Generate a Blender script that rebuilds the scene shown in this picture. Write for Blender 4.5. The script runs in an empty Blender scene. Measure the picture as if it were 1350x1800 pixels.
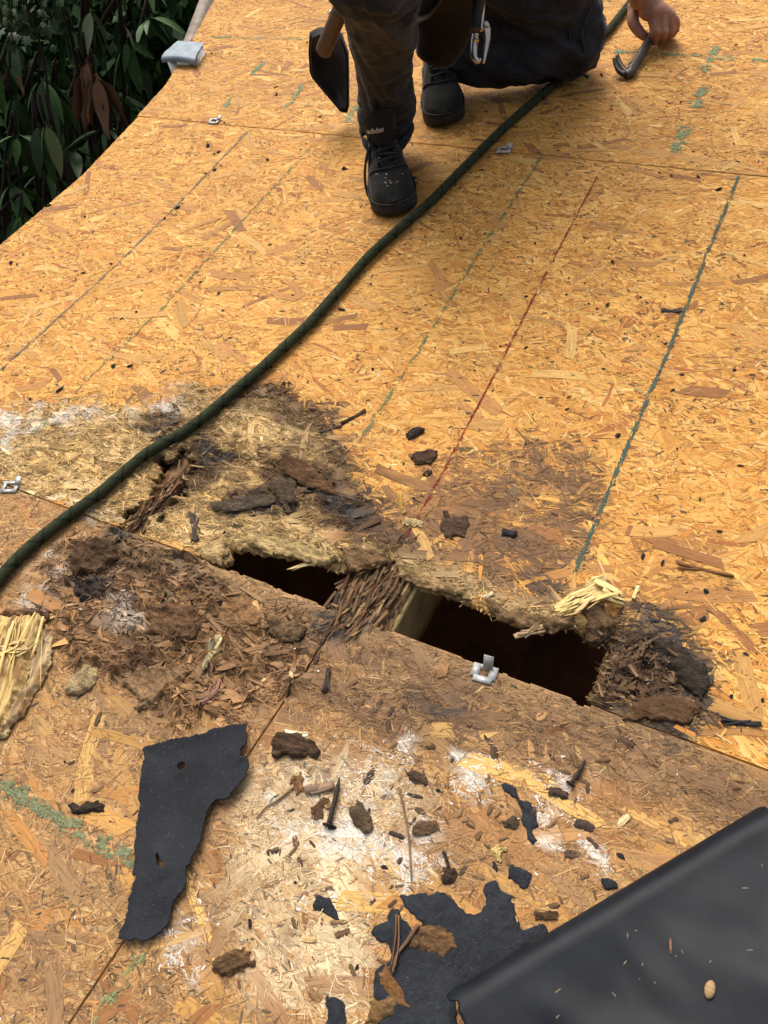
import bpy, bmesh, math, random
import numpy as np
from mathutils import Matrix, Vector, Euler

# ------------------------------------------------------------------ camera, sky, sun, exposure
random.seed(7)
RNG = np.random.default_rng(11)
C = bpy.context.scene.collection
scene = bpy.context.scene
SLOPE = math.radians(20.2)
ROT = Matrix.Rotation(SLOPE, 4, 'X')            # roof frame (X along the eave, Y up the slope, Z off the deck) -> world
FPX = 1370.0
BAS = np.array([[0.87910893, 0.27159463, -0.39166804],
                [0.4471909, -0.75430211, 0.48067518],
                [-0.16488723, -0.59771622, -0.78456836]])
CAM = np.array([0.39002091, -0.40980267, 0.968])

cam_d = bpy.data.cameras.new('camera')
cam = bpy.data.objects.new('camera', cam_d)
C.objects.link(cam)
cam_d.sensor_fit = 'HORIZONTAL'
cam_d.sensor_width = 36.0
cam_d.lens = 36.0 * FPX / 1350.0
cam_d.clip_start = 0.02
cam_d.clip_end = 400.0
mc = Matrix.Identity(4)
for i in range(3):
    mc[i][0] = BAS[i, 0]; mc[i][1] = -BAS[i, 1]; mc[i][2] = -BAS[i, 2]; mc[i][3] = CAM[i]
cam.matrix_world = ROT @ mc
scene.camera = cam

SUN_EL, SUN_AZ = math.radians(64), math.radians(-62)      # azimuth measured from +Y (up the slope) towards +X
world = bpy.data.worlds.new('World'); scene.world = world
world.use_nodes = True
wn = world.node_tree.nodes; wl = world.node_tree.links
sky = wn.new('ShaderNodeTexSky'); sky.sky_type = 'NISHITA'; sky.sun_disc = False
sky.sun_elevation = SUN_EL; sky.sun_rotation = SUN_AZ
sky.air_density = 1.0; sky.dust_density = 8.0; sky.ozone_density = 0.3
wn['Background'].inputs['Strength'].default_value = 0.15
hs = wn.new('ShaderNodeHueSaturation'); hs.inputs['Saturation'].default_value = 0.55      # thin bright cloud
wl.new(sky.outputs[0], hs.inputs['Color']); wl.new(hs.outputs[0], wn['Background'].inputs['Color'])

sun_d = bpy.data.lights.new('sun', 'SUN'); sun_d.energy = 1.5; sun_d.angle = math.radians(42)
sun_d.color = (1.0, 0.93, 0.82)
sun = bpy.data.objects.new('sun', sun_d); C.objects.link(sun)
sdir = Vector((math.sin(SUN_AZ) * math.cos(SUN_EL), math.cos(SUN_AZ) * math.cos(SUN_EL), math.sin(SUN_EL)))
sun.rotation_euler = sdir.to_track_quat('Z', 'Y').to_euler()
sun.location = sdir * 20
scene.view_settings.view_transform = 'Standard'
scene.view_settings.look = 'None'
scene.view_settings.exposure = 0.42
scene.view_settings.gamma = 1.0
scene.view_settings.use_curve_mapping = False

# ------------------------------------------------------------------ helpers
def rp(x, y, h=0.0):
    """photo position on the plane h above the deck -> roof frame"""
    r = BAS @ np.array([x - 675.0, y - 900.0, FPX])
    t = (h - CAM[2]) / r[2]
    return CAM + t * r

def ray(x, y, dist):
    r = BAS @ np.array([x - 675.0, y - 900.0, FPX])
    return CAM + r / np.linalg.norm(r) * dist

def topx(X, Y, Z=0.0):
    dx, dy, dz = X - CAM[0], Y - CAM[1], Z - CAM[2]
    a = BAS[0, 0] * dx + BAS[1, 0] * dy + BAS[2, 0] * dz
    b = BAS[0, 1] * dx + BAS[1, 1] * dy + BAS[2, 1] * dz
    c = BAS[0, 2] * dx + BAS[1, 2] * dy + BAS[2, 2] * dz
    ok = c > 0.15
    c = np.where(ok, c, 1.0)
    return np.where(ok, 675 + FPX * a / c, -9999.0), np.where(ok, 900 + FPX * b / c, 9999.0)

def _hash(ix, iy, seed):
    h = (ix.astype(np.int64) * 374761393 + iy.astype(np.int64) * 668265263 + seed * 982451653) & 0xFFFFFFFF
    h = ((h ^ (h >> 13)) * 1274126177) & 0xFFFFFFFF
    h = h ^ (h >> 16)
    return (h & 0xFFFFFF) / float(0xFFFFFF)

def vnoise(x, y, seed=0):
    x = np.asarray(x, float); y = np.asarray(y, float)
    ix = np.floor(x); iy = np.floor(y); fx = x - ix; fy = y - iy
    fx = fx * fx * (3 - 2 * fx); fy = fy * fy * (3 - 2 * fy)
    a = _hash(ix, iy, seed); b = _hash(ix + 1, iy, seed); c = _hash(ix, iy + 1, seed); d = _hash(ix + 1, iy + 1, seed)
    return (a * (1 - fx) + b * fx) * (1 - fy) + (c * (1 - fx) + d * fx) * fy

def fbm(x, y, seed=0, octv=4):
    s = 0.0; a = 0.5; t = 0.0
    for k in range(octv):
        s = s + a * vnoise(np.asarray(x) * 2 ** k, np.asarray(y) * 2 ** k, seed + 17 * k); t += a; a *= 0.5
    return s / t

def signed_dist(px, py, poly):
    """positive inside"""
    P = np.asarray(poly, float); n = len(P)
    d = np.full(px.shape, 1e18); ins = np.zeros(px.shape, bool)
    for i in range(n):
        x1, y1 = P[i]; x2, y2 = P[(i + 1) % n]
        ex, ey = x2 - x1, y2 - y1
        t = np.clip(((px - x1) * ex + (py - y1) * ey) / (ex * ex + ey * ey + 1e-9), 0, 1)
        d = np.minimum(d, (px - x1 - t * ex) ** 2 + (py - y1 - t * ey) ** 2)
        c = ((y1 > py) != (y2 > py)) & (px < ex * (py - y1) / (ey + (ey == 0) * 1e-9) + x1)
        ins ^= c
    return np.where(ins, 1, -1) * np.sqrt(d)

def poly_dist(px, py, poly, margin=120):
    P = np.asarray(poly, float)
    out = np.full(px.shape, -1000.0)
    m = (px > P[:, 0].min() - margin) & (px < P[:, 0].max() + margin) & (py > P[:, 1].min() - margin) & (py < P[:, 1].max() + margin)
    if m.any():
        out[m] = signed_dist(px[m], py[m], P)
    return out

def new_mesh(name, V, F, col=None, uv=None, mat=None, smooth=False):
    """V (n,3); F (m,k) index array or list of such arrays; col per vertex (n,3); uv per vertex (n,2)"""
    me = bpy.data.meshes.new(name)
    V = np.asarray(V, np.float32)
    Fs = F if isinstance(F, (list, tuple)) else [F]
    Fs = [np.asarray(f, np.int32) for f in Fs if len(f)]
    loops = np.concatenate([f.ravel() for f in Fs])
    tot = np.concatenate([np.full(len(f), f.shape[1], np.int32) for f in Fs])
    start = np.concatenate([[0], np.cumsum(tot)[:-1]]).astype(np.int32)
    me.vertices.add(len(V)); me.vertices.foreach_set('co', V.ravel())
    me.loops.add(len(loops)); me.loops.foreach_set('vertex_index', loops)
    me.polygons.add(len(tot)); me.polygons.foreach_set('loop_start', start)
    me.polygons.foreach_set('loop_total', tot)
    if smooth:
        me.polygons.foreach_set('use_smooth', np.ones(len(tot), bool))
    me.update(calc_edges=True)
    if col is not None:
        a = me.color_attributes.new('Col', 'FLOAT_COLOR', 'POINT')
        c4 = np.ones((len(V), 4), np.float32); c4[:, :3] = col
        a.data.foreach_set('color', c4.ravel())
    if uv is not None:
        u = me.uv_layers.new(name='UVMap')
        u.data.foreach_set('uv', np.asarray(uv, np.float32)[loops].ravel())
    if mat is not None:
        me.materials.append(mat)
    me.validate()
    return me

def obj(name, me, parent=None, kind=None, label=None):
    o = bpy.data.objects.new(name, me); C.objects.link(o)
    if parent is not None: o.parent = parent
    if kind: o['kind'] = kind
    if label: o['label'] = label
    return o

def tag(o, label, cat, group=None):
    o['label'] = label; o['category'] = cat
    if group: o['group'] = group
    return o

def empty(name, loc=(0, 0, 0), label=None, cat=None, group=None, roof=True):
    """an Empty; loc in the roof frame when roof is True"""
    o = bpy.data.objects.new(name, None); C.objects.link(o)
    o.empty_display_size = 0.05
    if roof:
        o.location = ROT @ Vector(loc); o.rotation_euler = (SLOPE, 0, 0)
    else:
        o.location = loc
    if label: tag(o, label, cat, group)
    return o

def top(name, V, F, label, cat, mat, group=None, col=None, uv=None, smooth=False, base=None, kind=None):
    """top-level mesh thing from roof-frame vertices; its origin moves to its own base"""
    V = np.asarray(V, float)
    if base is None:
        base = np.array([V[:, 0].mean(), V[:, 1].mean(), V[:, 2].min()])
    me = new_mesh(name, V - base, F, col, uv, mat, smooth)
    o = obj(name, me)
    o.location = ROT @ Vector(base); o.rotation_euler = (SLOPE, 0, 0)
    if label: tag(o, label, cat, group)
    if kind: o['kind'] = kind
    return o

def grid_faces(nu, nv, wrap_u=False):
    """vertices laid out [v][u]"""
    u = np.arange(nu if wrap_u else nu - 1); v = np.arange(nv - 1)
    U, Vv = np.meshgrid(u, v)
    a = Vv * nu + U; b = Vv * nu + (U + 1) % nu; c = (Vv + 1) * nu + (U + 1) % nu; d = (Vv + 1) * nu + U
    return np.stack([a, b, c, d], -1).reshape(-1, 4)

class MB:
    """collects shapes into one mesh"""
    def __init__(s): s.v = []; s.f4 = []; s.f3 = []; s.n = 0
    def add(s, V, Q=None, T=None):
        V = np.asarray(V, float)
        s.v.append(V)
        if Q is not None and len(Q): s.f4.append(np.asarray(Q) + s.n)
        if T is not None and len(T): s.f3.append(np.asarray(T) + s.n)
        s.n += len(V)
    def data(s):
        F = []
        if s.f4: F.append(np.concatenate(s.f4))
        if s.f3: F.append(np.concatenate(s.f3))
        return np.concatenate(s.v), F
    def tube(s, P, R, seg=10, flat=None, cap=True, up=None):
        """P points, R radii (scalar, list, or list of (a,b)); oriented by parallel transport"""
        P = np.asarray(P, float); n = len(P)
        if np.isscalar(R) or isinstance(R, tuple): R = [R] * n
        R = [(r, r) if np.isscalar(r) else r for r in R]
        T = np.gradient(P, axis=0); T /= np.linalg.norm(T, axis=1)[:, None] + 1e-12
        u = np.array(up if up is not None else ([0, 0, 1] if abs(T[0][2]) < 0.9 else [1, 0, 0]), float)
        V = []
        for i in range(n):
            u = u - T[i] * (u @ T[i]); u /= np.linalg.norm(u) + 1e-12
            w = np.cross(T[i], u)
            for k in range(seg):
                a = 2 * math.pi * k / seg
                V.append(P[i] + w * R[i][0] * math.cos(a) + u * R[i][1] * math.sin(a))
        Q = grid_faces(seg, n, True)
        T3 = []
        if cap:
            V.append(P[0]); V.append(P[-1])
            for k in range(seg):
                T3.append((n * seg, (k + 1) % seg, k))
                T3.append((n * seg + 1, (n - 1) * seg + k, (n - 1) * seg + (k + 1) % seg))
        s.add(V, Q, T3)
    def box(s, lo, hi, M=None):
        x0, y0, z0 = lo; x1, y1, z1 = hi
        V = np.array([(x0, y0, z0), (x1, y0, z0), (x1, y1, z0), (x0, y1, z0), (x0, y0, z1), (x1, y0, z1), (x1, y1, z1), (x0, y1, z1)], float)
        if M is not None: V = np.array([M @ Vector(v) for v in V])
        s.add(V, [(0, 3, 2, 1), (4, 5, 6, 7), (0, 1, 5, 4), (1, 2, 6, 5), (2, 3, 7, 6), (3, 0, 4, 7)])
    def ball(s, c, r, nu=14, nv=9):
        r = np.array([r, r, r] if np.isscalar(r) else r, float)
        V = []
        for j in range(nv):
            p = math.pi * (j + 0.5) / nv
            for i in range(nu):
                t = 2 * math.pi * i / nu
                V.append(np.array(c) + r * np.array([math.sin(p) * math.cos(t), math.sin(p) * math.sin(t), math.cos(p)]))
        V.append(np.array(c) + r * [0, 0, 1]); V.append(np.array(c) - r * [0, 0, 1])
        T = []
        for i in range(nu):
            T.append((nu * nv, i, (i + 1) % nu)); T.append((nu * nv + 1, (nv - 1) * nu + (i + 1) % nu, (nv - 1) * nu + i))
        s.add(V, grid_faces(nu, nv, True)[:, ::-1], T)

def spline(P, n):
    """Catmull-Rom through P, n samples"""
    P = np.asarray(P, float); Q = np.vstack([2 * P[0] - P[1], P, 2 * P[-1] - P[-2]])
    t = np.linspace(0, len(P) - 1 - 1e-6, n); i = t.astype(int); f = (t - i)[:, None]
    a, b, c, d = Q[i], Q[i + 1], Q[i + 2], Q[i + 3]
    return 0.5 * (2 * b + (c - a) * f + (2 * a - 5 * b + 4 * c - d) * f ** 2 + (3 * b - a - 3 * c + d) * f ** 3)

# ------------------------------------------------------------------ materials
def mat_new(name):
    m = bpy.data.materials.new(name); m.use_nodes = True
    nt = m.node_tree; return m, nt, nt.nodes, nt.links, nt.nodes['Principled BSDF']

def ramp(N, stops):
    r = N.new('ShaderNodeValToRGB'); e = r.color_ramp.elements
    while len(e) < len(stops): e.new(0.5)
    for k, (p, c) in enumerate(stops):
        e[k].position = p; e[k].color = (c[0], c[1], c[2], 1) if not np.isscalar(c) else (c, c, c, 1)
    return r

def noise(N, L, vec, scale, detail=3, rough=0.6):
    n = N.new('ShaderNodeTexNoise'); n.inputs['Scale'].default_value = scale
    n.inputs['Detail'].default_value = detail; n.inputs['Roughness'].default_value = rough
    if vec is not None: L.new(vec, n.inputs['Vector'])
    return n

def mixc(N, L, fac, a, b, mode='MIX'):
    m = N.new('ShaderNodeMix'); m.data_type = 'RGBA'; m.blend_type = mode
    for key, v in ((0, fac), (6, a), (7, b)):
        if hasattr(v, 'is_linked') or hasattr(v, 'links'): L.new(v, m.inputs[key])
        elif np.isscalar(v): m.inputs[key].default_value = v
        else: m.inputs[key].default_value = (v[0], v[1], v[2], 1)
    return m.outputs[2]

def wood_material(name, contrast=1.0, bump=0.35, rough=0.72):
    """colour from the vertices; grain runs along U (metres)"""
    m, nt, N, L, P = mat_new(name)
    at = N.new('ShaderNodeVertexColor'); at.layer_name = 'Col'
    uv = N.new('ShaderNodeUVMap'); uv.uv_map = 'UVMap'
    mp = N.new('ShaderNodeMapping'); mp.inputs['Scale'].default_value = (22, 420, 1); L.new(uv.outputs[0], mp.inputs[0])
    g = noise(N, L, mp.outputs[0], 1.0, 4, 0.65)
    lo, hi = 1 - 0.42 * contrast, 1 + 0.28 * contrast
    r = ramp(N, [(0.28, lo), (0.5, 1.0), (0.72, hi)]); L.new(g.outputs[0], r.inputs[0])
    c1 = mixc(N, L, 1.0, at.outputs[0], r.outputs[0], 'MULTIPLY')
    mp2 = N.new('ShaderNodeMapping'); mp2.inputs['Scale'].default_value = (70, 1100, 1); L.new(uv.outputs[0], mp2.inputs[0])
    g2 = noise(N, L, mp2.outputs[0], 1.0, 2, 0.5)
    r2 = ramp(N, [(0.30, 0.45), (0.40, 1.0)]); L.new(g2.outputs[0], r2.inputs[0])
    c2 = mixc(N, L, 0.8 * contrast, c1, r2.outputs[0], 'MULTIPLY')
    L.new(c2, P.inputs['Base Color'])
    P.inputs['Roughness'].default_value = rough
    P.inputs['Specular IOR Level'].default_value = 0.25
    b = N.new('ShaderNodeBump'); b.inputs['Strength'].default_value = bump; b.inputs['Distance'].default_value = 0.0008
    L.new(g.outputs[0], b.inputs['Height']); L.new(b.outputs[0], P.inputs['Normal'])
    return m

def simple_material(name, col, rough=0.7, spec=0.3, metal=0.0, nscale=40, var=0.35, bump=0.2, bdist=0.002, detail=4, coord='Object', use_col=False):
    m, nt, N, L, P = mat_new(name)
    tc = N.new('ShaderNodeTexCoord')
    n = noise(N, L, tc.outputs[coord], nscale, detail)
    r = ramp(N, [(0.25, 1 - var), (0.75, 1 + var)]); L.new(n.outputs[0], r.inputs[0])
    if use_col:
        at = N.new('ShaderNodeVertexColor'); at.layer_name = 'Col'; base = at.outputs[0]
    else:
        base = col
    L.new(mixc(N, L, 1.0, base, r.outputs[0], 'MULTIPLY'), P.inputs['Base Color'])
    P.inputs['Roughness'].default_value = rough; P.inputs['Specular IOR Level'].default_value = spec; P.inputs['Metallic'].default_value = metal
    if bump:
        b = N.new('ShaderNodeBump'); b.inputs['Strength'].default_value = bump; b.inputs['Distance'].default_value = bdist
        L.new(n.outputs[0], b.inputs['Height']); L.new(b.outputs[0], P.inputs['Normal'])
    return m

M_OSB = wood_material('strand_board')
M_ROT = wood_material('rotten_wood', 1.15, 0.6, 0.85)

M_SLAB, nt, N, L, P = mat_new('delaminated_board')
at = N.new('ShaderNodeVertexColor'); at.layer_name = 'Col'
tc = N.new('ShaderNodeTexCoord')
mp = N.new('ShaderNodeMapping'); mp.inputs['Scale'].default_value = (38, 150, 90); mp.inputs['Rotation'].default_value = (0, 0, 0.25); L.new(tc.outputs['Object'], mp.inputs[0])
na = noise(N, L, mp.outputs[0], 1.0, 8, 0.68); na.inputs['Distortion'].default_value = 1.6
nb = noise(N, L, tc.outputs['Object'], 95, 6, 0.7); nb.inputs['Distortion'].default_value = 1.0
rc = ramp(N, [(0.30, 0.30), (0.42, 0.80), (0.60, 1.15), (0.78, 1.5)]); L.new(na.outputs[0], rc.inputs[0])
c = mixc(N, L, 1.0, at.outputs[0], rc.outputs[0], 'MULTIPLY')
rd = ramp(N, [(0.475, 1.0), (0.494, 0.30), (0.506, 0.30), (0.525, 1.0)]); L.new(nb.outputs[0], rd.inputs[0])
c = mixc(N, L, 0.75, c, rd.outputs[0], 'MULTIPLY')
L.new(c, P.inputs['Base Color']); P.inputs['Roughness'].default_value = 0.9; P.inputs['Specular IOR Level'].default_value = 0.12
ad = N.new('ShaderNodeMath'); ad.operation = 'ADD'; L.new(na.outputs[0], ad.inputs[0]); L.new(nb.outputs[0], ad.inputs[1])
b = N.new('ShaderNodeBump'); b.inputs['Strength'].default_value = 0.9; b.inputs['Distance'].default_value = 0.005; L.new(ad.outputs[0], b.inputs['Height']); L.new(b.outputs[0], P.inputs['Normal'])
# ------------------------------------------------------------------ the deck: where it is worn, stained, rotten and open
MX0, MX1, MY0, MY1, MRES = -1.95, 1.35, -1.35, 2.60, 0.0026
gx = np.arange(MX0, MX1, MRES); gy = np.arange(MY0, MY1, MRES)
GX, GY = np.meshgrid(gx, gy)
PX, PY = topx(GX, GY)
W1 = fbm(GX * 14, GY * 14, 3) - 0.5; W2 = fbm(GX * 14, GY * 14, 4) - 0.5
W3 = fbm(GX * 45, GY * 110, 5, 4) - 0.5; W4 = fbm(GX * 45, GY * 110, 6, 4) - 0.5
WX = PX + 70 * W1 + 75 * W3; WY = PY + 70 * W2 + 60 * W4
WXs = PX + 14 * W3 + 8 * W1; WYs = PY + 14 * W4 + 8 * W2
N1 = fbm(GX * 9, GY * 9, 21); N2 = fbm(GX * 30, GY * 30, 22); N3 = fbm(GX * 25, GY * 90, 23, 3); N4 = fbm(GX * 110, GY * 110, 24, 3)
N5 = fbm(GX * 5, GY * 18, 25)

def region(poly, soft, warp=1):
    d = poly_dist(WX if warp else WXs, WY if warp else WYs, poly, 160)
    return np.clip(0.5 + d / soft, 0, 1)

def blob(x, y, rx, ry, ang=0, soft=0.26):
    a = math.radians(ang); dx = WX - x; dy = WY - y
    u = (dx * math.cos(a) + dy * math.sin(a)) / rx; v = (-dx * math.sin(a) + dy * math.cos(a)) / ry
    return np.clip((1 - np.sqrt(u * u + v * v)) / soft, 0, 1)

HOLE = [(386, 1001), (398, 985), (408, 966), (440, 964), (475, 968), (520, 976), (552, 986), (580, 994), (604, 1002), (622, 992), (650, 986), (676, 990),
        (700, 1012), (740, 1026), (775, 1036), (805, 1042), (832, 1062), (868, 1078), (905, 1094), (940, 1106), (985, 1104), (1012, 1102), (1024, 1116),
        (1048, 1126), (1069, 1133), (1062, 1160), (1052, 1190), (1040, 1215), (1036, 1250), (860, 1195), (690, 1130), (575, 1085)]
SLOT = [(188, 940), (214, 908), (240, 876), (270, 842), (292, 812), (318, 800), (346, 818), (340, 838), (318, 862), (300, 890), (272, 920), (246, 950)]
hole_d = poly_dist(WXs, WYs, HOLE); slot_d = poly_dist(0.55 * WX + 0.45 * WXs, 0.55 * WY + 0.45 * WYs, SLOT)
SLOT_HI = [(312, 838), (345, 800), (352, 812), (330, 846)]
LOWHOLE = [(186, 980), (206, 970), (214, 982), (196, 992)]
HOLEM = ((hole_d > 0) & (GY > 0.0005)) | (slot_d > 0) & (GY > 0) | (poly_dist(WXs, WYs, LOWHOLE) > 0)
HOLEM |= (GY < 0) & (GY > -0.0016 - 0.016 * np.clip(fbm(GX * 38, GY * 10, 51, 4) - 0.46, 0, 1)) & (GX > -0.33) & (GX < 0.30)
HOLEF = np.maximum(np.where(GY > 0, hole_d, -1000), np.where(GY > 0, slot_d, -1000))

fib = region([(-60, 770), (60, 715), (130, 692), (300, 700), (380, 690), (450, 672), (545, 690), (585, 745), (618, 800), (650, 860), (650, 930), (600, 960),
              (700, 985), (800, 1025), (830, 1060), (560, 1040), (400, 1010), (240, 945), (120, 900), (-40, 850)], 14)
fib = np.where(GY > -0.004, fib, 0)
stainA = np.maximum.reduce([region([(395, 690), (450, 668), (545, 688), (590, 740), (640, 775), (632, 850), (600, 815), (560, 745), (520, 715), (450, 705), (400, 715)], 8),
                            blob(545, 845, 120, 42, 22), blob(470, 870, 100, 30, -8), blob(610, 890, 80, 60, 20), blob(275, 880, 120, 34, -46), blob(350, 815, 80, 40, -30), 0.8 * blob(640, 930, 110, 36, 22), 0.8 * blob(540, 720, 90, 40, 20), 0.85 * blob(270, 735, 55, 30, 20),
                            0.8 * blob(385, 795, 42, 26, -30), 0.8 * blob(660, 940, 90, 26, 22), 0.7 * blob(440, 800, 34, 16, -20), 0.7 * blob(500, 745, 60, 16, 20)])
blackA = np.maximum.reduce([blob(455, 882, 70, 26, -8), blob(560, 860, 46, 20, 20), blob(610, 895, 40, 24, 0), blob(600, 1090, 60, 30, 10), blob(262, 745, 30, 20, 30), blob(372, 795, 34, 18, -25), blob(392, 922, 16, 10, -40), blob(900, 950, 22, 14, 10), 0.9 * blob(925, 860, 14, 10, 0),
                            0.8 * blob(830, 795, 20, 12, 0), 0.8 * blob(618, 905, 30, 14, -20), blob(195, 965, 45, 24, -30), blob(165, 1040, 40, 20, 0), 0.9 * blob(735, 1222, 22, 14, 0), 0.9 * blob(778, 1228, 22, 14, 0),
                            0.9 * blob(1150, 1110, 60, 34, 35), 0.9 * blob(1215, 1190, 50, 40, 45), 0.7 * blob(970, 1040, 50, 26, 0), 0.8 * blob(590, 1085, 50, 26, 20), 0.9 * blob(1195, 1300, 60, 9, 26), 0.9 * blob(1300, 1270, 45, 9, 6)])
white = np.maximum.reduce([0.9 * blob(60, 740, 130, 34, -22), blob(215, 705, 110, 16, 5), blob(300, 702, 45, 12, 6), 0.7 * blob(85, 1010, 34, 60, 20), 0.5 * blob(150, 890, 60, 18, 20), 0.35 * blob(230, 1090, 90, 40, 10)])
rotL = region([(70, 1040), (110, 960), (170, 935), (245, 948), (300, 975), (380, 1012), (470, 1050), (560, 1095), (565, 1140), (510, 1230), (420, 1262), (300, 1255), (200, 1215), (110, 1150), (80, 1100)], 30)
rotL = np.where(GY < -0.003, rotL, 0)
browner = region([(560, 1075), (700, 1118), (860, 1175), (1050, 1245), (1250, 1318), (1370, 1375), (1370, 1450), (1150, 1380), (950, 1340), (760, 1310), (600, 1290), (500, 1240)], 50)
browner = np.where(GY < 0.002, browner, 0)
brownU = region([(690, 900), (770, 820), (830, 782), (940, 780), (1060, 800), (1085, 850), (1060, 930), (1030, 1000), (1010, 1060), (990, 1100), (940, 1100), (820, 1040), (700, 985), (640, 960)], 26)
brownU = np.where(GY > 0, brownU, 0)
rim = np.where(GY > 0.002, np.clip(1 - np.abs(hole_d + 22) / 34.0, 0, 1), 0)            # soft torn wood along the upper lip
pocket = region([(1020, 1120), (1060, 1060), (1120, 1040), (1200, 1085), (1256, 1150), (1272, 1215), (1250, 1290), (1200, 1320), (1130, 1300), (1030, 1265)], 12)
pocket = np.where(GY > 0.0, pocket, 0)
pit = region([(1040, 1130), (1080, 1120), (1120, 1120), (1180, 1160), (1170, 1215), (1120, 1240), (1045, 1236)], 26)
pit = np.where(GY > 0.004, pit, 0)
cream = region([(420, 1380), (520, 1320), (660, 1330), (760, 1400), (700, 1480), (660, 1540), (650, 1640), (640, 1800), (440, 1760), (400, 1640), (430, 1500)], 50)
cream = np.where(GY < 0, cream, 0)
orange = np.maximum.reduce([blob(860, 1470, 150, 36, 8), blob(1130, 1420, 120, 46, 14), 0.6 * blob(460, 1210, 90, 60), 0.5 * blob(830, 1520, 60, 40), 0.6 * blob(380, 1240, 120, 30), 0.6 * blob(1180, 1000, 130, 90), 0.6 * blob(820, 880, 110, 60, 30), 0.5 * blob(1290, 660, 90, 60, 0)])
wspots = np.maximum.reduce([blob(740, 1320, 150, 26, 8), blob(960, 1390, 110, 50, 20), blob(1010, 1470, 150, 40, 24), 0.8 * blob(640, 1420, 200, 90), blob(690, 1530, 110, 40, 20), 0.8 * blob(330, 1660, 60, 60), 0.8 * blob(540, 1560, 40, 30), blob(830, 1370, 90, 34)])
whitep = np.where(GY < -0.01, np.clip((wspots * 0.55 + (N2 - 0.5) * 2.2 + (N4 - 0.5) * 0.9 - 0.62) / 0.10, 0, 1) * (wspots > 0.02), 0)
ledge = np.where(GY < 0.0, np.clip(1 - (-GY) / 0.045, 0, 1), 0) * region([(240, 930), (1400, 1370), (1380, 1420), (230, 1010)], 30, 0)   # bare edge of the lower board below the hole
knot = np.maximum.reduce([blob(735, 1222, 9, 6), blob(775, 1226, 9, 6), blob(530, 1594, 8, 6), blob(920, 1600, 0 + 8, 6), blob(100, 1545, 9, 14), blob(125, 1670, 16, 12), blob(207, 1725, 10, 8)])

ROTM = np.clip(np.maximum.reduce([fib * 0.8, rotL, pit, rim * 0.8]), 0, 1)
FIBM = np.clip(np.maximum.reduce([fib, rim, 0.35 * rotL, 0.12 * browner, 0.12 * brownU, 0.2 * pocket]), 0, 1)
CRUMB = np.clip(np.maximum.reduce([fib * 0.10 * (N2 > 0.45), rotL * 0.9, pit, rim * 0.30, 0.10 * browner * (N2 > 0.5), 0.10 * pocket]), 0, 1)
SNDM = np.clip(np.maximum.reduce([fib * 0.86, rotL * 0.88, pit, rim * 0.85]), 0, 1)
def terrace(a, n, sharp=7.0):
    q = a * n; f = q - np.floor(q); return (np.floor(q) + np.clip((f - 0.5) * sharp + 0.5, 0, 1)) / n
T1 = fbm(GX * 17 + 2.0 * N2, GY * 24, 52, 4); T2 = fbm(GX * 34, GY * 48, 53, 4)
TE1 = terrace(T1, 9); TE2 = terrace(T2, 7)
CRK = np.clip(1 - np.abs((T1 * 9) % 1 - 0.42) / 0.11, 0, 1)            # foot of each torn layer, coloured as a dark crack
LV = (np.floor(T1 * 9 + 0.5) * 0.618) % 1.0

def lay(Cc, col, m):
    m = np.clip(m, 0, 1)[..., None]
    return Cc * (1 - m) + np.asarray(col) * m

# stain layer: colour + how strongly it covers the wood
SC = np.zeros(GX.shape + (3,)); SA = np.zeros(GX.shape)
def stain(col, m):
    global SC, SA
    m = np.clip(m, 0, 1)
    SC = lay(SC, col, np.where(SA + m > 0, m / np.maximum(SA + m - SA * m, 1e-6), 0))
    SA = SA + m - SA * m
stain((0.60, 0.47, 0.29), cream * (0.55 + 0.5 * (N2 - 0.5)))
stain((0.33, 0.15, 0.045), orange * (0.75 + 0.8 * (N3 - 0.5)))
stain((0.58, 0.39, 0.155), fib * 0.78)
stain((0.21, 0.11, 0.048), rotL * (0.85 + 1.2 * (N2 - 0.5)))
stain((0.44, 0.24, 0.11), rotL * np.clip((N1 - 0.5) * 5, 0, 0.6))
stain((0.40, 0.26, 0.17), rotL * (LV > 0.72) * 0.55)
stain((0.12, 0.065, 0.032), rotL * (LV < 0.3) * 0.65)
stain((0.05, 0.032, 0.02), (rotL * 0.8 + 0.35 * fib) * CRK)
stain((0.60, 0.44, 0.22), fib * (LV > 0.6) * 0.45)
stain((0.30, 0.19, 0.085), fib * (LV < 0.25) * 0.5)
dirt = (GY < 0) * np.clip((N1 - 0.38) * 3.0, 0, 1) * np.clip(0.5 + 2.5 * (N3 - 0.5), 0, 1)
stain((0.25, 0.140, 0.062), dirt * 0.75 * (1 - 0.6 * cream))
stain((0.62, 0.46, 0.255), cream * 0.50 * np.clip(0.55 + 2.2 * (N3 - 0.5) + 1.2 * (N2 - 0.5), 0, 1))
stain((0.10, 0.06, 0.034), (GY < 0) * np.clip((N4 - 0.60) * 8, 0, 1) * np.clip((N1 - 0.4) * 5, 0, 0.7))
stain((0.36, 0.175, 0.05), (GY > 0) * 0.55 * np.clip((N1 - 0.47) * 5, 0, 1) * np.clip(0.4 + 2.2 * (N5 - 0.5) + 1.2 * (N3 - 0.5), 0, 1) * (1 - fib))
stain((0.30, 0.18, 0.085), (GY < 0) * 0.42 * np.clip(0.6 + 1.8 * (N5 - 0.5), 0, 1) * (1 - 0.9 * cream))
stain((0.165, 0.092, 0.044), browner * (0.66 + 1.8 * (N3 - 0.5)))
stain((0.17, 0.09, 0.04), brownU * (0.70 + 1.6 * (N2 - 0.5)))
stain((0.42, 0.30, 0.14), rim * 0.7 * (GX < 0.28))
stain((0.28, 0.17, 0.08), ledge * (0.75 + 0.8 * (N3 - 0.5)))
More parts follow.
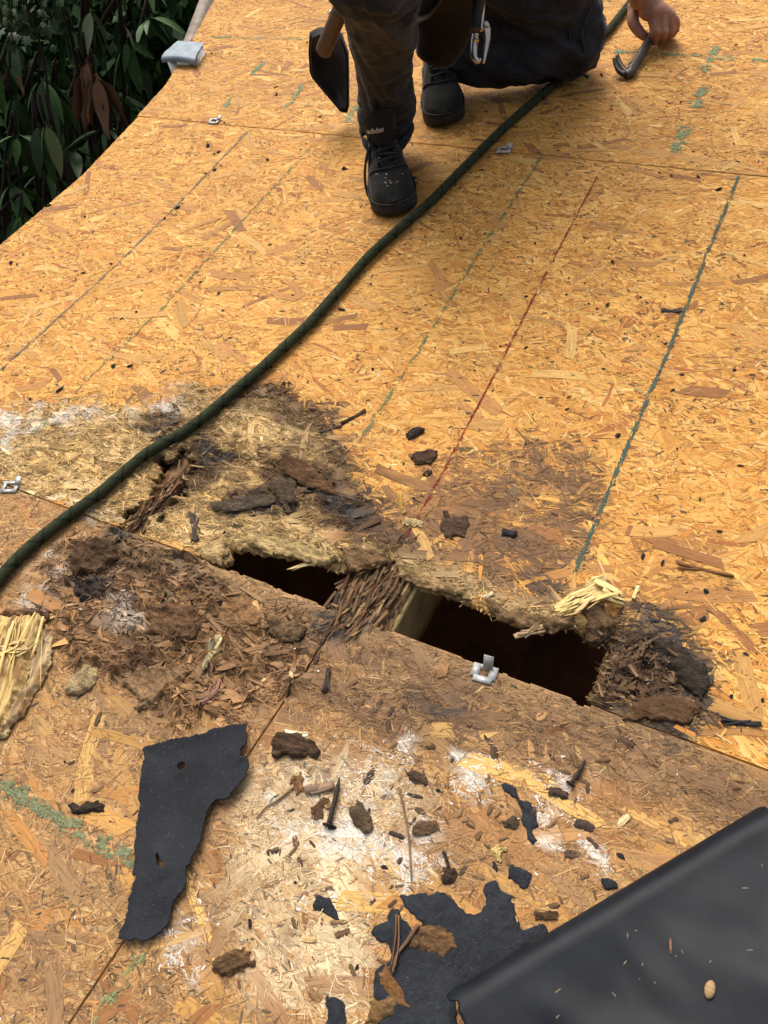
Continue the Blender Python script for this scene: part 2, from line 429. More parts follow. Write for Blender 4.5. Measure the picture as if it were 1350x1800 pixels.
stain((0.066, 0.035, 0.018), stainA * (1.0 + 0.9 * (N2 - 0.5)))
stain((0.058, 0.039, 0.026), pocket * (0.86 + 1.0 * (N2 - 0.5)))
stain((0.13, 0.075, 0.036), pit * 0.8)
stain((0.075, 0.046, 0.028), rotL * blob(265, 1000, 190, 62, 14, 0.7) * (0.75 + 0.9 * (N2 - 0.5)))
stain((0.20, 0.12, 0.058), fib * blob(480, 800, 260, 170, 10, 0.8) * np.clip(0.55 + 2.6 * (N5 - 0.5) + 1.2 * (N2 - 0.5), 0, 0.85))
stain((0.042, 0.036, 0.032), blackA * (1.0 + 1.6 * (N3 - 0.5)))
stain((0.03, 0.025, 0.02), knot)
stain((0.68, 0.64, 0.56), white * np.clip(0.35 + 2.6 * (N2 - 0.5) + 1.2 * (N4 - 0.5), 0, 1))
stain((0.64, 0.60, 0.53), whitep * 0.85)
SA = np.clip(SA, 0, 1)

# relief of the worn surface
lump = (fbm(GX * 26, GY * 40, 31) - 0.5); lump2 = (fbm(GX * 90, GY * 120, 32, 3) - 0.5)
sag = -0.003 * np.exp(-(((GX - 0.08) / 0.34) ** 2 + ((GY - 0.07) / 0.12) ** 2)) * (GY > 0)
HM = (sag + fib * (-0.003 + 0.020 * (TE1 - 0.5) + 0.010 * (TE2 - 0.5) + 0.003 * lump2) + rotL * (0.044 * (TE1 - 0.46) + 0.024 * (TE2 - 0.5) + 0.010 * lump2)
      + rim * (0.003 + 0.014 * (TE2 - 0.5) + 0.012 * lump + 0.007 * lump2) + pocket * (0.010 * (TE1 - 0.5)) + pit * (-0.014 + 0.020 * (TE2 - 0.5) + 0.012 * lump2)
      + 0.0016 * (fbm(GX * 5, GY * 5, 33) - 0.5) + browner * (0.008 * (TE1 - 0.5) + 0.003 * lump2) - 0.006 * knot + brownU * 0.006 * (TE1 - 0.5)
      - 0.007 * np.clip(blackA, 0, 1) * fib * np.clip((N2 - 0.45) * 4, 0, 1))

def lookup(A, x, y):
    fx = np.clip((np.asarray(x) - MX0) / MRES, 0, A.shape[1] - 1.001); fy = np.clip((np.asarray(y) - MY0) / MRES, 0, A.shape[0] - 1.001)
    ix = fx.astype(int); iy = fy.astype(int); tx = fx - ix; ty = fy - iy
    if A.ndim == 3: tx = tx[..., None]; ty = ty[..., None]
    return (A[iy, ix] * (1 - tx) + A[iy, ix + 1] * tx) * (1 - ty) + (A[iy + 1, ix] * (1 - tx) + A[iy + 1, ix + 1] * tx) * ty
def near(A, x, y):
    ix = np.clip(((np.asarray(x) - MX0) / MRES + 0.5).astype(int), 0, A.shape[1] - 1); iy = np.clip(((np.asarray(y) - MY0) / MRES + 0.5).astype(int), 0, A.shape[0] - 1)
    return A[iy, ix]
HOLEI = HOLEM.astype(np.float32)

def height(x, y): return lookup(HM, x, y)

# ------------------------------------------------------------------ the roof
roof = empty('roof', (0, 0, 0), 'plank sheathed pitched roof deck of golden strand boards, stripped of shingles, with a rotten hole', 'roof')
roof['label'] = 'stripped pitched roof deck of golden strand boards with a rotten hole near its middle'

def xl_main(y): return np.interp(y, [0, 0.6, 0.92, 1.2192], [-1.392, -1.391, -1.386, -1.428])
def xl_up(y): return np.interp(y, [1.2192, 1.40, 1.67, 2.44], [-1.434, -1.462, -1.56, -1.86])
def seam_c(y): return -0.066 + 0.068 * y
TH = 0.0115
PANELS = [  # name, x left(y), x right(y), y0, y1, palette
    ('main', xl_main, lambda y: 1.05 + 0 * y, 0.0016, 1.2176, 'fresh'),
    ('upper', xl_up, lambda y: 1.05 + 0 * y, 1.2210, 2.44, 'fresh'),
    ('low_a', lambda y: -1.392 + 0 * y, lambda y: seam_c(y) - 0.0016, -1.2176, -0.0016, 'worn'),
    ('low_b', lambda y: seam_c(y) + 0.0016, lambda y: 1.25 + 0 * y, -1.2176, -0.0016, 'worn')]

FRESH = np.array([(0.63, 0.340, 0.086), (0.585, 0.296, 0.066), (0.53, 0.243, 0.048), (0.46, 0.188, 0.038), (0.32, 0.120, 0.030), (0.68, 0.410, 0.130)])
FRESH_P = [0.29, 0.29, 0.21, 0.11, 0.04, 0.06]
WORN = np.array([(0.48, 0.285, 0.110), (0.42, 0.235, 0.085), (0.36, 0.180, 0.062), (0.28, 0.128, 0.046), (0.54, 0.37, 0.175), (0.20, 0.095, 0.038)])
WORN_P = [0.28, 0.30, 0.21, 0.11, 0.04, 0.06]

def stained(col, x, y, strength=1.0, rng=RNG):
    a = np.clip(lookup(SA, x, y) * strength, 0, 1)[..., None]
    s = lookup(SC, x, y)
    return col * (1 - a) + s * a

def make_strands(p, n, Lr, Wr, zr, nseg, seed, pal=None, pal_p=None, spread=0.5, tilt=0.0, roll=0.0, accept=None, jag=0.3, bend=0.03, strength=1.0, sjit=0.38, fringe=0.0, sink=0.0, xr=None, yr=None, along=0.0, svar=0.17):
    """thin irregular flakes lying on one board; returns V, Q, col, uv, count"""
    rng = np.random.default_rng(seed)
    nm, xl, xr_, y0, y1, kind = p
    if pal is None: pal, pal_p = (FRESH, FRESH_P) if kind == 'fresh' else (WORN, WORN_P)
    ya, yb = (yr if yr else (max(y0, -0.80), min(y1, 2.15)))
    cy = rng.uniform(max(ya, y0), min(yb, y1), n)
    lo, hi = xl(cy), np.minimum(xr_(cy), 0.95)
    if xr: lo, hi = np.maximum(lo, xr[0]), np.minimum(hi, xr[1])
    cx = lo + rng.random(n) * (hi - lo)
    keep = hi > lo
    if accept is not None: keep &= rng.random(n) < accept(cx, cy)
    cx, cy = cx[keep], cy[keep]; n = len(cx)
    if n == 0: return None, None, None, None, 0
    ln = rng.uniform(Lr[0], Lr[1], n); ln *= rng.uniform(0.6, 1, n)
    wd = rng.uniform(Wr[0] ** 0.5, Wr[1] ** 0.5, n) ** 2
    ang = rng.normal(0, spread, n) + along
    far = rng.random(n) < 0.12
    ang = np.where(far, rng.uniform(-1.57, 1.57, n), ang)
    ca, sa = np.cos(ang), np.sin(ang)
    k = nseg + 1
    tpar = np.linspace(-0.5, 0.5, k)
    l = ln[:, None] * tpar[None, :]
    bow = rng.normal(0, bend, n)[:, None] * ln[:, None] * (4 * tpar ** 2)[None, :]
    zoff = rng.uniform(zr[0], zr[1], n)
    tl = rng.normal(0, 1, n) * tilt; rl = rng.normal(0, 1, n) * roll
    curl = rng.normal(0, 1, n) * tilt * 0.8
    V = np.empty((n, 2, k, 3)); UV = np.empty((n, 2, k, 2))
    tone = rng.normal(1, 0.07, n)
    for s in (0, 1):
        sg = -0.5 if s == 0 else 0.5
        prof = 1 - jag * rng.random((n, k)) * np.where(np.abs(tpar) > 0.49, 0.8, 0.5)[None, :]
        w = wd[:, None] * sg * prof
        lj = l + wd[:, None] * np.where(np.abs(tpar) > 0.49, 1, 0)[None, :] * rng.uniform(-0.8, 0.8, (n, k))
        x = cx[:, None] + lj * ca[:, None] - (w + bow) * sa[:, None]
        y = cy[:, None] + lj * sa[:, None] + (w + bow) * ca[:, None]
        y = np.clip(y, y0, y1); x = np.clip(x, xl(y), xr_(y))
        h = height(x, y)
        z = h + zoff[:, None] + np.maximum(lj * np.sin(tl)[:, None], -0.002 - zoff[:, None]) + w * np.sin(rl)[:, None] + curl[:, None] * ln[:, None] * (2 * tpar ** 2)[None, :] - sink
        V[:, s, :, 0] = x; V[:, s, :, 1] = y; V[:, s, :, 2] = z
        UV[:, s, :, 0] = l; UV[:, s, :, 1] = w
    # drop what would hang over an opening, bar a few fibres
    hm = near(HOLEI, V[..., 0], V[..., 1]).reshape(n, -1)
    hang = hm.mean(1)
    ok = (hang < 0.01) | ((hang < 0.5) & (rng.random(n) < fringe))
    V, UV, tone, cx, cy = V[ok], UV[ok], tone[ok], cx[ok], cy[ok]; n = len(V)
    UV[..., 0] += rng.uniform(0, 40, n)[:, None, None]; UV[..., 1] += rng.uniform(0, 40, n)[:, None, None]
    base = np.asarray(pal)[rng.choice(len(pal), n, p=pal_p)] * tone[:, None]
    col = np.repeat(base[:, None, :], 2 * k, 1)
    jit = rng.normal(0, sjit, n)[:, None]
    a = lookup(SA, V[..., 0], V[..., 1]).reshape(n, 2 * k)
    am = a.mean(1, keepdims=True); a = 0.25 * a + 0.75 * am
    a = np.clip((a - 0.5 + jit * 0.55) * 1.9 + 0.5, 0, 1) * np.clip(a * 6, 0, 1)
    a = np.clip(a * strength, 0, 1)[..., None]
    s_ = lookup(SC, V[..., 0], V[..., 1]).reshape(n, 2 * k, 3) * np.clip(tone * rng.normal(1, svar, n), 0.3, 2.2)[:, None, None]
    col = col * (1 - a) + s_ * a
    j = np.arange(nseg)
    q = np.stack([j, j + 1, k + j + 1, k + j], -1)
    Q = (np.arange(n)[:, None, None] * 2 * k + q[None]).reshape(-1, 4)
    return V.reshape(-1, 3), Q, col.reshape(-1, 3), UV.reshape(-1, 2), n

class Flakes:
    def __init__(s): s.V = []; s.Q = []; s.c = []; s.u = []; s.n = 0
    def add(s, t):
        V, Q, c, u, n = t
        if n == 0: return
        s.V.append(V); s.Q.append(Q + s.n); s.c.append(c); s.u.append(u); s.n += len(V)
    def mesh(s, name, mat):
        return new_mesh(name, np.concatenate(s.V), np.concatenate(s.Q), np.concatenate(s.c), np.concatenate(s.u), mat)

def make_board(p, fine_x, fine_y, fine=0.0022, coarse=0.014):
    nm, xl, xr, y0, y1, kind = p
    def axis(a, b, f0, f1):
        f0, f1 = max(a, f0), min(b, f1)
        if f1 <= f0: return np.arange(a, b + coarse, coarse).clip(a, b)
        parts = [np.linspace(a, f0, max(2, int((f0 - a) / coarse) + 1))[:-1] if f0 > a else np.array([]), np.linspace(f0, f1, int((f1 - f0) / fine) + 1),
                 np.linspace(f1, b, max(2, int((b - f1) / coarse) + 1))[1:] if b > f1 else np.array([])]
        return np.concatenate(parts)
    yy = np.unique(axis(y0, y1, *fine_y))
    xm0, xm1 = float(xl(np.array(0.5 * (y0 + y1)))), float(xr(np.array(0.5 * (y0 + y1))))
    xx = np.unique(axis(xm0, xm1, *fine_x)); s = (xx - xm0) / (xm1 - xm0)
    S, Y = np.meshgrid(s, yy)
    L, R = xl(yy)[:, None], xr(yy)[:, None]
    X = L + S * (R - L)
    Z = height(X, Y)
    nx, ny = len(xx), len(yy)
    V = np.stack([X, Y, Z], -1).reshape(-1, 3)
    F = grid_faces(nx, ny)
    cxy = V[F].mean(1)
    keep = near(HOLEI, cxy[:, 0], cxy[:, 1]) < 0.5
    F = F[keep]
    # walls down every free edge
    E = np.concatenate([F[:, [0, 1]], F[:, [1, 2]], F[:, [2, 3]], F[:, [3, 0]]])
    key = np.sort(E, 1); kk = key[:, 0].astype(np.int64) * len(V) + key[:, 1]
    _, idx, cnt = np.unique(kk, return_index=True, return_counts=True)
    B = E[idx[cnt == 1]]
    bv = np.unique(B); mp = np.full(len(V), -1); mp[bv] = len(V) + np.arange(len(bv))
    low = V[bv].copy(); low[:, 2] -= TH * (1 + 0.5 * (fbm(low[:, 0] * 60, low[:, 1] * 60, 41) - 0.5)); 
    Wq = np.stack([B[:, 1], B[:, 0], mp[B[:, 0]], mp[B[:, 1]]], -1)
    # underside: one coarse sheet of the same kept faces, lower
    V2 = np.concatenate([V, low])
    pal, pp = (FRESH, FRESH_P) if kind == 'fresh' else (WORN, WORN_P)
    base = (pal * np.asarray(pp)[:, None]).sum(0)
    t = 0.75 + 0.5 * fbm(V2[:, 0] * 12, V2[:, 1] * 60, 43)
    col = stained(base[None] * t[:, None] * 0.92, V2[:, 0], V2[:, 1])
    uv = V2[:, :2].copy(); uv[:, 1] += V2[:, 2]
    me = new_mesh('board', V2, [F, Wq], col, uv, M_OSB, smooth=False)
    me.materials.append(M_SLAB)
    fc = np.concatenate([V2[F].mean(1), V2[Wq].mean(1)])
    mi = (near(np.maximum(SNDM, FIBM), fc[:, 0], fc[:, 1]) > 0.45).astype(np.int32)
    if len(mi) == len(me.polygons): me.polygons.foreach_set('material_index', mi)
    me.update()
    return me

fines = {'main': ((-0.92, 0.55), (0, 0.47)), 'upper': ((0, 0), (0, 0)), 'low_a': ((-0.74, 0.0), (-0.30, 0)), 'low_b': ((-0.12, 0.56), (-0.16, 0))}
rot_at = lambda x, y: lookup(ROTM, x, y)
sound = lambda x, y: 1 - 0.93 * np.clip(lookup(SNDM, x, y), 0, 1)
fib_at = lambda x, y: lookup(FIBM, x, y)
crumb_at = lambda x, y: lookup(CRUMB, x, y)
DARK = np.array([(0.075, 0.05, 0.03), (0.13, 0.075, 0.035), (0.05, 0.045, 0.042), (0.20, 0.11, 0.045)])
DARK_P = [0.4, 0.25, 0.15, 0.2]
PALE = np.array([(0.70, 0.50, 0.24), (0.66, 0.44, 0.18), (0.60, 0.36, 0.12)])
boards = {}
for k, p in enumerate(PANELS):
    b = obj('strand_board', make_board(p, *fines[p[0]]), roof)
    boards[p[0]] = b
    fl = Flakes()
    worn = p[5] == 'worn'
    fl.add(make_strands(p, 12000 if not worn else 9000, (0.045, 0.13 if not worn else 0.10), (0.004, 0.020 if not worn else 0.014), (0.0001, 0.0009), 3, 100 + k, spread=0.5, accept=sound, jag=0.22))
    fl.add(make_strands(p, 24000 if not worn else 19000, (0.02, 0.075), (0.0015, 0.009), (0.0003, 0.0012), 2, 200 + k, spread=0.65, accept=sound))
    fl.add(make_strands(p, 30000, (0.008, 0.035), (0.0006, 0.0028), (0.0006, 0.0016), 1, 300 + k, pal=None if worn else np.vstack([FRESH, PALE]), pal_p=None if worn else [0.22, 0.22, 0.20, 0.12, 0.06, 0.06, 0.03, 0.05, 0.04], spread=0.8, accept=sound, tilt=0.02))
    dk = lambda x, y: sound(x, y) * np.clip((fbm(x * 11, y * 11, 77) - 0.3) * 2.4, 0.08, 1)
    fl.add(make_strands(p, 46000 if not worn else 20000, (0.002, 0.009), (0.0004, 0.0012), (0.0010, 0.0019), 1, 400 + k, pal=DARK, pal_p=DARK_P, spread=0.75, accept=dk, strength=0.35))
    fl.add(make_strands(p, 4500 if not worn else 2500, (0.004, 0.014), (0.0012, 0.0034), (0.0012, 0.0024), 1, 450 + k, pal=DARK[:3], pal_p=[0.5, 0.25, 0.25], spread=0.8, accept=dk, strength=0.2, jag=0.5))
    if worn:
        fl.add(make_strands(p, 60000, (0.006, 0.028), (0.0004, 0.0016), (0.0009, 0.0020), 2, 460 + k, spread=0.9, accept=lambda x, y: sound(x, y) * np.clip((fbm(x * 9, y * 14, 76) - 0.35) * 3, 0.1, 1), tilt=0.05, roll=0.2, jag=0.5, bend=0.12, sjit=0.6))
        wh = lambda x, y: np.clip(lookup(wspots, x, y) * 1.3, 0, 1) * np.clip((fbm(x * 38, y * 50, 78, 5) - 0.52) * 8, 0, 1)
        fl.add(make_strands(p, 42000, (0.0015, 0.007), (0.0006, 0.0026), (0.0010, 0.0016), 1, 470 + k, pal=np.array([(0.66, 0.63, 0.57), (0.54, 0.46, 0.35)]), pal_p=[0.55, 0.45], spread=1.2, accept=wh, strength=0.0, jag=0.6, yr=(-0.5, -0.02), xr=(-0.3, 0.5)))
        wh2 = lambda x, y: 0.02 * (fbm(x * 25, y * 25, 79) > 0.55)
        fl.add(make_strands(p, 16000, (0.002, 0.006), (0.001, 0.003), (0.0012, 0.0022), 1, 480 + k, pal=np.array([(0.74, 0.72, 0.68)]), pal_p=[1.0], spread=1.2, accept=wh2, strength=0.0, jag=0.6))
    obj('strand_flakes', fl.mesh('strand_flakes', M_OSB), b, kind='stuff')
    # torn fibre and crumbs of the rotten places
    if p[0] != 'upper':
        fr = Flakes()
        yr = (0.0, 0.55) if p[0] == 'main' else (-0.5, 0.0)
        xr = (-1.1, 0.65)
        fr.add(make_strands(p, 90000, (0.008, 0.034), (0.0004, 0.0016), (0.0, 0.0022), 2, 500 + k, svar=0.38, spread=0.5, tilt=0.05, roll=0.25, accept=fib_at, strength=1.1, jag=0.6, bend=0.10, fringe=0.12, yr=yr, xr=xr, along=0.12))
        fr.add(make_strands(p, 30000, (0.004, 0.016), (0.0005, 0.0022), (0.0005, 0.004), 1, 560 + k, svar=0.38, spread=0.9, tilt=0.22, roll=0.5, accept=lambda x, y: 0.5 * fib_at(x, y), strength=1.0, jag=0.6, yr=yr, xr=xr))
        fr.add(make_strands(p, 26000, (0.003, 0.014), (0.0005, 0.0028), (0.0005, 0.005), 1, 600 + k, svar=0.38, spread=0.9, tilt=0.28, roll=0.5, accept=lambda x, y: crumb_at(x, y) * np.clip((fbm(x * 30, y * 30, 81) - 0.35) * 4, 0.05, 1), strength=1.0, sjit=0.35, jag=0.6, yr=yr, xr=xr))
        fr.add(make_strands(p, 2600, (0.014, 0.045), (0.004, 0.015), (0.0005, 0.004), 3, 700 + k, svar=0.38, spread=0.6, tilt=0.07, roll=0.16, accept=lambda x, y: 0.8 * np.maximum(crumb_at(x, y), 0.15 * fib_at(x, y)), strength=1.15, sjit=0.45, jag=0.6, bend=0.04, yr=yr, xr=xr))
        if p[0] == 'main':     # frayed lip along the opening
            lip = lambda x, y: np.clip(1 - np.abs(lookup(np.clip(HOLEF, -200, 200), x, y) + 6) / 12, 0, 1)
            fr.add(make_strands(p, 9000, (0.006, 0.036), (0.0006, 0.0045), (-0.007, 0.002), 2, 750 + k, pal=np.array([(0.50, 0.36, 0.17), (0.40, 0.27, 0.12), (0.30, 0.19, 0.09)]), pal_p=[0.4, 0.35, 0.25], spread=0.9, tilt=0.12, roll=0.3, accept=lip, strength=0.75, sjit=0.7, jag=0.7, bend=0.12, fringe=0.9, yr=(0, 0.25), xr=(-0.5, 0.4)))
        obj('torn_fibre', fr.mesh('torn_fibre', M_ROT), b, kind='stuff')
    # the flakes that stand out one by one
    V, Q, cc, uu, n = make_strands(p, 260, (0.07, 0.14), (0.010, 0.026), (0.0012, 0.0017), 3, 800 + k,
                                   pal=np.array([(0.40, 0.19, 0.055), (0.27, 0.115, 0.038), (0.60, 0.36, 0.11), (0.47, 0.25, 0.07)]), pal_p=[0.38, 0.20, 0.12, 0.30],
                                   spread=0.55, accept=lambda x, y: sound(x, y) * 0.75, yr=(max(p[3], -0.6), min(p[4], 2.0)), xr=(-1.5, 0.55))
    for i in range(n):
        sl = slice(i * 8, i * 8 + 8)
        obj('strand', new_mesh('strand', V[sl], Q[:3], cc[sl], uu[sl], M_OSB), b)
# ------------------------------------------------------------------ under and around the deck
M_RAFT = simple_material('rafter_wood', (0.60, 0.42, 0.19), 0.75, 0.2, nscale=30, var=0.4, bump=0.3)
M_OLDRAFT = simple_material('rotten_rafter_wood', (0.20, 0.115, 0.06), 0.9, 0.1, nscale=60, var=0.6, bump=0.8)
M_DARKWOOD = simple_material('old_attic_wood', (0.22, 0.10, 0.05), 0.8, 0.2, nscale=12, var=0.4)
M_WHITE = simple_material('chipped_white_paint', (0.62, 0.62, 0.58), 0.6, 0.3, nscale=45, var=0.5)
M_GALV = simple_material('galvanised_steel', (0.42, 0.43, 0.42), 0.55, 0.5, metal=0.35, nscale=50, var=0.25, bump=0.1)
M_FLASH = simple_material('weathered_flashing', (0.20, 0.25, 0.29), 0.6, 0.4, metal=0.2, nscale=40, var=0.3, bump=0.1)
M_SIDING = simple_material('house_siding', (0.20, 0.18, 0.16), 0.8, 0.2, nscale=6, var=0.2)

def grain_board(nm, lo, hi, mat, parent, n=(2, 40, 3), amp=0.0, seed=0):
    """a squared timber whose faces waver a little"""
    m = MB(); m.box(lo, hi)
    V, F = m.data()
    bm = bmesh.new(); me = new_mesh(nm, V, F); bm.from_mesh(me)
    if amp:
        bmesh.ops.subdivide_edges(bm, edges=[e for e in bm.edges if e.calc_length() > 0.3], cuts=90, use_grid_fill=True)
        bmesh.ops.subdivide_edges(bm, edges=[e for e in bm.edges if 0.02 < e.calc_length() < 0.2], cuts=5, use_grid_fill=True)
        for v in bm.verts:
            a = (float(fbm(np.array(v.co.y * 40 + v.co.x * 80), np.array(v.co.z * 60 + v.co.x * 100), seed)) - 0.5)
            v.co.x += amp * a; v.co.z += amp * 0.8 * (float(vnoise(np.array(v.co.x * 160), np.array(v.co.y * 25), seed + 3)) - 0.5)
    bmesh.ops.bevel(bm, geom=[], offset=0.001)
    bm.to_mesh(me); bm.free()
    me.materials.append(mat)
    return obj(nm, me, parent)

raf_x = [-1.285, -0.865, -0.495, -0.036, 0.372, 0.79, 1.2]
for i, x in enumerate(raf_x):
    w = 0.037 if i == 3 else 0.021
    r_ = grain_board('rafter', (x - w, -1.3, -0.165), (x + w, 2.40, -0.0185), M_RAFT if i != 2 else M_OLDRAFT, roof, amp=0.004 if i in (2, 3, 4) else 0, seed=60 + i)
    if i == 3: r_['label'] = 'doubled rafter seen through the hole with its rotten top'
# attic and house body: closed so the hole looks into a dark loft
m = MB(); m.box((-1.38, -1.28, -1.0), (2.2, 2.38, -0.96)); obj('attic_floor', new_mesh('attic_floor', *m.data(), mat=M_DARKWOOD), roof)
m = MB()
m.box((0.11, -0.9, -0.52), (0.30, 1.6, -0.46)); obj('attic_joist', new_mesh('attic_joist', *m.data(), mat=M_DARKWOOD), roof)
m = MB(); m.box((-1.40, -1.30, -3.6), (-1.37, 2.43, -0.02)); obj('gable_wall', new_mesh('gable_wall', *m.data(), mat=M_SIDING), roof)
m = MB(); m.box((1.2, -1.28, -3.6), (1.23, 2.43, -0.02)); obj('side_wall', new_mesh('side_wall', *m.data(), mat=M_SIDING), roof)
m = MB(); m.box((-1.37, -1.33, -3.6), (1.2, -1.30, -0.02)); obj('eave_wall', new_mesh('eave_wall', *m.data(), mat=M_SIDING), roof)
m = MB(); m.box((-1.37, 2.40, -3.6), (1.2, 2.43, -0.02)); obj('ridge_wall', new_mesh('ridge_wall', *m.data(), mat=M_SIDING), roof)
# rake trim, the white board end and its metal cap
m = MB()
for y0, y1 in ((-1.3, 0.6), (0.6, 1.22)):
    m.box((-1.405, y0, -0.11), (-1.3905 - 0.0005, y1 - 0.002, -0.012))
obj('rake_board', new_mesh('rake_board', *m.data(), mat=M_RAFT), roof)
e0 = rp(352, 40, -0.02); e1 = rp(372, -40, -0.02)
P = [rp(309, 112, -0.02), rp(330, 70, -0.02), rp(345, 30, -0.02), rp(362, -15, -0.02), rp(372, -60, -0.02)]
m = MB()
V = []
for p in P: V += [p + [-0.012, 0, 0.004], p + [0.03, 0, 0.004], p + [0.03, 0, -0.09], p + [-0.012, 0, -0.09]]
m.add(V, grid_faces(4, len(P), True), [])
M_RAKE = simple_material('grey_weathered_board', (0.30, 0.25, 0.21), 0.8, 0.2, nscale=30, var=0.4)
obj('barge_board', new_mesh('barge_board', *m.data(), mat=M_RAKE), roof, label='weathered grey barge board along the upper rake')
# white box end under a metal cap that laps over the rake
hz = 0.028
tl_, tr_, br_, bl_ = rp(314, 74, hz), rp(356, 77, hz), rp(341, 101, hz), rp(288, 97, hz)
wb = MB()
f0, f1 = bl_ + [0.0, 0.004, -0.006], br_ + [0.0, 0.004, -0.006]
b0, b1 = tl_ + [0, 0, -0.006], tr_ + [0, 0, -0.006]
dn = np.array([0, 0, -0.13])
wb.add([f0 + dn, f1 + dn, b1 + dn, b0 + dn, f0, f1, b1, b0], [(0, 3, 2, 1), (4, 5, 6, 7), (0, 1, 5, 4), (1, 2, 6, 5), (2, 3, 7, 6), (3, 0, 4, 7)])
obj('painted_board_end', new_mesh('painted_board_end', *wb.data(), mat=M_WHITE), roof, label='chipped white painted board end at the rake')
fl_ = MB(); nX = 11
for off in (0.0, -0.0014):
    V = []
    for (t, dz) in [(-0.15, -0.014), (-0.14, -0.008), (-0.10, -0.003), (-0.04, 0.0), (0.2, 0.003), (0.5, 0.002), (0.8, 0.003), (1.05, 0.002)]:
        for i in range(nX):
            s = -0.05 + 1.1 * i / (nX - 1)
            p = (bl_ * (1 - s) + br_ * s) * (1 - t) + (tl_ * (1 - s) + tr_ * s) * t
            V.append(p + [0, 0, dz + off + 0.005 * math.sin(s * 3.1) * (t < 0.1)])
    fl_.add(V, grid_faces(nX, 8))
obj('metal_flashing', new_mesh('metal_flashing', *fl_.data(), mat=M_FLASH, smooth=True), roof, label='grey metal cap flashing over the white board end')

# ------------------------------------------------------------------ snapped and printed lines: specks of pigment on the flakes
def chalk(nm, pts, width, dens, col, parent, label, seed, gap=0.0, L=(0.002, 0.007), jitter=0.35):
    rng = np.random.default_rng(seed)
    P = np.array([rp(*q)[:2] for q in pts]); seg = np.linalg.norm(np.diff(P, axis=0), axis=1); tot = seg.sum()
    n = int(tot * dens * 0.55); s = rng.random(n) * tot
    cum = np.concatenate([[0], np.cumsum(seg)])
    x = np.interp(s, cum, P[:, 0]); y = np.interp(s, cum, P[:, 1])
    i = np.clip(np.searchsorted(cum, s) - 1, 0, len(seg) - 1); d = (P[i + 1] - P[i]) / seg[i][:, None]
    nx, ny = -d[:, 1], d[:, 0]
    o = rng.normal(0, width * jitter, n)
    x = x + nx * o; y = y + ny * o
    keep = (fbm(s * 60, o / width * 2.0 + seed * 1.7, seed, 3) + 0.22 * (rng.random(n) - 0.5) > gap + 0.12) & (near(HOLEI, x, y) < 0.5)
    x, y, d = x[keep], y[keep], d[keep]; n = len(x)
    ang = np.arctan2(d[:, 1], d[:, 0]) + rng.normal(0, 0.22, n)
    ln = rng.uniform(*L, n); w = rng.uniform(0.08, 0.26, n) * width
    ca, sa = np.cos(ang), np.sin(ang)
    V = []
    for (a_, b_) in ((-1, -0.6), (1, -1), (0.8, 1), (-1.1, 0.7)):
        vx = x + 0.5 * a_ * ln * ca - 0.5 * b_ * w * sa; vy = y + 0.5 * a_ * ln * sa + 0.5 * b_ * w * ca
        V.append(np.stack([vx, vy, height(vx, vy) + 0.0018 + 0.0006 * rng.random(n)], -1))
    V = np.stack(V, 1).reshape(-1, 3)
    Q = np.arange(n * 4).reshape(-1, 4)
    c = np.repeat(np.asarray(col)[None] * rng.uniform(0.7, 1.35, n)[:, None], 4, 0)
    o_ = obj(nm, new_mesh(nm, V, Q, c, V[:, :2], M_OSB), parent, label=label)
    return o_
GREEN = (0.10, 0.19, 0.09); TEAL = (0.06, 0.10, 0.075); RED = (0.22, 0.018, 0.012); BLUE = (0.10, 0.15, 0.15)
bm_, bu_, ba_, bb_ = boards['main'], boards['upper'], boards['low_a'], boards['low_b']
chalk('chalk_line', [(1298, 311), (1240, 455), (1172, 625), (1090, 815), (1010, 1008)], 0.0050, 9000, TEAL, bm_, 'thick dark green printed line', 1, 0.30)
chalk('chalk_line', [(1050, 311), (960, 480), (872, 655), (800, 790), (738, 905), (712, 945)], 0.0032, 5200, RED, bm_, 'thin red chalk line', 2, 0.30)
chalk('chalk_line', [(952, 276), (860, 418), (780, 545), (690, 690), (632, 778)], 0.006, 3200, GREEN, bm_, 'faint green printed line in the middle of the board', 3, 0.40)
chalk('chalk_line', [(545, 262), (425, 390), (290, 540), (150, 672), (60, 762)], 0.006, 3300, GREEN, bm_, 'faint green printed line towards the left edge', 4, 0.38)
chalk('chalk_line', [(435, 233), (318, 355), (210, 462), (63, 596), (-20, 670)], 0.0042, 5200, BLUE, bm_, 'thin grey blue printed line nearest the left edge', 5, 0.32)
for i, (q, w) in enumerate([([(1262, 80), (1236, 128)], 0.02), ([(1235, 155), (1221, 190)], 0.024), ([(1208, 222), (1185, 270)], 0.026), ([(462, 112), (442, 132)], 0.02), ([(415, 165), (392, 194)], 0.02), ([(530, 150), (505, 190)], 0.02), ([(628, 180), (612, 215)], 0.022)]):
    chalk('paint_dash', q, w, 4200, (0.17, 0.22, 0.11), bu_, 'green printed dash', 20 + i, 0.36, jitter=0.28)
chalk('chalk_line', [(1078, 92), (1180, 97), (1270, 104), (1352, 108)], 0.014, 6000, (0.15, 0.23, 0.11), bu_, 'green line across the upper board at the right', 30, 0.42)
chalk('chalk_line', [(374, 66), (440, 68), (510, 68), (560, 70)], 0.012, 4200, (0.16, 0.24, 0.12), bu_, 'green line across the upper board at the left', 31, 0.45)
chalk('chalk_line', [(-10, 1375), (60, 1412), (120, 1452), (180, 1486), (238, 1514)], 0.015, 7500, (0.15, 0.17, 0.085), ba_, 'faded green stripe on the left lower board', 32, 0.38)
chalk('chalk_line', [(262, 1650), (235, 1695), (200, 1745), (165, 1800)], 0.013, 4500, (0.19, 0.20, 0.085), bb_, 'faded green stripe beside the joint', 33, 0.42)

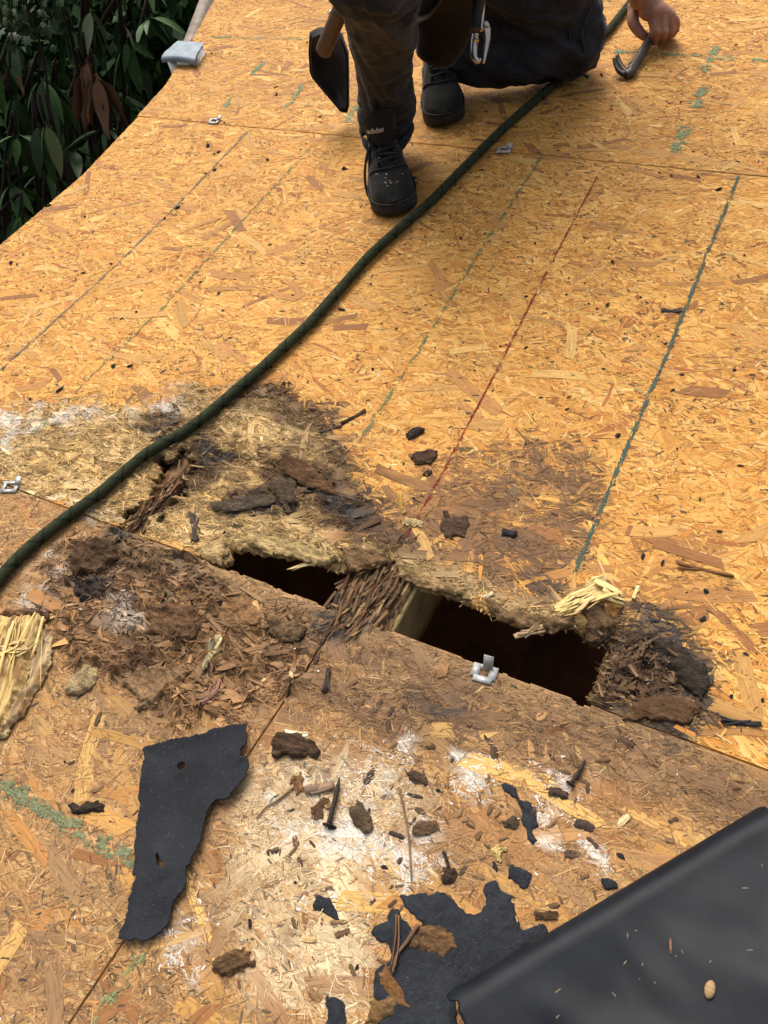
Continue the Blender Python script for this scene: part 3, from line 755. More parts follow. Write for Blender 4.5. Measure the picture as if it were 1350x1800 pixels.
# ------------------------------------------------------------------ panel clips in the joints
def clip(nm_label, x, y, ang, pieces):
    base = rp(x, y, 0.0)
    o = empty('panel_clip', base, nm_label, 'clip', 'metal clips in the board joints')
    R = Matrix.Rotation(ang, 4, 'Z')
    for nm, lst in pieces:
        m = MB()
        for lo, hi, tilt, piv in lst:
            M = R @ Matrix.Translation(piv) @ Matrix.Rotation(tilt, 4, 'X')
            m.box(lo, hi, M)
        me = new_mesh(nm, *m.data(), mat=M_GALV)
        obj(nm, me, o)
    return o
Z0 = Vector((0, 0, 0.0030))
# the clip standing at the lip of the hole: plate with a window and an upright tab
clip('bent galvanised panel clip standing on the lower lip of the hole', 853, 1180, 0.10, [
    ('plate', [((-0.017, -0.012, 0), (-0.0065, 0.007, 0.0016), 0, Z0), ((0.0065, -0.012, 0), (0.017, 0.007, 0.0016), 0, Z0), ((-0.0125, -0.0185, 0.0002), (0.0125, -0.0095, 0.0018), 0, Z0), ((-0.0068, 0.002, 0.0003), (0.0068, 0.0068, 0.0019), 0, Z0)]),
    ('tab', [((-0.0065, 0.0, 0), (0.0068, 0.022, 0.0016), math.radians(68), Vector((0.003, 0.004, 0.004)))])])
ring = lambda: [('plate', [((-0.016, -0.013, 0), (-0.009, 0.013, 0.0016), 0, Z0), ((0.009, -0.013, 0), (0.016, 0.006, 0.0016), 0, Z0), ((-0.0092, -0.0128, 0.0002), (0.0092, -0.006, 0.0018), 0, Z0), ((-0.0092, 0.006, 0.0004), (0.010, 0.0128, 0.002), 0, Z0)]),
                ('tab', [((-0.004, 0, 0), (0.006, 0.016, 0.0016), 0.25, Vector((0.012, 0.004, 0.0048)))])]
clip('galvanised panel clip lying in the board joint at the left edge of the picture', 20, 858, 0.35, ring())
clip('small grey panel clip in the upper joint left of the worker', 377, 215, 0.1, ring())
clip('small blue grey panel clip in the upper joint beside the rope', 886, 266, 0.2, ring())

# ------------------------------------------------------------------ rotten top of the doubled rafter, shreds in the hole
def shred_cloud(n, sample, L, W, seed, pal, pal_p, tilt=0.5, roll=0.8, grain_dir=1.57, spread=0.5, nseg=2):
    rng = np.random.default_rng(seed)
    P = sample(rng, n); n = len(P)
    ln = rng.uniform(*L, n); wd = rng.uniform(*W, n); ang = rng.normal(grain_dir, spread, n)
    k = nseg + 1; tp = np.linspace(-0.5, 0.5, k)
    tl = rng.normal(0, tilt, n); rl = rng.normal(0, roll, n); cu = rng.normal(0, 0.25, n)
    V = np.empty((n, 2, k, 3)); UV = np.empty((n, 2, k, 2))
    for s in (0, 1):
        w = wd[:, None] * (s - 0.5) * (1 - 0.6 * rng.random((n, k)))
        l = ln[:, None] * tp[None]
        V[:, s, :, 0] = P[:, :1] + l * np.cos(ang)[:, None] - w * np.sin(ang)[:, None] * np.cos(rl)[:, None]
        V[:, s, :, 1] = P[:, 1:2] + l * np.sin(ang)[:, None] + w * np.cos(ang)[:, None] * np.cos(rl)[:, None]
        V[:, s, :, 2] = P[:, 2:3] + l * np.sin(tl)[:, None] + w * np.sin(rl)[:, None] + cu[:, None] * ln[:, None] * (2 * tp ** 2)[None]
        UV[:, s, :, 0] = l; UV[:, s, :, 1] = w
    UV += rng.uniform(0, 30, (n, 1, 1, 2))
    col = np.asarray(pal)[rng.choice(len(pal), n, p=pal_p)] * rng.uniform(0.7, 1.3, n)[:, None]
    j = np.arange(nseg); q = np.stack([j, j + 1, k + j + 1, k + j], -1)
    Q = (np.arange(n)[:, None, None] * 2 * k + q[None]).reshape(-1, 4)
    return V.reshape(-1, 3), Q, np.repeat(col, 2 * k, 0), UV.reshape(-1, 2), n
ROTPAL = np.array([(0.17, 0.10, 0.05), (0.11, 0.06, 0.03), (0.24, 0.14, 0.065), (0.05, 0.035, 0.025), (0.36, 0.24, 0.11), (0.20, 0.085, 0.035)])
ROTP = [0.3, 0.25, 0.2, 0.1, 0.08, 0.07]
def on_rafter(rng, n):
    y = rng.uniform(-0.03, 0.17, n); x = rng.normal(-0.042, 0.020, n).clip(-0.085, 0.002) - 0.02 * (rng.random(n) < 0.3)
    return np.stack([x, y, -0.019 + 0.016 * rng.random(n) ** 1.5 + 0.012 * np.exp(-((y + 0.0) / 0.03) ** 2) * rng.random(n) - 0.5 * np.maximum(0, -0.078 - x)], -1)
fl = Flakes()
fl.add(shred_cloud(1100, on_rafter, (0.015, 0.065), (0.0015, 0.008), 5, ROTPAL * 0.72, ROTP, 0.07, 0.35, 1.45, 0.16))
fl.add(shred_cloud(900, on_rafter, (0.004, 0.018), (0.001, 0.006), 6, ROTPAL, ROTP, 0.4, 0.8, 1.2, 0.9))
o = obj('rotten_shreds', fl.mesh('rotten_shreds', M_ROT), roof, kind='stuff'); o['label'] = 'dark rotten shreds on the rafter in the hole'
# bright split face on the rafter's side
m = MB()
rng = np.random.default_rng(4)
for k in range(7):
    y = -0.01 + 0.023 * k
    m.tube([(0.003 + 0.004 * rng.random(), y, -0.024), (0.0045, y + 0.04, -0.027 + 0.004 * rng.random()), (0.002, y + 0.075, -0.023)], [(0.003, 0.006), (0.004, 0.007), (0.001, 0.002)], 6)
V, F = m.data()
obj('split_edge', new_mesh('split_edge', V, F, np.tile((0.62, 0.46, 0.20), (len(V), 1)), V[:, :2] @ np.array([[0, 1], [1, 0]]), M_ROT), roof, label='pale freshly split edge of the rafter')
def in_pit(rng, n):
    q = []
    while len(q) < n:
        x, y = rng.uniform(1035, 1190), rng.uniform(1105, 1245)
        p = rp(x, y)
        if lookup(pit, p[0], p[1]) > 0.4 and near(HOLEI, p[0] - 0.008, p[1]) < 0.5: q.append((p[0], p[1], float(height(p[0], p[1])) + 0.004 + 0.012 * rng.random() ** 2))
    return np.array(q)
PITPAL = np.array([(0.12, 0.07, 0.036), (0.08, 0.047, 0.026), (0.19, 0.12, 0.06), (0.045, 0.03, 0.022)])
fl = Flakes()
fl.add(shred_cloud(800, in_pit, (0.004, 0.022), (0.0015, 0.007), 7, PITPAL, [0.35, 0.35, 0.18, 0.12], 0.28, 0.4, 0.6, 1.2))
o = obj('rotten_shreds', fl.mesh('rotten_shreds', M_ROT), bm_, kind='stuff'); o['label'] = 'heap of small brown shreds in the rotten pocket'
def in_slot(rng, n):
    t = rng.random(n); a_ = rp(226, 948); b_ = rp(334, 836)
    P = a_[None, :2] * (1 - t[:, None]) + b_[None, :2] * t[:, None] + rng.normal(0, 0.007, (n, 2))
    P[:, 0] = np.clip(P[:, 0] - 0.03, -0.514, -0.478)
    return np.column_stack([P, -0.019 + 0.008 * rng.random(n) ** 2])
fl = Flakes()
fl.add(shred_cloud(260, in_slot, (0.02, 0.07), (0.002, 0.006), 8, ROTPAL, ROTP, 0.06, 0.6, 1.45, 0.15))
o = obj('rotten_shreds', fl.mesh('rotten_shreds', M_ROT), roof, kind='stuff'); o['label'] = 'dark splintered rafter wood in the narrow split'
# ------------------------------------------------------------------ rope
M_ROPE, nt, N, L, P = mat_new('braided_rope')
uv = N.new('ShaderNodeUVMap'); uv.uv_map = 'UVMap'
sx = N.new('ShaderNodeSeparateXYZ'); L.new(uv.outputs[0], sx.inputs[0])
def mth(op, a, b=None):
    n = N.new('ShaderNodeMath'); n.operation = op
    for i, v in enumerate((a, b)):
        if v is None: continue
        if np.isscalar(v): n.inputs[i].default_value = v
        else: L.new(v, n.inputs[i])
    return n.outputs[0]
u, v = sx.outputs[0], sx.outputs[1]
s1 = mth('SINE', mth('ADD', mth('MULTIPLY', u, 900.0), mth('MULTIPLY', v, 2 * math.pi * 8)))
s2 = mth('SINE', mth('SUBTRACT', mth('MULTIPLY', u, 900.0), mth('MULTIPLY', v, 2 * math.pi * 8)))
hgt = mth('MULTIPLY', s1, s2)
t1 = mth('SINE', mth('ADD', mth('MULTIPLY', u, 112.5), mth('MULTIPLY', v, 2 * math.pi)))
t2 = mth('SINE', mth('SUBTRACT', mth('MULTIPLY', u, 112.5), mth('MULTIPLY', v, 2 * math.pi)))
tr = mth('GREATER_THAN', mth('MAXIMUM', mth('MULTIPLY', t1, mth('GREATER_THAN', hgt, 0.0)), mth('MULTIPLY', t2, mth('LESS_THAN', hgt, 0.0))), 0.93)
nz = noise(N, L, uv.outputs[0], 60, 3)
rr = ramp(N, [(0.3, (0.022, 0.028, 0.014)), (0.7, (0.052, 0.062, 0.032))]); L.new(nz.outputs[0], rr.inputs[0])
L.new(mixc(N, L, tr, rr.outputs[0], (0.008, 0.009, 0.010)), P.inputs['Base Color'])
P.inputs['Roughness'].default_value = 0.8; P.inputs['Specular IOR Level'].default_value = 0.1
b = N.new('ShaderNodeBump'); b.inputs['Strength'].default_value = 0.6; b.inputs['Distance'].default_value = 0.0012
L.new(hgt, b.inputs['Height']); L.new(b.outputs[0], P.inputs['Normal'])
RR = 0.0098
rpx = [(1180, -110), (1135, -35), (1108, 6), (1067, 58), (1020, 108), (972, 152), (885, 228), (815, 298), (760, 354), (705, 402), (650, 452), (600, 508), (545, 570), (490, 622), (440, 668), (380, 716), (310, 766), (240, 812), (175, 868), (110, 918), (45, 972), (0, 1020), (-45, 1085), (-80, 1160)]
ctrl = []
for q in rpx:
    p = rp(q[0], q[1], RR); p[2] = RR + float(height(p[0], p[1])) + 0.001; ctrl.append(p)
ctrl = np.array(ctrl)
Pp = spline(ctrl, 700)
Pp[:, 2] = RR + 0.0035 + np.convolve(np.pad(np.array([height(p[0], p[1]) for p in Pp]), 12, 'edge'), np.ones(25) / 25, 'valid')
seg = 20
s_len = np.concatenate([[0], np.cumsum(np.linalg.norm(np.diff(Pp, axis=0), axis=1))])
m = MB(); m.tube(Pp, RR, seg + 0, cap=False)
V, F = m.data()
# duplicate the seam column so the UVs close
V = V.reshape(len(Pp), seg, 3); V = np.concatenate([V, V[:, :1]], 1)
jit = 1 + 0.02 * np.sin(s_len * 60)[:, None, None]
uvr = np.stack(np.broadcast_arrays(s_len[:, None], np.linspace(0, 1, seg + 1)[None, :]), -1).reshape(-1, 2)
top('rope', V.reshape(-1, 3), grid_faces(seg + 1, len(Pp)), 'dark green braided rope lying diagonally across the deck under the worker', 'rope', M_ROPE, uv=uvr, smooth=True)

# ------------------------------------------------------------------ tar paper
def felt_material(name, col, rough, spec, speck=0.0, var=0.25, scale=120, bump=0.25, bd=0.0012):
    m, nt, N, L, P = mat_new(name)
    tc = N.new('ShaderNodeTexCoord')
    n = noise(N, L, tc.outputs['Object'], scale, 5, 0.7); n2 = noise(N, L, tc.outputs['Object'], 9, 4, 0.6); n3 = noise(N, L, tc.outputs['Object'], 650, 2, 0.5)
    r = ramp(N, [(0.25, 1 - var), (0.75, 1 + var)]); L.new(n.outputs[0], r.inputs[0])
    r2 = ramp(N, [(0.3, 0.75), (0.7, 1.3)]); L.new(n2.outputs[0], r2.inputs[0])
    c = mixc(N, L, 1.0, mixc(N, L, 1.0, col, r.outputs[0], 'MULTIPLY'), r2.outputs[0], 'MULTIPLY')
    if speck:
        r3 = ramp(N, [(speck, 0.0), (speck + 0.05, 1.0)]); L.new(n3.outputs[0], r3.inputs[0])
        c = mixc(N, L, r3.outputs[0], c, (0.13, 0.12, 0.105))
    L.new(c, P.inputs['Base Color']); P.inputs['Roughness'].default_value = rough; P.inputs['Specular IOR Level'].default_value = spec
    b = N.new('ShaderNodeBump'); b.inputs['Strength'].default_value = bump; b.inputs['Distance'].default_value = bd
    L.new(n.outputs[0], b.inputs['Height']); L.new(b.outputs[0], P.inputs['Normal'])
    return m
M_FELT = felt_material('asphalt_felt', (0.019, 0.021, 0.025), 0.82, 0.12, 0.68, 0.2, 300, 0.2)
M_FLAP = felt_material('smooth_underlay', (0.0064, 0.0085, 0.0125), 0.50, 0.17, 0.80, 0.3, 35, 0.22)
M_TAR = felt_material('stuck_tar_felt', (0.022, 0.025, 0.030), 0.85, 0.15, 0.68, 0.4, 130, 0.9, 0.003)

def sheet(poly, hfun, res=0.0025, th=0.0016, holes=(), rag=5, seed=0, flat_xy=False):
    """an irregular sheet with torn outline traced on the deck; returns V, F"""
    Pw = np.asarray(poly, float) if flat_xy else np.array([rp(*q)[:2] for q in poly])
    xs = np.arange(Pw[:, 0].min() - 0.01, Pw[:, 0].max() + 0.01, res); ys = np.arange(Pw[:, 1].min() - 0.01, Pw[:, 1].max() + 0.01, res)
    X, Y = np.meshgrid(xs, ys)
    wx = X + rag * 0.001 * (fbm(X * 90, Y * 90, 70 + seed, 4) - 0.5) * 2; wy = Y + rag * 0.001 * (fbm(X * 90, Y * 90, 80 + seed, 4) - 0.5) * 2
    d = signed_dist(wx, wy, Pw)
    for h in holes:
        hw = np.array([rp(*q)[:2] for q in h]); d = np.minimum(d, -signed_dist(wx, wy, hw))
    inside = d > 0
    Z = hfun(X, Y, d)
    nx, ny = len(xs), len(ys)
    F = grid_faces(nx, ny)
    ins = inside.ravel()
    F = F[ins[F].sum(1) >= 3]
    V = np.stack([X, Y, Z], -1).reshape(-1, 3)
    # pull outside corner vertices to the outline
    used = np.unique(F); mp = np.full(len(V), -1); mp[used] = np.arange(len(used)); F = mp[F]; V = V[used]
    n = len(V)
    Vb = V.copy(); Vb[:, 2] -= th
    E = np.concatenate([F[:, [0, 1]], F[:, [1, 2]], F[:, [2, 3]], F[:, [3, 0]]]); k = np.sort(E, 1); kk = k[:, 0].astype(np.int64) * n + k[:, 1]
    _, idx, cnt = np.unique(kk, return_index=True, return_counts=True); B = E[idx[cnt == 1]]
    W = np.stack([B[:, 1], B[:, 0], B[:, 0] + n, B[:, 1] + n], -1)
    # soften the stepped outline
    nb = np.zeros((n, 3)); cn = np.zeros(n)
    for a_, b_ in ((0, 1), (1, 0)):
        np.add.at(nb, B[:, a_], V[B[:, b_]]); np.add.at(cn, B[:, a_], 1)
    mk = cn > 0; V[mk, :2] = 0.5 * V[mk, :2] + 0.5 * (nb[mk] / cn[mk][:, None])[:, :2]; Vb[:, :2] = V[:, :2]
    return np.concatenate([V, Vb]), [F, F[:, ::-1] + n, W]

scrap = [(258, 1322), (300, 1309), (360, 1294), (418, 1276), (440, 1276), (439, 1312), (428, 1326), (434, 1333), (446, 1342), (443, 1360), (424, 1390), (412, 1410), (386, 1413), (372, 1430),
         (364, 1470), (350, 1500), (336, 1535), (334, 1555), (310, 1590), (303, 1625), (288, 1640), (268, 1657), (214, 1653), (216, 1640), (226, 1622), (236, 1570), (243, 1520), (240, 1480), (248, 1430), (252, 1380), (260, 1345)]
hol = [[(316, 1352), (324, 1343), (332, 1348), (328, 1356), (320, 1362)], [(281, 1507), (284, 1506), (290, 1520), (296, 1526), (290, 1529), (283, 1522)], [(232, 1548), (246, 1540), (248, 1546), (236, 1554)], [(292, 1582), (298, 1578), (297, 1588)], [(426, 1331), (442, 1322), (445, 1326), (430, 1336)]]
sh = lambda X, Y, d: height(X, Y) * 0.3 + 0.006 + 0.011 * (fbm(X * 11, Y * 11, 9, 3) - 0.35).clip(0) + 0.010 * np.exp(-np.clip(d, 0, 1) / 0.012) * fbm(X * 16, Y * 16, 10) + 0.012 * np.clip((Y + 0.50) / 0.02 * -1, 0, 1) ** 2 * 0
V, F = sheet(scrap, sh, 0.0022, 0.0016, hol, 4, 1)
top('felt_scrap', V, F, 'torn strip of black roofing felt with small holes lying on the lower left board', 'roofing felt', M_FELT)

flat = lambda X, Y, d: height(X, Y) * 0.8 + 0.0022 + 0.0026 * np.clip(d / 0.012, 0, 1) + 0.0022 * (fbm(X * 70, Y * 70, 12, 4) - 0.4)
patches = [
    ([(699, 1580), (735, 1570), (765, 1568), (790, 1572), (802, 1592), (822, 1602), (843, 1607), (849, 1590), (850, 1562), (866, 1550), (884, 1566), (905, 1574), (908, 1600), (911, 1632), (930, 1636), (950, 1626), (968, 1640), (880, 1720), (800, 1748), (812, 1840), (640, 1840), (668, 1790), (655, 1745), (656, 1706), (684, 1690), (690, 1668), (670, 1652), (650, 1642), (655, 1628), (672, 1620), (684, 1598), (698, 1600), (724, 1630), (748, 1640), (736, 1620), (714, 1600)],
     'large ragged black patch of tar felt stuck to the board beside the rolled underlay'),
    ([(552, 1582), (562, 1576), (580, 1578), (586, 1592), (598, 1604), (596, 1622), (580, 1618), (570, 1604), (556, 1606), (549, 1594)], 'small isolated black tar patch left of the large one'),
    ([(566, 1762), (572, 1748), (592, 1758), (606, 1762), (610, 1800), (590, 1840), (560, 1830), (572, 1788)], 'black tar patch at the bottom edge of the picture'),
    ([(890, 1530), (898, 1518), (918, 1524), (934, 1532), (936, 1552), (922, 1560), (904, 1550), (890, 1548)], 'small black tar patch above the large patch'),
    ([(862, 1514), (872, 1512), (878, 1524), (874, 1538), (866, 1530)], 'tiny black tar scrap beside a yellow flake'),
    ([(880, 1374), (896, 1380), (908, 1392), (912, 1408), (928, 1412), (934, 1428), (948, 1444), (946, 1452), (934, 1456), (948, 1480), (936, 1488), (926, 1470), (916, 1446), (914, 1424), (904, 1408), (884, 1394)], 'thin grey streaked tar strip among white paint spots'),
    ([(1056, 1548), (1066, 1540), (1084, 1548), (1086, 1560), (1070, 1574), (1060, 1562)], 'tiny tar patch at the edge of the rolled underlay')]
for i, (pl, lb) in enumerate(patches):
    V, F = sheet(pl, flat, 0.0024, 0.002, (), 6, 10 + i)
    top('tar_patch', V, F, lb, 'tar patch', M_TAR, 'tar felt stuck to the boards')

# rolled underlay at the lower right: folded back on itself, hollow under the fold
A0 = rp(790, 1746, 0.030); A1 = rp(1332, 1424, 0.030)
ax = (A1 - A0); Lx = np.linalg.norm(ax); ax /= Lx
pr = np.array([ax[1], -ax[0], 0.0])                       # down and to the right, away from the fold
ns, nt_ = 120, 90
prof = []
R = 0.026
for t in np.linspace(0, 1, nt_):
    if t < 0.12:
        s = t / 0.12; prof.append((0.16 - 0.16 * s + R, 0.004 + 0.002 * math.sin(s * 3)))
    elif t < 0.32:
        a_ = (t - 0.12) / 0.20 * math.pi; prof.append((R - R * math.sin(a_), 0.004 + R - R * math.cos(a_)))
    else:
        s = (t - 0.32) / 0.68; prof.append((R + 0.55 * s, 0.004 + 2 * R + 0.040 * math.sin(min(1, s * 2.2) * math.pi / 2) - 0.02 * s))
prof = np.array(prof)
S = np.linspace(0, 1, ns)
V = np.empty((nt_, ns, 3))
for j in range(nt_):
    for i in range(ns):
        s = S[i]; q, z = prof[j]
        e = 0.010 * (fbm(np.array(j * 0.16), np.array(3.0), 91, 3) - 0.5) * (1 - abs(2 * s - 1)) * 0 
        torn0 = 0.016 * (float(fbm(np.array(j * 0.35), np.array(1.0), 92, 3)) - 0.5) * (1 - s) ** 6
        torn1 = 0.008 * (float(fbm(np.array(j * 0.35), np.array(2.0), 93, 3)) - 0.5) * s ** 6
        wv = 0.040 * (float(fbm(np.array(s * 2.6 + q * 3), np.array(q * 5.0 - s * 2.4), 94, 3)) - 0.5) * min(1, q / 0.08)
        k = 0.84 + 0.25 * s
        pos = A0 * [1, 1, 0] + ax * (s * (Lx + 0.0) + torn0 + torn1 + 0.02 * q) + pr * q
        V[j, i] = pos + [0, 0, max(0.003, z * k + wv)]
F = grid_faces(ns, nt_)
n = ns * nt_
Vv = V.reshape(-1, 3)
nrm = np.zeros_like(Vv)
fn = np.cross(Vv[F[:, 1]] - Vv[F[:, 0]], Vv[F[:, 3]] - Vv[F[:, 0]])
for c_ in range(4): np.add.at(nrm, F[:, c_], fn)
nrm /= np.linalg.norm(nrm, axis=1)[:, None] + 1e-12
Vb = Vv - nrm * 0.0016
bd = np.concatenate([np.arange(ns), np.arange(1, nt_) * ns + ns - 1, (n - 1) - np.arange(1, ns), (np.arange(nt_ - 2, 0, -1)) * ns])
W = np.stack([np.roll(bd, -1), bd, bd + n, np.roll(bd, -1) + n], -1)
top('underlay_roll', np.concatenate([Vv, Vb]), [F, F[:, ::-1] + n, W], 'wide sheet of smooth black underlay folded back at the lower right corner', 'underlay', M_FLAP, smooth=True)
def flap_point(s, q):
    """a point on top of the folded sheet"""
    i = int(np.clip(s, 0, 1) * (ns - 1)); j = int(np.argmin(np.abs(prof[:, 0] - q) + (np.arange(nt_) < 30) * 9))
    return V[j, i]
V_FLAP = V.copy()
# ------------------------------------------------------------------ the worker
def cloth_material(name, col, var=0.3, dust=0.0, rough=0.9, weave=900):
    m, nt, N, L, P = mat_new(name)
    tc = N.new('ShaderNodeTexCoord')
    n = noise(N, L, tc.outputs['Object'], 14, 5, 0.65); n2 = noise(N, L, tc.outputs['Object'], weave, 2, 0.5); n3 = noise(N, L, tc.outputs['Object'], 45, 5, 0.7)
    r = ramp(N, [(0.3, 1 - var), (0.7, 1 + var)]); L.new(n.outputs[0], r.inputs[0])
    c = mixc(N, L, 1.0, col, r.outputs[0], 'MULTIPLY')
    if dust:
        r3 = ramp(N, [(0.52, 0.0), (0.78, dust)]); L.new(n3.outputs[0], r3.inputs[0])
        c = mixc(N, L, r3.outputs[0], c, (0.11, 0.112, 0.118))
    L.new(c, P.inputs['Base Color']); P.inputs['Roughness'].default_value = rough; P.inputs['Specular IOR Level'].default_value = 0.2
    P.inputs['Sheen Weight'].default_value = 0.12; P.inputs['Sheen Roughness'].default_value = 0.4
    b = N.new('ShaderNodeBump'); b.inputs['Strength'].default_value = 0.35; b.inputs['Distance'].default_value = 0.0008
    L.new(n2.outputs[0], b.inputs['Height']); L.new(b.outputs[0], P.inputs['Normal'])
    return m
M_TROUS = cloth_material('charcoal_work_cloth', (0.021, 0.0235, 0.031), 0.5, 0.20)
M_SHIRT = cloth_material('dark_grey_jersey', (0.035, 0.036, 0.04), 0.2)
M_SHOE = cloth_material('black_worn_suede', (0.016, 0.0155, 0.013), 0.4, 0.38, 0.85, 500)
M_SOLE = simple_material('dusty_black_rubber', (0.026, 0.024, 0.022), 0.7, 0.3, nscale=60, var=0.45)
M_LACE = cloth_material('black_lace', (0.010, 0.010, 0.011), 0.2)
M_POUCH = cloth_material('black_nylon_pouch', (0.008, 0.008, 0.009), 0.3, 0.06, 0.7)
M_LEATHER = simple_material('brown_leather_strap', (0.075, 0.038, 0.018), 0.6, 0.35, nscale=40, var=0.3)
M_STEEL = simple_material('worn_steel', (0.50, 0.47, 0.43), 0.28, 0.5, metal=1.0, nscale=40, var=0.25, bump=0.1)
M_IRON = simple_material('dark_forged_steel', (0.060, 0.048, 0.042), 0.5, 0.4, metal=0.3, nscale=60, var=0.45, bump=0.2)
M_GRIP = simple_material('black_rubber_grip', (0.012, 0.012, 0.012), 0.55, 0.4, nscale=60, var=0.2)
M_HANDLE = wood_material('grey_brown_handle_wood', 0.8, 0.3, 0.6)
M_LETTER = simple_material('pale_print', (0.50, 0.48, 0.45), 0.6, 0.2, nscale=200, var=0.2, bump=0)
M_RED = simple_material('red_tape', (0.16, 0.012, 0.014), 0.5, 0.3)
M_HAIR = simple_material('dark_hair', (0.012, 0.009, 0.007), 0.6, 0.3, nscale=200, var=0.5, bump=0.6)
M_EYE = simple_material('eye_white', (0.6, 0.58, 0.55), 0.25, 0.5, bump=0, var=0.02)
M_SKIN, nt, N, L, P = mat_new('skin')
tc = N.new('ShaderNodeTexCoord'); n1 = noise(N, L, tc.outputs['Object'], 30, 4); n2 = noise(N, L, tc.outputs['Object'], 210, 5, 0.7)
rr = ramp(N, [(0.3, (0.27, 0.125, 0.075)), (0.7, (0.40, 0.205, 0.13))]); L.new(n1.outputs[0], rr.inputs[0]); L.new(rr.outputs[0], P.inputs['Base Color'])
P.inputs['Roughness'].default_value = 0.6; P.inputs['Subsurface Weight'].default_value = 0.05; P.inputs['Subsurface Radius'].default_value = (0.01, 0.004, 0.002)
b = N.new('ShaderNodeBump'); b.inputs['Strength'].default_value = 0.8; b.inputs['Distance'].default_value = 0.002; L.new(n2.outputs[0], b.inputs['Height']); L.new(b.outputs[0], P.inputs['Normal'])

def fuse(mb, voxel, smooth_it=4, factor=0.5):
    """one continuous skin over the collected shapes"""
    V, F = mb.data()
    me = new_mesh('fuse', V, F)
    o = bpy.data.objects.new('fuse', me); C.objects.link(o)
    r = o.modifiers.new('r', 'REMESH'); r.mode = 'VOXEL'; r.voxel_size = voxel; r.use_smooth_shade = True
    s = o.modifiers.new('s', 'SMOOTH'); s.factor = factor; s.iterations = smooth_it
    dg = bpy.context.evaluated_depsgraph_get(); dg.update()
    ev = o.evaluated_get(dg); m2 = bpy.data.meshes.new_from_object(ev)
    bpy.data.objects.remove(o); bpy.data.meshes.remove(me)
    return m2

def co(me):
    a = np.empty(len(me.vertices) * 3, np.float32); me.vertices.foreach_get('co', a); return a.reshape(-1, 3).astype(float)
def nrm(me):
    a = np.empty(len(me.vertices) * 3, np.float32); me.vertices.foreach_get('normal', a); return a.reshape(-1, 3).astype(float)
def set_co(me, a): me.vertices.foreach_set('co', a.astype(np.float32).ravel()); me.update()

UPW = np.array([0, math.sin(SLOPE), math.cos(SLOPE)])        # straight up, in the roof frame
PB = np.array([-0.53, 1.20, 0.0])
person = empty('person', PB, 'crouching worker in dark trousers and black shoes with one hand on the deck', 'person')
def pv(*p): return np.array(p, float) - PB

hipR, kneeR, ankR = pv(-0.555, 1.42, 0.42), pv(-0.385, 0.875, 0.490), pv(-0.522, 1.070, 0.10)
hipL, kneeL, ankL = pv(-0.46, 1.46, 0.38), pv(-0.242, 1.525, 0.115), pv(-0.585, 1.475, 0.13)
m = MB()
def limb(m, pts, rad, n=26, seg=20):
    pts = np.array(pts); P = spline(pts, n); r = np.interp(np.linspace(0, len(pts) - 1, n), np.arange(len(pts)), rad)
    m.tube(P, list(r), seg)
    m.ball(P[0], r[0], 16, 10); m.ball(P[-1], r[-1], 16, 10)
hemR = rp(679, 226, 0.105) - PB
limb(m, [hipR, 0.5 * (hipR + kneeR) + [0, 0, 0.02], kneeR], [0.092, 0.080, 0.066])
kp = rp(664, -12, 0.44) - PB
limb(m, [kneeR, kp, rp(672, 60, 0.33) - PB, rp(678, 140, 0.205) - PB, rp(680, 205, 0.100) - PB], [0.070, 0.069, 0.065, 0.062, 0.058])
m.tube([rp(680, 198, 0.112) - PB, rp(679, 218, 0.085) - PB, rp(678, 234, 0.068) - PB], [0.058, 0.062, 0.057], 20)
kneeLp = rp(1005, 68, 0.098) - PB
limb(m, [hipL, 0.5 * (hipL + kneeLp) + [0.01, 0, 0.03], kneeLp + [-0.02, 0.02, 0.012]], [0.115, 0.112, 0.090])
limb(m, [0.5 * (hipL + kneeLp) + [-0.06, 0.0, -0.03], 0.3 * hipL + 0.7 * kneeLp + [-0.06, 0, -0.01], kneeLp], [0.090, 0.090, 0.080])
limb(m, [kneeLp, rp(905, 98, 0.085) - PB, rp(800, 92, 0.10) - PB], [0.082, 0.066, 0.058])
m.ball(0.5 * (hipR + hipL) + [0, 0.04, -0.02], [0.17, 0.14, 0.14], 20, 12)
m.ball(0.5 * (hipR + hipL) + [0, 0.10, -0.10], [0.15, 0.13, 0.12], 20, 12)
m.tube([0.5 * (hipR + hipL), 0.5 * (hipR + hipL) + UPW * 0.18 + [0, 0.0, 0]], [(0.17, 0.12), (0.165, 0.115)], 24)
tm = fuse(m, 0.0065, 5)
c = co(tm); nn = nrm(tm)
w = c + PB
def ridged(a, b, s, o=3): return 1 - np.abs(2 * fbm(a, b, s, o) - 1)
# long folds down the shin, cross folds behind the knee and at the hem
wl_ = ridged(w[:, 0] * 24 + w[:, 1] * 6, w[:, 2] * 6 + w[:, 1] * 4, 201) - 0.7
wc_ = ridged(w[:, 2] * 30 + w[:, 0] * 9, w[:, 0] * 7 + w[:, 1] * 8, 202) - 0.7
onR = (w[:, 0] < -0.36) & (w[:, 1] < 1.2)
hem = np.clip((0.22 - w[:, 2]) / 0.1, 0, 1) * onR
wL = ridged(w[:, 0] * 13 + w[:, 2] * 22, w[:, 1] * 10, 203) - 0.7
d_ = np.where(onR, 0.022 * wl_ * (1 - 0.6 * hem) + 0.018 * wc_ * (0.35 + 1.2 * hem), 0.030 * wL + 0.014 * wc_)
d_ += 0.0025 * (fbm(w[:, 0] * 90 + w[:, 2] * 40, w[:, 1] * 70 + w[:, 2] * 30, 204) - 0.5)
c = c + nn * d_[:, None]
floor_ = 0.004 - PB[2]
c[:, 2] = np.maximum(c[:, 2], floor_)
set_co(tm, c); tm.materials.append(M_TROUS)
tr = obj('trousers', tm, person)
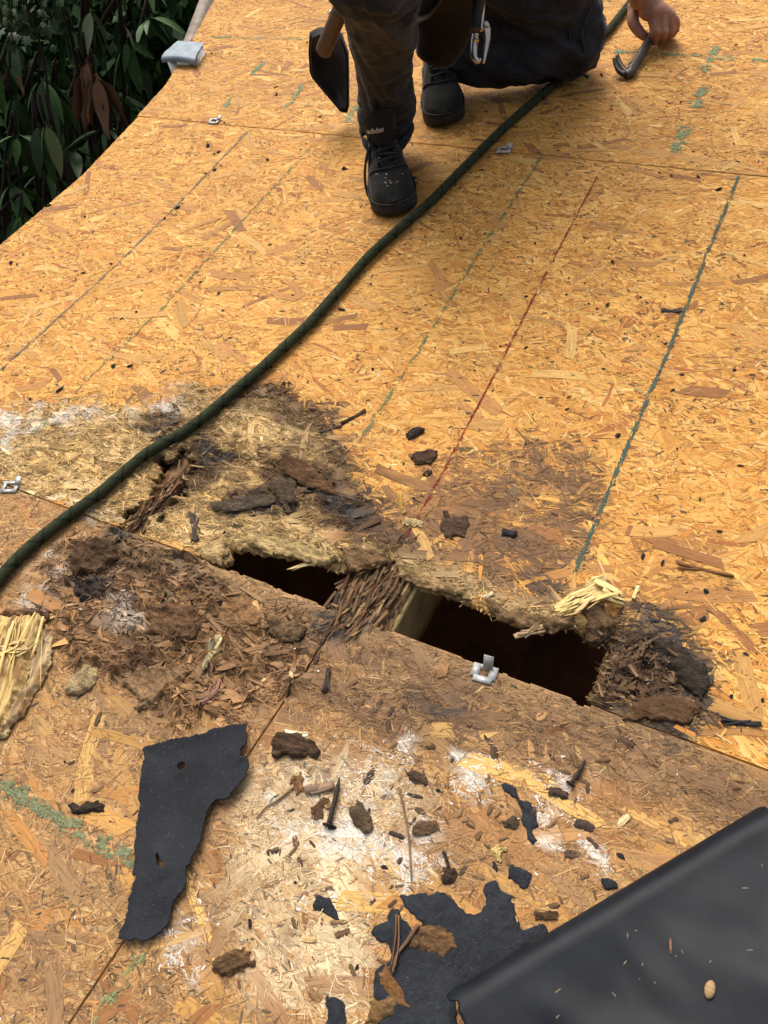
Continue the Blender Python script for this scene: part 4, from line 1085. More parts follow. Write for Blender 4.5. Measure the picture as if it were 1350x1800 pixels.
# knee patch pocket with its seams
def ribbon(m, pts, w, t, n=40, up=(0, 0, 1)):
    P = spline(np.array(pts), n); m.tube(P, [(w, t)] * n, 8, up=up)
m = MB()
kc = kneeLp
for k in range(3):
    pts = []
    for j in range(7):
        th = math.radians(-62 + 124 * j / 6); xo = (-0.012 + 0.030 * k)
        pts.append(kc + np.array([xo + 0.006 * math.sin(j * 2.1 + k), -0.086 * math.cos(th) * (1 - 0.12 * k), 0.088 * math.sin(th) + 0.004]))
    m.tube(spline(np.array(pts), 36), 0.0034, 6)
obj('seam', new_mesh('seam', *m.data(), mat=M_TROUS, smooth=True), tr)
m = MB(); hc = rp(679, 232, 0.072) - PB
pts = [hc + np.array([0.060 * math.cos(t), 0.052 * math.sin(t), 0.007 * math.sin(2 * t + 0.5) + 0.016 * math.sin(t)]) for t in np.linspace(0, 2 * math.pi, 25)]
m.tube(spline(np.array(pts), 80), [(0.0055 + 0.003 * math.sin(k * 0.5), 0.012 + 0.003 * math.sin(k * 0.37)) for k in range(80)], 8, cap=False)
obj('hem', new_mesh('hem', *m.data(), mat=M_TROUS, smooth=True), tr)

# -- shoes
def shoe(toe, heel, lettered, lace_side, raise_heel=0.0):
    toe, heel = np.array(toe, float), np.array(heel, float)
    f = toe - heel; L0 = np.linalg.norm(f); f /= L0; up = np.array([0, 0, 1.0]); r = np.cross(f, up); r /= np.linalg.norm(r); up = np.cross(r, f)
    if up[2] < 0: up = -up
    sx_ = np.array([0.0, 0.03, 0.10, 0.22, 0.36, 0.50, 0.64, 0.76, 0.86, 0.93, 0.975, 1.0])
    hw = np.array([0.006, 0.026, 0.036, 0.038, 0.038, 0.042, 0.048, 0.0515, 0.049, 0.040, 0.026, 0.006]) * 0.98
    tp_ = np.array([0.055, 0.088, 0.100, 0.098, 0.100, 0.098, 0.086, 0.073, 0.064, 0.056, 0.048, 0.034])
    s = np.linspace(0, 1, 44); W = np.interp(s, sx_, hw); T = np.interp(s, sx_, tp_)
    kk = np.ones(5) / 5; T = np.convolve(np.pad(T, 2, 'edge'), kk, 'valid'); 
    W[2:-2] = np.convolve(W, kk, 'valid')
    def P3(s_, x_, z_): return heel - PB + f * (s_ * L0) + r * x_ + up * z_
    e = empty('shoe', (0, 0, 0), roof=False); e.parent = person
    # upper
    nu = 21; V = []
    for i in range(len(s)):
        for j in range(nu):
            a_ = math.pi * j / (nu - 1); cx_, sn = math.cos(a_), math.sin(a_)
            x_ = W[i] * np.sign(cx_) * abs(cx_) ** 0.62; z_ = 0.024 + (T[i] - 0.024) * abs(sn) ** 0.75
            V.append(P3(s[i], x_, z_))
    V = np.array(V); V += (np.array([fbm(V[:, 0] * 60, V[:, 1] * 60 + V[:, 2] * 40, 301)]).T - 0.5) * 0.004 * up
    obj('upper', new_mesh('upper', V, grid_faces(nu, len(s)), mat=M_SHOE, smooth=True), e)
    # sole
    m = MB(); n = 60; ring = []
    t_ = np.linspace(0, 1, n // 2)
    out = [(a_, np.interp(a_, s, W) + 0.0035) for a_ in t_] + [(a_, -np.interp(a_, s, W) - 0.0035) for a_ in t_[::-1]]
    lev = [(0.0, 0.955), (0.003, 0.995), (0.012, 1.0), (0.026, 1.0), (0.029, 0.975)]
    V = []
    for z_, k in lev:
        for a_, x_ in out:
            V.append(P3(0.5 + (a_ - 0.5) * (1.012 * k), x_ * k, z_ + 0.007 * max(0, a_ - 0.86) / 0.14 * (1 if z_ < 0.02 else 0.6)))
    m.add(V, grid_faces(n, len(lev), True)); Vc = [P3(0.5, 0, 0.0), P3(0.5, 0, 0.029)]
    o_ = m.n; m.add(Vc)
    m.f3.append(np.array([(o_, (k + 1) % n, k) for k in range(n)])); m.f3.append(np.array([(o_ + 1, (len(lev) - 1) * n + k, (len(lev) - 1) * n + (k + 1) % n) for k in range(n)]))
    obj('sole', new_mesh('sole', *m.data(), mat=M_SOLE, smooth=True), e)
    m = MB(); pts = np.array([P3(0.5 + (a_ - 0.5) * 1.006, x_ * 0.995, 0.0315 + 0.004 * max(0, a_ - 0.86) / 0.14) for a_, x_ in out]); m.tube(np.vstack([pts, pts[:1]]), 0.0022, 6, cap=False)
    obj('welt', new_mesh('welt', *m.data(), mat=M_SOLE, smooth=True), e)
    def top_z(s_, x_):
        w_ = np.interp(s_, s, W); t0 = np.interp(s_, s, T); q = min(0.999, abs(x_) / w_)
        a_ = math.acos(q ** (1 / 0.62)); return 0.024 + (t0 - 0.024) * math.sin(a_) ** 0.75
    # stitched edge of the toe box and the lace panels
    m = MB()
    pts = [P3(0.70 + 0.045 * math.cos(x_ / 0.043 * 1.5), x_, top_z(0.70 + 0.045 * math.cos(x_ / 0.043 * 1.5), x_) + 0.001) for x_ in np.linspace(-0.043, 0.043, 21)]
    m.tube(np.array(pts), (0.0030), 6)
    for sd in (-1, 1):
        pts = [P3(a_, sd * (0.019 + 0.004 * (0.7 - a_) * 4), top_z(a_, 0.02) + 0.002) for a_ in np.linspace(0.40, 0.72, 14)]
        m.tube(np.array(pts), (0.0045, 0.0028), 8)
    obj('overlay', new_mesh('overlay', *m.data(), mat=M_SHOE, smooth=True), e)
    # laces
    m = MB()
    for k in range(6):
        a_ = 0.45 + 0.047 * k; sg = 1 if k % 2 else -1
        pts = [P3(a_ + 0.016 * sg * x_ / 0.02, x_, top_z(a_, 0.004) + 0.0075 - 0.002 * (x_ / 0.02) ** 2) for x_ in np.linspace(-0.023, 0.023, 9)]
        m.tube(np.array(pts), [(0.0045, 0.0018)] * 9, 8)
    kn = P3(0.47, 0.004 * lace_side, top_z(0.47, 0.0) + 0.012)
    m.ball(kn, [0.009, 0.008, 0.006], 10, 6)
    for sg in (-1, 1):
        lp = [kn, kn + r * sg * 0.016 + up * 0.012 + f * 0.004, kn + r * sg * 0.034 + up * 0.003 + f * 0.012, kn + r * sg * 0.026 - up * 0.006 + f * 0.014, kn + r * sg * 0.006 + f * 0.004]
        m.tube(spline(lp, 24), [(0.0030, 0.0018)] * 24, 7)
    obj('laces', new_mesh('laces', *m.data(), mat=M_LACE, smooth=True), e)
    return e, P3, f, r, up, top_z
toeR, heelR = np.array([-0.432, 0.916, 0.0022]), np.array([-0.594, 1.166, 0.0022])
shR, P3, f, r, up, top_z = shoe(toeR, heelR, True, -1)
# tongue standing up in front of the trouser hem
m = MB(); nu, nv = 17, 12
tb = P3(0.50, 0.0, 0.090)
V = []
tl_up = up * 0.97 - f * 0.18; tl_up /= np.linalg.norm(tl_up)
tn = np.cross(r, tl_up); tn = tn if tn @ f > 0 else -tn
for sgn in (1, 0):
    for j in range(nv):
        v_ = j / (nv - 1)
        for i in range(nu):
            u_ = 2 * i / (nu - 1) - 1
            hw_ = 0.030 + 0.010 * v_ - 0.010 * max(0, v_ - 0.8) / 0.2
            x_ = hw_ * u_
            z_ = v_ * 0.082 * (1 - 0.12 * u_ * u_)
            puff = 0.006 * sgn * (1 - abs(u_) ** 4) * math.sin(math.pi * min(1, 0.12 + v_ * 0.9))
            V.append(tb + r * x_ + tl_up * z_ + tn * (0.012 * (1 - u_ * u_) - 0.012 * u_ * u_ + puff + 0.012 * v_ * v_ + 0.004))
F = [grid_faces(nu, nv), grid_faces(nu, nv)[:, ::-1] + nu * nv]
bd = np.concatenate([np.arange(nu), np.arange(1, nv) * nu + nu - 1, nu * nv - 1 - np.arange(1, nu), np.arange(nv - 2, 0, -1) * nu])
F.append(np.stack([np.roll(bd, -1), bd, bd + nu * nv, np.roll(bd, -1) + nu * nv], -1))
tg = obj('tongue', new_mesh('tongue', np.array(V), F, mat=cloth_material('black_padded_tongue', (0.014, 0.014, 0.014), 0.2)), shR)
# the word on the tongue
tcv = bpy.data.curves.new('word', 'FONT'); tcv.body = 'adidas'; tcv.size = 0.0150; tcv.extrude = 0.0004; tcv.align_x = 'CENTER'; tcv.resolution_u = 3; tcv.offset = 0.0002
to = bpy.data.objects.new('word', tcv); C.objects.link(to)
dg = bpy.context.evaluated_depsgraph_get(); dg.update(); wm = bpy.data.meshes.new_from_object(to.evaluated_get(dg)); bpy.data.objects.remove(to)
a_ = co(wm); rdir = r if (r @ np.array([BAS[0, 0], BAS[1, 0], BAS[2, 0]])) > 0 else -r
ctr = -0.012
ca_, sa_ = math.cos(0.12), math.sin(0.12)
pts = []
for q in a_:
    x_ = q[0] * ca_ - q[1] * sa_ + ctr; y_ = q[0] * sa_ + q[1] * ca_ + 0.036
    u_ = x_ / 0.0345; v_ = y_ / 0.082
    puff = 0.006 * (1 - abs(u_) ** 4) * math.sin(math.pi * min(1, 0.12 + v_ * 0.9))
    pts.append(tb + rdir * x_ + tl_up * y_ + tn * (0.012 * (1 - u_ * u_) - 0.012 * u_ * u_ + puff + 0.012 * v_ * v_ + 0.0052 + q[2]))
set_co(wm, np.array(pts)); wm.materials.clear(); wm.materials.append(M_LETTER)
obj('lettering', wm, shR, label='pale lettering adidas on the shoe tongue')
# loose lace ends hanging at the side
m = MB()
for dx, ln in ((0.0, 1.0), (0.012, 0.8)):
    k0 = P3(0.49, -0.012, 0.105) if rdir @ r > 0 else P3(0.49, 0.012, 0.105)
    side = -rdir
    pts = [k0, k0 + side * (0.022 - dx * 0.4) + f * 0.02 - up * 0.006, k0 + side * (0.040 - dx) + f * (0.045 * ln) - up * 0.042, k0 + side * (0.044 - dx) + f * (0.062 * ln) - up * 0.078, k0 + side * (0.040 - dx) + f * (0.074 * ln) - up * (0.098)]
    m.tube(spline(pts, 24), [(0.0034, 0.0017)] * 20 + [(0.0016, 0.0014)] * 4, 7)
obj('lace_end', new_mesh('lace_end', *m.data(), mat=M_LACE, smooth=True), shR)
m = MB(); rng = np.random.default_rng(12)
for k in range(26):
    s_ = rng.uniform(0.45, 0.93); x_ = rng.uniform(-0.03, 0.03); p = P3(s_, x_, top_z(s_, x_) + 0.004)
    a_ = rng.uniform(0, 3); d1 = r * math.cos(a_) + f * math.sin(a_); d2 = np.cross(up, d1); l_ = rng.uniform(0.001, 0.004); w_ = rng.uniform(0.0005, 0.0011)
    m.add([p - d1 * l_ - d2 * w_, p + d1 * l_ - d2 * w_, p + d1 * l_ + d2 * w_ + up * 0.0008, p - d1 * l_ + d2 * w_ + up * 0.0004], [(0, 1, 2, 3)])
M_DUST = simple_material('wood_dust', (0.5, 0.38, 0.24), 0.8, 0.1, bump=0)
obj('wood_dust', new_mesh('wood_dust', *m.data(), mat=M_DUST), shR, kind='stuff')
toeL, heelL = np.array([-0.484, 1.292, 0.0022]), np.array([-0.622, 1.548, 0.012])
shL, P3L, fL, rL, uL, tzL = shoe(toeL, heelL, False, 1)
m = MB(); m.tube(spline([P3L(0.42, 0, 0.08), P3L(0.36, 0, 0.12), P3L(0.30, 0, 0.16)], 10), [(0.036, 0.02)] * 10, 14)
obj('tongue', new_mesh('tongue', *m.data(), mat=M_SHOE, smooth=True), shL)

# -- skin: arms, hands, neck and head are one surface
m = MB()
chest = 0.5 * (hipR + hipL) + UPW * 0.42 + np.array([0.06, -0.06, 0])
neck = chest + UPW * 0.16 + np.array([0.01, -0.04, 0]); headc = neck + UPW * 0.15 + np.array([0.01, -0.06, 0])
shdL = chest + np.array([0.20, 0.02, 0.03]); shdR = chest + np.array([-0.19, 0.0, 0.03])
wrL = rp(1126, -6, 0.115) - PB; elL = wrL + np.array([0.03, -0.03, 0.26])
wrR = kneeR + np.array([-0.04, 0.05, 0.10]); elR = 0.5 * (wrR + shdR) + np.array([-0.10, 0.0, -0.06])
m.tube(spline([0.5 * (hipR + hipL) + UPW * 0.1, chest, neck + UPW * 0.02], 18), [(0.14 - 0.004 * k, 0.09 - 0.002 * k) for k in range(18)], 20)
limb(m, [shdL, elL], [0.052, 0.040], 10, 14); limb(m, [elL, 0.6 * elL + 0.4 * wrL, wrL], [0.042, 0.042, 0.029], 14, 14)
limb(m, [shdR, elR], [0.052, 0.040], 10, 14); limb(m, [elR, 0.6 * elR + 0.4 * wrR, wrR], [0.042, 0.042, 0.029], 14, 14)
limb(m, [neck - UPW * 0.06, neck + UPW * 0.1 + [0, -0.03, 0]], [0.062, 0.056], 8, 14)
fw = np.array([0.05, -0.86, -0.10]); fw -= UPW * (fw @ UPW) * 0.6; fw /= np.linalg.norm(fw); hr = np.cross(fw, UPW); hr /= np.linalg.norm(hr); hu = np.cross(hr, fw)
m.ball(headc, [0.078, 0.096, 0.112], 24, 16); m.ball(headc + fw * 0.035 - hu * 0.06, [0.058, 0.062, 0.058], 18, 10)
m.tube([headc + fw * 0.092 + hu * 0.016, headc + fw * 0.116 - hu * 0.022, headc + fw * 0.098 - hu * 0.03], [0.009, 0.015, 0.012], 8)
for sd in (-1, 1): m.ball(headc + hr * sd * 0.080 - fw * 0.005, [0.012, 0.02, 0.032], 10, 8)
m.tube([headc + fw * 0.094 - hu * 0.062 - hr * 0.022, headc + fw * 0.104 - hu * 0.060, headc + fw * 0.094 - hu * 0.062 + hr * 0.022], [0.006, 0.008, 0.006], 8)
# left hand closed on the bar
def hp(x, y, h): return rp(x, y, h) - PB
mc_ = [hp(1146, 28, 0.080), hp(1161, 27, 0.077), hp(1174, 30, 0.069), hp(1185, 36, 0.058)]
pip = [hp(1152, 57, 0.053), hp(1167, 57, 0.047), hp(1179, 55, 0.040), hp(1188, 52, 0.033)]
dip = [hp(1150, 74, 0.022), hp(1163, 70, 0.018), hp(1174, 65, 0.016), hp(1183, 60, 0.014)]
tip = [hp(1143, 70, 0.016), hp(1155, 64, 0.014), hp(1166, 58, 0.013), hp(1176, 54, 0.012)]
rad = [0.0108, 0.0110, 0.0104, 0.0092]
for k in range(4):
    m.tube(spline([wrL * 0.55 + mc_[k] * 0.45, mc_[k], pip[k]], 10), [rad[k] * q for q in np.linspace(1.7, 1.0, 10)], 10)
    m.ball(mc_[k], rad[k] * 1.18, 10, 8)
    m.tube([pip[k], dip[k]], [rad[k], rad[k] * 0.9], 10); m.ball(pip[k], rad[k] * 1.10, 10, 8); m.tube([dip[k], tip[k]], [rad[k] * 0.9, rad[k] * 0.8], 10); m.ball(dip[k], rad[k] * 0.93, 10, 8); m.ball(tip[k], rad[k] * 0.82, 10, 8)
pc = 0.45 * wrL + 0.55 * (sum(mc_) / 4)
for k in range(3): m.tube([wrL, 0.5 * (mc_[k] + mc_[k + 1])], [0.024, 0.018], 12)
m.ball(pc + np.array([0, 0, -0.006]), [0.036, 0.034, 0.022], 14, 10)
th = [hp(1116, 14, 0.080), hp(1113, 38, 0.060), hp(1126, 58, 0.040), hp(1141, 68, 0.026)]
m.tube(spline(th, 16), list(np.linspace(0.0175, 0.0100, 16)), 10); m.ball(th[0], 0.020, 10, 8); m.ball(th[2], 0.0125, 10, 8); m.ball(th[3], 0.0098, 10, 8)
# right hand resting over the knee
kd = kneeR - wrR; kd /= np.linalg.norm(kd); sr = np.array([1.0, 0.1, 0]); 
pk = wrR + kd * 0.05
m.tube([wrR, pk + kd * 0.03], [(0.034, 0.018), (0.040, 0.015)], 12)
for k in range(4):
    b0 = pk + sr * (0.026 * (k - 1.5) * 0.85) + kd * 0.02; l_ = [0.066, 0.076, 0.070, 0.054][k]
    m.tube(spline([b0, b0 + kd * l_ * 0.5 + np.array([0, -0.012, 0.006]), b0 + kd * l_ + np.array([0, -0.022, -0.010])], 8), list(np.linspace(0.0098, 0.0078, 8)), 10)
m.tube(spline([pk - kd * 0.01 + sr * 0.03, pk + sr * 0.055 + kd * 0.012, pk + sr * 0.064 + kd * 0.045], 8), list(np.linspace(0.013, 0.0095, 8)), 10)
bm2 = fuse(m, 0.0031, 2, 0.45)
bm2.materials.append(M_SKIN)
bd_ = obj('body', bm2, person)
m = MB()
nl_ = [hp(1140, 69, 0.032)]
m.ball(nl_[0], [0.0062, 0.0042, 0.0030], 10, 6)
M_NAIL = simple_material('finger_nail', (0.42, 0.25, 0.19), 0.35, 0.5, bump=0, var=0.1)
obj('thumb_nail', new_mesh('thumb_nail', *m.data(), mat=M_NAIL, smooth=True), bd_)
for sd in (-1, 1):
    m = MB(); ec = headc + fw * 0.0785 + hr * sd * 0.031 + hu * 0.018; m.ball(ec, 0.0125, 16, 12); em = new_mesh('eye', *m.data(), mat=M_EYE, smooth=True); em.materials.append(M_HAIR)
    for pl_ in em.polygons:
        dd = np.array(pl_.center) - ec
        if dd @ fw > 0.0100: pl_.material_index = 1
    obj('eye', em, bd_)
m = MB(); m.ball(headc + hu * 0.022 - fw * 0.016, [0.084, 0.098, 0.104], 24, 16)
hm_ = fuse(m, 0.008, 2); c = co(hm_); c += nrm(hm_) * ((fbm(c[:, 0] * 60, c[:, 1] * 60 + c[:, 2] * 50, 400) - 0.5) * 0.02)[:, None]; set_co(hm_, c); hm_.materials.append(M_HAIR); obj('hair', hm_, bd_)
m = MB()
m.tube(spline([0.5 * (hipR + hipL) + UPW * 0.13, 0.5 * (hipR + hipL) + UPW * 0.26 + [0.02, 0, 0], chest, chest + UPW * 0.10], 20), [(0.168, 0.118), (0.165, 0.115), (0.165, 0.115), (0.166, 0.116), (0.168, 0.118), (0.170, 0.118), (0.172, 0.118), (0.175, 0.118), (0.178, 0.118), (0.18, 0.118), (0.18, 0.117), (0.18, 0.115), (0.18, 0.113), (0.178, 0.11), (0.172, 0.106), (0.165, 0.10), (0.15, 0.095), (0.13, 0.09), (0.11, 0.085), (0.09, 0.08)], 28)
for sh_, el_ in ((shdL, elL), (shdR, elR)): limb(m, [sh_ * 0.8 + chest * 0.2, sh_, 0.35 * sh_ + 0.65 * el_], [0.075, 0.072, 0.058], 12, 16)
sm_ = fuse(m, 0.008, 4); c = co(sm_); w = c + PB; c += nrm(sm_) * ((ridged(w[:, 0] * 10 + w[:, 2] * 14, w[:, 1] * 12, 210) - 0.7) * 0.014)[:, None]; set_co(sm_, c); sm_.materials.append(M_SHIRT); obj('shirt', sm_, person)

# ------------------------------------------------------------------ tools
def rptube(m, pts, R, n=24, seg=12): m.tube(spline([rp(*p) for p in pts], n), R if not np.isscalar(R) else [R] * n, seg)
# pry bar under the hand
m = MB()
P_ = [rp(1172, 24, 0.058), rp(1150, 57, 0.036), rp(1128, 94, 0.018), rp(1113, 116, 0.0125)]
m.tube(spline(P_, 24), [(0.0125, 0.0100)] * 24, 10)
mm = m
o = None
pb = empty('pry_bar', rp(1113, 120, 0.0), 'dark forged pry bar with a curled claw gripped in the worker hand', 'pry bar')
PBB = rp(1113, 120, 0.0)
V, F = m.data(); obj('shank', new_mesh('shank', V - PBB, F, mat=M_IRON, smooth=True), pb)
m = MB()
hl = [rp(1116, 112, 0.014), rp(1108, 128, 0.012), rp(1099, 131, 0.012)]
m.tube(spline(hl, 10), [(0.0105, 0.009), (0.0112, 0.010), (0.012, 0.011), (0.0125, 0.0115), (0.0125, 0.0115), (0.0125, 0.011), (0.012, 0.0105), (0.012, 0.010), (0.0115, 0.0095), (0.011, 0.009)], 12)
m.ball(rp(1110, 122, 0.014), [0.0125, 0.0125, 0.0115], 12, 8)
for k in (0, 1):
    dx = -5 if k == 0 else 5; dy = 2.5 if k == 0 else -3
    m.tube(spline([rp(1102 + dx * 0.5, 131 + dy * 0.3, 0.012), rp(1092 + dx * 0.7, 123 + dy * 0.8, 0.017), rp(1085 + dx * 0.6, 110 + dy, 0.027), rp(1082 + dx * 0.6, 99 + dy, 0.037)], 14), [(0.0076 - 0.0002 * q, 0.0076 - 0.00040 * q) for q in range(14)], 8)
V, F = m.data(); obj('claw', new_mesh('claw', V - PBB, F, mat=M_IRON, smooth=True), pb)
# hammer with a wooden handle hung at the hip
HB = rp(567, 94, 0.26)
hm = empty('hammer', HB, 'worn wooden handle of a hammer hanging from the tool belt on the left side', 'hammer')
Pth = spline([HB, rp(585, 50, 0.315), rp(606, 0, 0.375), rp(628, -58, 0.44)], 30)
m = MB(); rr_ = [0.010] + [0.0172] * 2 + [0.0176] * 5 + [0.0168] * 10 + [0.0150] * 12
m.tube(Pth, rr_, 16); V, F = m.data()
s_ = (V - HB) @ ((Pth[-1] - HB) / np.linalg.norm(Pth[-1] - HB)); perp = np.arctan2(V[:, 0] - np.interp(s_, [0, 1], [HB[0], HB[0]]), V[:, 2] - HB[2])
colh = np.tile((0.105, 0.072, 0.054), (len(V), 1))
obj('handle', new_mesh('handle', V - HB, F, colh, np.stack([s_, V[:, 0] * 1.0], -1), M_HANDLE, True), hm)
m = MB(); q = Pth[-1]; m.tube([q + np.array([-0.05, 0.01, 0]), q + np.array([0.06, -0.01, 0])], [0.016, 0.014], 12); V, F = m.data(); obj('head', new_mesh('head', V - HB, F, mat=M_IRON, smooth=True), hm)
# tool belt with its pouch
TB = rp(585, 120, 0.2)
tb_ = empty('tool_belt', TB, 'black tool belt with a hanging pouch and brown leather strap around the worker', 'tool belt')
pol = [(543, 58), (556, 50), (574, 49), (600, 60), (612, 95), (613, 140), (613, 190), (610, 201), (599, 199), (585, 182), (566, 160), (548, 138), (543, 126), (541, 90)]
vd = np.array([BAS[0, 2], BAS[1, 2], BAS[2, 2]])
front = []
o0 = rp(598, 197, 0.055)
ez_ = UPW; ex_ = np.array([BAS[0, 0], BAS[1, 0], BAS[2, 0]]); ex_ = ex_ - UPW * (ex_ @ UPW); ex_ /= np.linalg.norm(ex_); ey_ = np.cross(ez_, ex_)
nrm_ = ey_
for x, y in pol:
    rd = BAS @ np.array([x - 675.0, y - 900.0, FPX]); t = ((o0 - CAM) @ nrm_) / (rd @ nrm_); front.append(CAM + rd * t)
front = np.array(front); n = len(front); cen = front.mean(0)
lay_ = []
for k, (dp, sc_) in enumerate([(0.0, 0.86), (0.006, 0.97), (0.02, 1.0), (0.05, 1.0), (0.062, 0.95)]):
    lay_.append(cen + (front - cen) * sc_ + nrm_ * dp * (1 if nrm_ @ vd > 0 else -1))
V = np.concatenate(lay_ + [lay_[0].mean(0)[None] - nrm_ * 0.003 * (1 if nrm_ @ vd > 0 else -1), lay_[-1].mean(0)[None]])
Q = grid_faces(n, 5, True); T = [(5 * n, k, (k + 1) % n) for k in range(n)] + [(5 * n + 1, 4 * n + (k + 1) % n, 4 * n + k) for k in range(n)]
obj('pouch', new_mesh('pouch', V - TB, [Q, np.array(T)], mat=M_POUCH, smooth=True), tb_)
m = MB(); fr2 = cen + (front - cen) * 0.94 - nrm_ * -0.003 * (1 if nrm_ @ vd > 0 else -1)
m.tube(np.vstack([fr2[3:], fr2[:1]]), 0.0022, 6)
V, F = m.data(); obj('piping', new_mesh('piping', V - TB, F, mat=M_POUCH, smooth=True), tb_)
m = MB(); m.tube(spline([rp(783, -25, 0.36), rp(772, 5, 0.33), rp(756, 24, 0.30), rp(735, 36, 0.285), rp(722, 40, 0.28)], 24), [(0.013, 0.003)] * 24, 8); V, F = m.data()
obj('leather_strap', new_mesh('leather_strap', V - TB, F, mat=M_LEATHER, smooth=True), tb_)
m = MB()
bc = 0.5 * (hipR + hipL) + PB + UPW * 0.13
ringp = [bc + np.array([0.176 * math.cos(t), 0.128 * math.sin(t), 0.0]) for t in np.linspace(0, 2 * math.pi, 40)]
m.tube(np.array(ringp), [(0.005, 0.024)] * 40, 8, cap=False, up=UPW); V, F = m.data(); obj('belt', new_mesh('belt', V - TB, F, mat=M_POUCH, smooth=True), tb_)
m = MB(); m.tube(spline([rp(596, -6, 0.36), rp(589, 10, 0.345), rp(586, 20, 0.335)], 10), [(0.006, 0.003)] * 10, 8); V, F = m.data(); obj('red_tab', new_mesh('red_tab', V - TB, F, mat=M_RED, smooth=True), tb_)
m = MB(); m.tube(spline([rp(577, 24, 0.335), rp(583, 18, 0.338), rp(592, 20, 0.338), rp(598, 14, 0.345)], 14), 0.0016, 6); V, F = m.data(); obj('wire_hook', new_mesh('wire_hook', V - TB, F, mat=M_STEEL, smooth=True), tb_)
# middle pouch hanging between the legs
m = MB(); m.tube(spline([rp(800, -60, 0.40), rp(790, 0, 0.31), rp(780, 60, 0.235), rp(765, 100, 0.185)], 14), [(0.088 - 0.0032 * k, 0.03) for k in range(14)], 16, up=ey_); V, F = m.data()
obj('middle_pouch', new_mesh('middle_pouch', V - TB, F, mat=M_POUCH, smooth=True), tb_)
# claw tool with bright prongs
SB = rp(845, 108, 0.235)
st = empty('claw_tool', SB, 'bright steel claw tool with a black grip hanging between the worker legs', 'hand tool')
m = MB(); m.tube(spline([rp(848, -40, 0.36), rp(842, 5, 0.325), rp(837, 52, 0.285)], 16), [0.0125] * 15 + [0.010], 12); V, F = m.data(); obj('grip', new_mesh('grip', V - SB, F, mat=M_GRIP, smooth=True), st)
m = MB(); m.tube([rp(837, 51, 0.286), rp(836, 58, 0.281)], 0.0115, 12); V, F = m.data(); obj('ferrule', new_mesh('ferrule', V - SB, F, mat=M_LEATHER, smooth=True), st)
m = MB()
m.tube(spline([rp(852, -30, 0.352), rp(849, 20, 0.312), rp(846, 56, 0.283)], 12), [(0.0035, 0.005)] * 12, 8)
m.ball(rp(853, 48, 0.287), [0.010, 0.008, 0.012], 12, 8)
m.tube(spline([rp(836, 56, 0.282), rp(833, 76, 0.266), rp(833, 98, 0.249), rp(840, 108, 0.241), rp(845, 103, 0.245)], 20), [(0.0075, 0.005)] * 8 + [(0.0075 - 0.0004 * k, 0.005 - 0.0002 * k) for k in range(12)], 10)
m.tube(spline([rp(855, 50, 0.286), rp(856, 70, 0.27), rp(853, 92, 0.252), rp(850, 112, 0.236)], 16), [(0.0085 - 0.00042 * k, 0.0045 - 0.00015 * k) for k in range(16)], 10)
m.ball(rp(837, 70, 0.272), [0.006, 0.005, 0.009], 10, 8)
V, F = m.data(); obj('prongs', new_mesh('prongs', V - SB, F, mat=M_STEEL, smooth=True), st)
# ------------------------------------------------------------------ ground, trees and shrubs beyond the rake
M_GROUND = simple_material('leaf_litter', (0.022, 0.017, 0.011), 0.9, 0.1, nscale=3, var=0.6, bump=0.5, bdist=0.05)
n = 90
a_ = np.sinh(np.linspace(-4.2, 4.2, n)) / math.sinh(4.2) * 150
X, Y = np.meshgrid(a_, a_)
q = (-0.72 * X + 0.69 * Y)
t = np.clip((q - 6.0) / 9.0, 0, 1); Z = -3.2 + 9.0 * t * t * (3 - 2 * t) + 0.5 * (fbm(X * 0.3, Y * 0.3, 500) - 0.5) * (1 + t)
me = new_mesh('ground', np.stack([X, Y, Z], -1).reshape(-1, 3), grid_faces(n, n), mat=M_GROUND, smooth=True)
g_ = obj('ground', me, kind='structure')
def gz(x, y):
    t = min(1, max(0, (-0.72 * x + 0.69 * y - 6.0) / 9.0)); return -3.2 + 9.0 * t * t * (3 - 2 * t)

def leaf_material(name, c0, c1, rough, spec, under=None):
    m, nt, N, L, P = mat_new(name)
    oi = N.new('ShaderNodeObjectInfo'); tc = N.new('ShaderNodeTexCoord')
    n_ = noise(N, L, tc.outputs['Object'], 30, 3)
    at = N.new('ShaderNodeMath'); at.operation = 'ADD'; L.new(oi.outputs['Random'], at.inputs[0]); L.new(n_.outputs[0], at.inputs[1])
    at2 = N.new('ShaderNodeMath'); at2.operation = 'MULTIPLY'; at2.inputs[1].default_value = 0.5; L.new(at.outputs[0], at2.inputs[0])
    r = ramp(N, [(0.2, c0), (0.8, c1)]); L.new(at2.outputs[0], r.inputs[0]); L.new(r.outputs[0], P.inputs['Base Color'])
    P.inputs['Roughness'].default_value = rough; P.inputs['Specular IOR Level'].default_value = spec
    return m
M_LEAF = leaf_material('dark_glossy_leaf', (0.012, 0.026, 0.009), (0.045, 0.105, 0.024), 0.5, 0.22)  # lighter ramp end puts dappled light into the colour of some leaves
M_LEAF2 = leaf_material('olive_leaf', (0.065, 0.095, 0.030), (0.11, 0.15, 0.055), 0.45, 0.5)
M_DEAD = leaf_material('dead_brown_leaf', (0.10, 0.050, 0.026), (0.20, 0.105, 0.055), 0.6, 0.3)
M_BARK = simple_material('dark_bark', (0.022, 0.017, 0.013), 0.9, 0.15, nscale=25, var=0.5, bump=0.7, bdist=0.01)
M_CROWN = leaf_material('shaded_foliage', (0.008, 0.018, 0.006), (0.024, 0.058, 0.013), 0.55, 0.12)
M_CROWN2 = leaf_material('lighter_foliage', (0.022, 0.042, 0.014), (0.048, 0.085, 0.028), 0.5, 0.4)

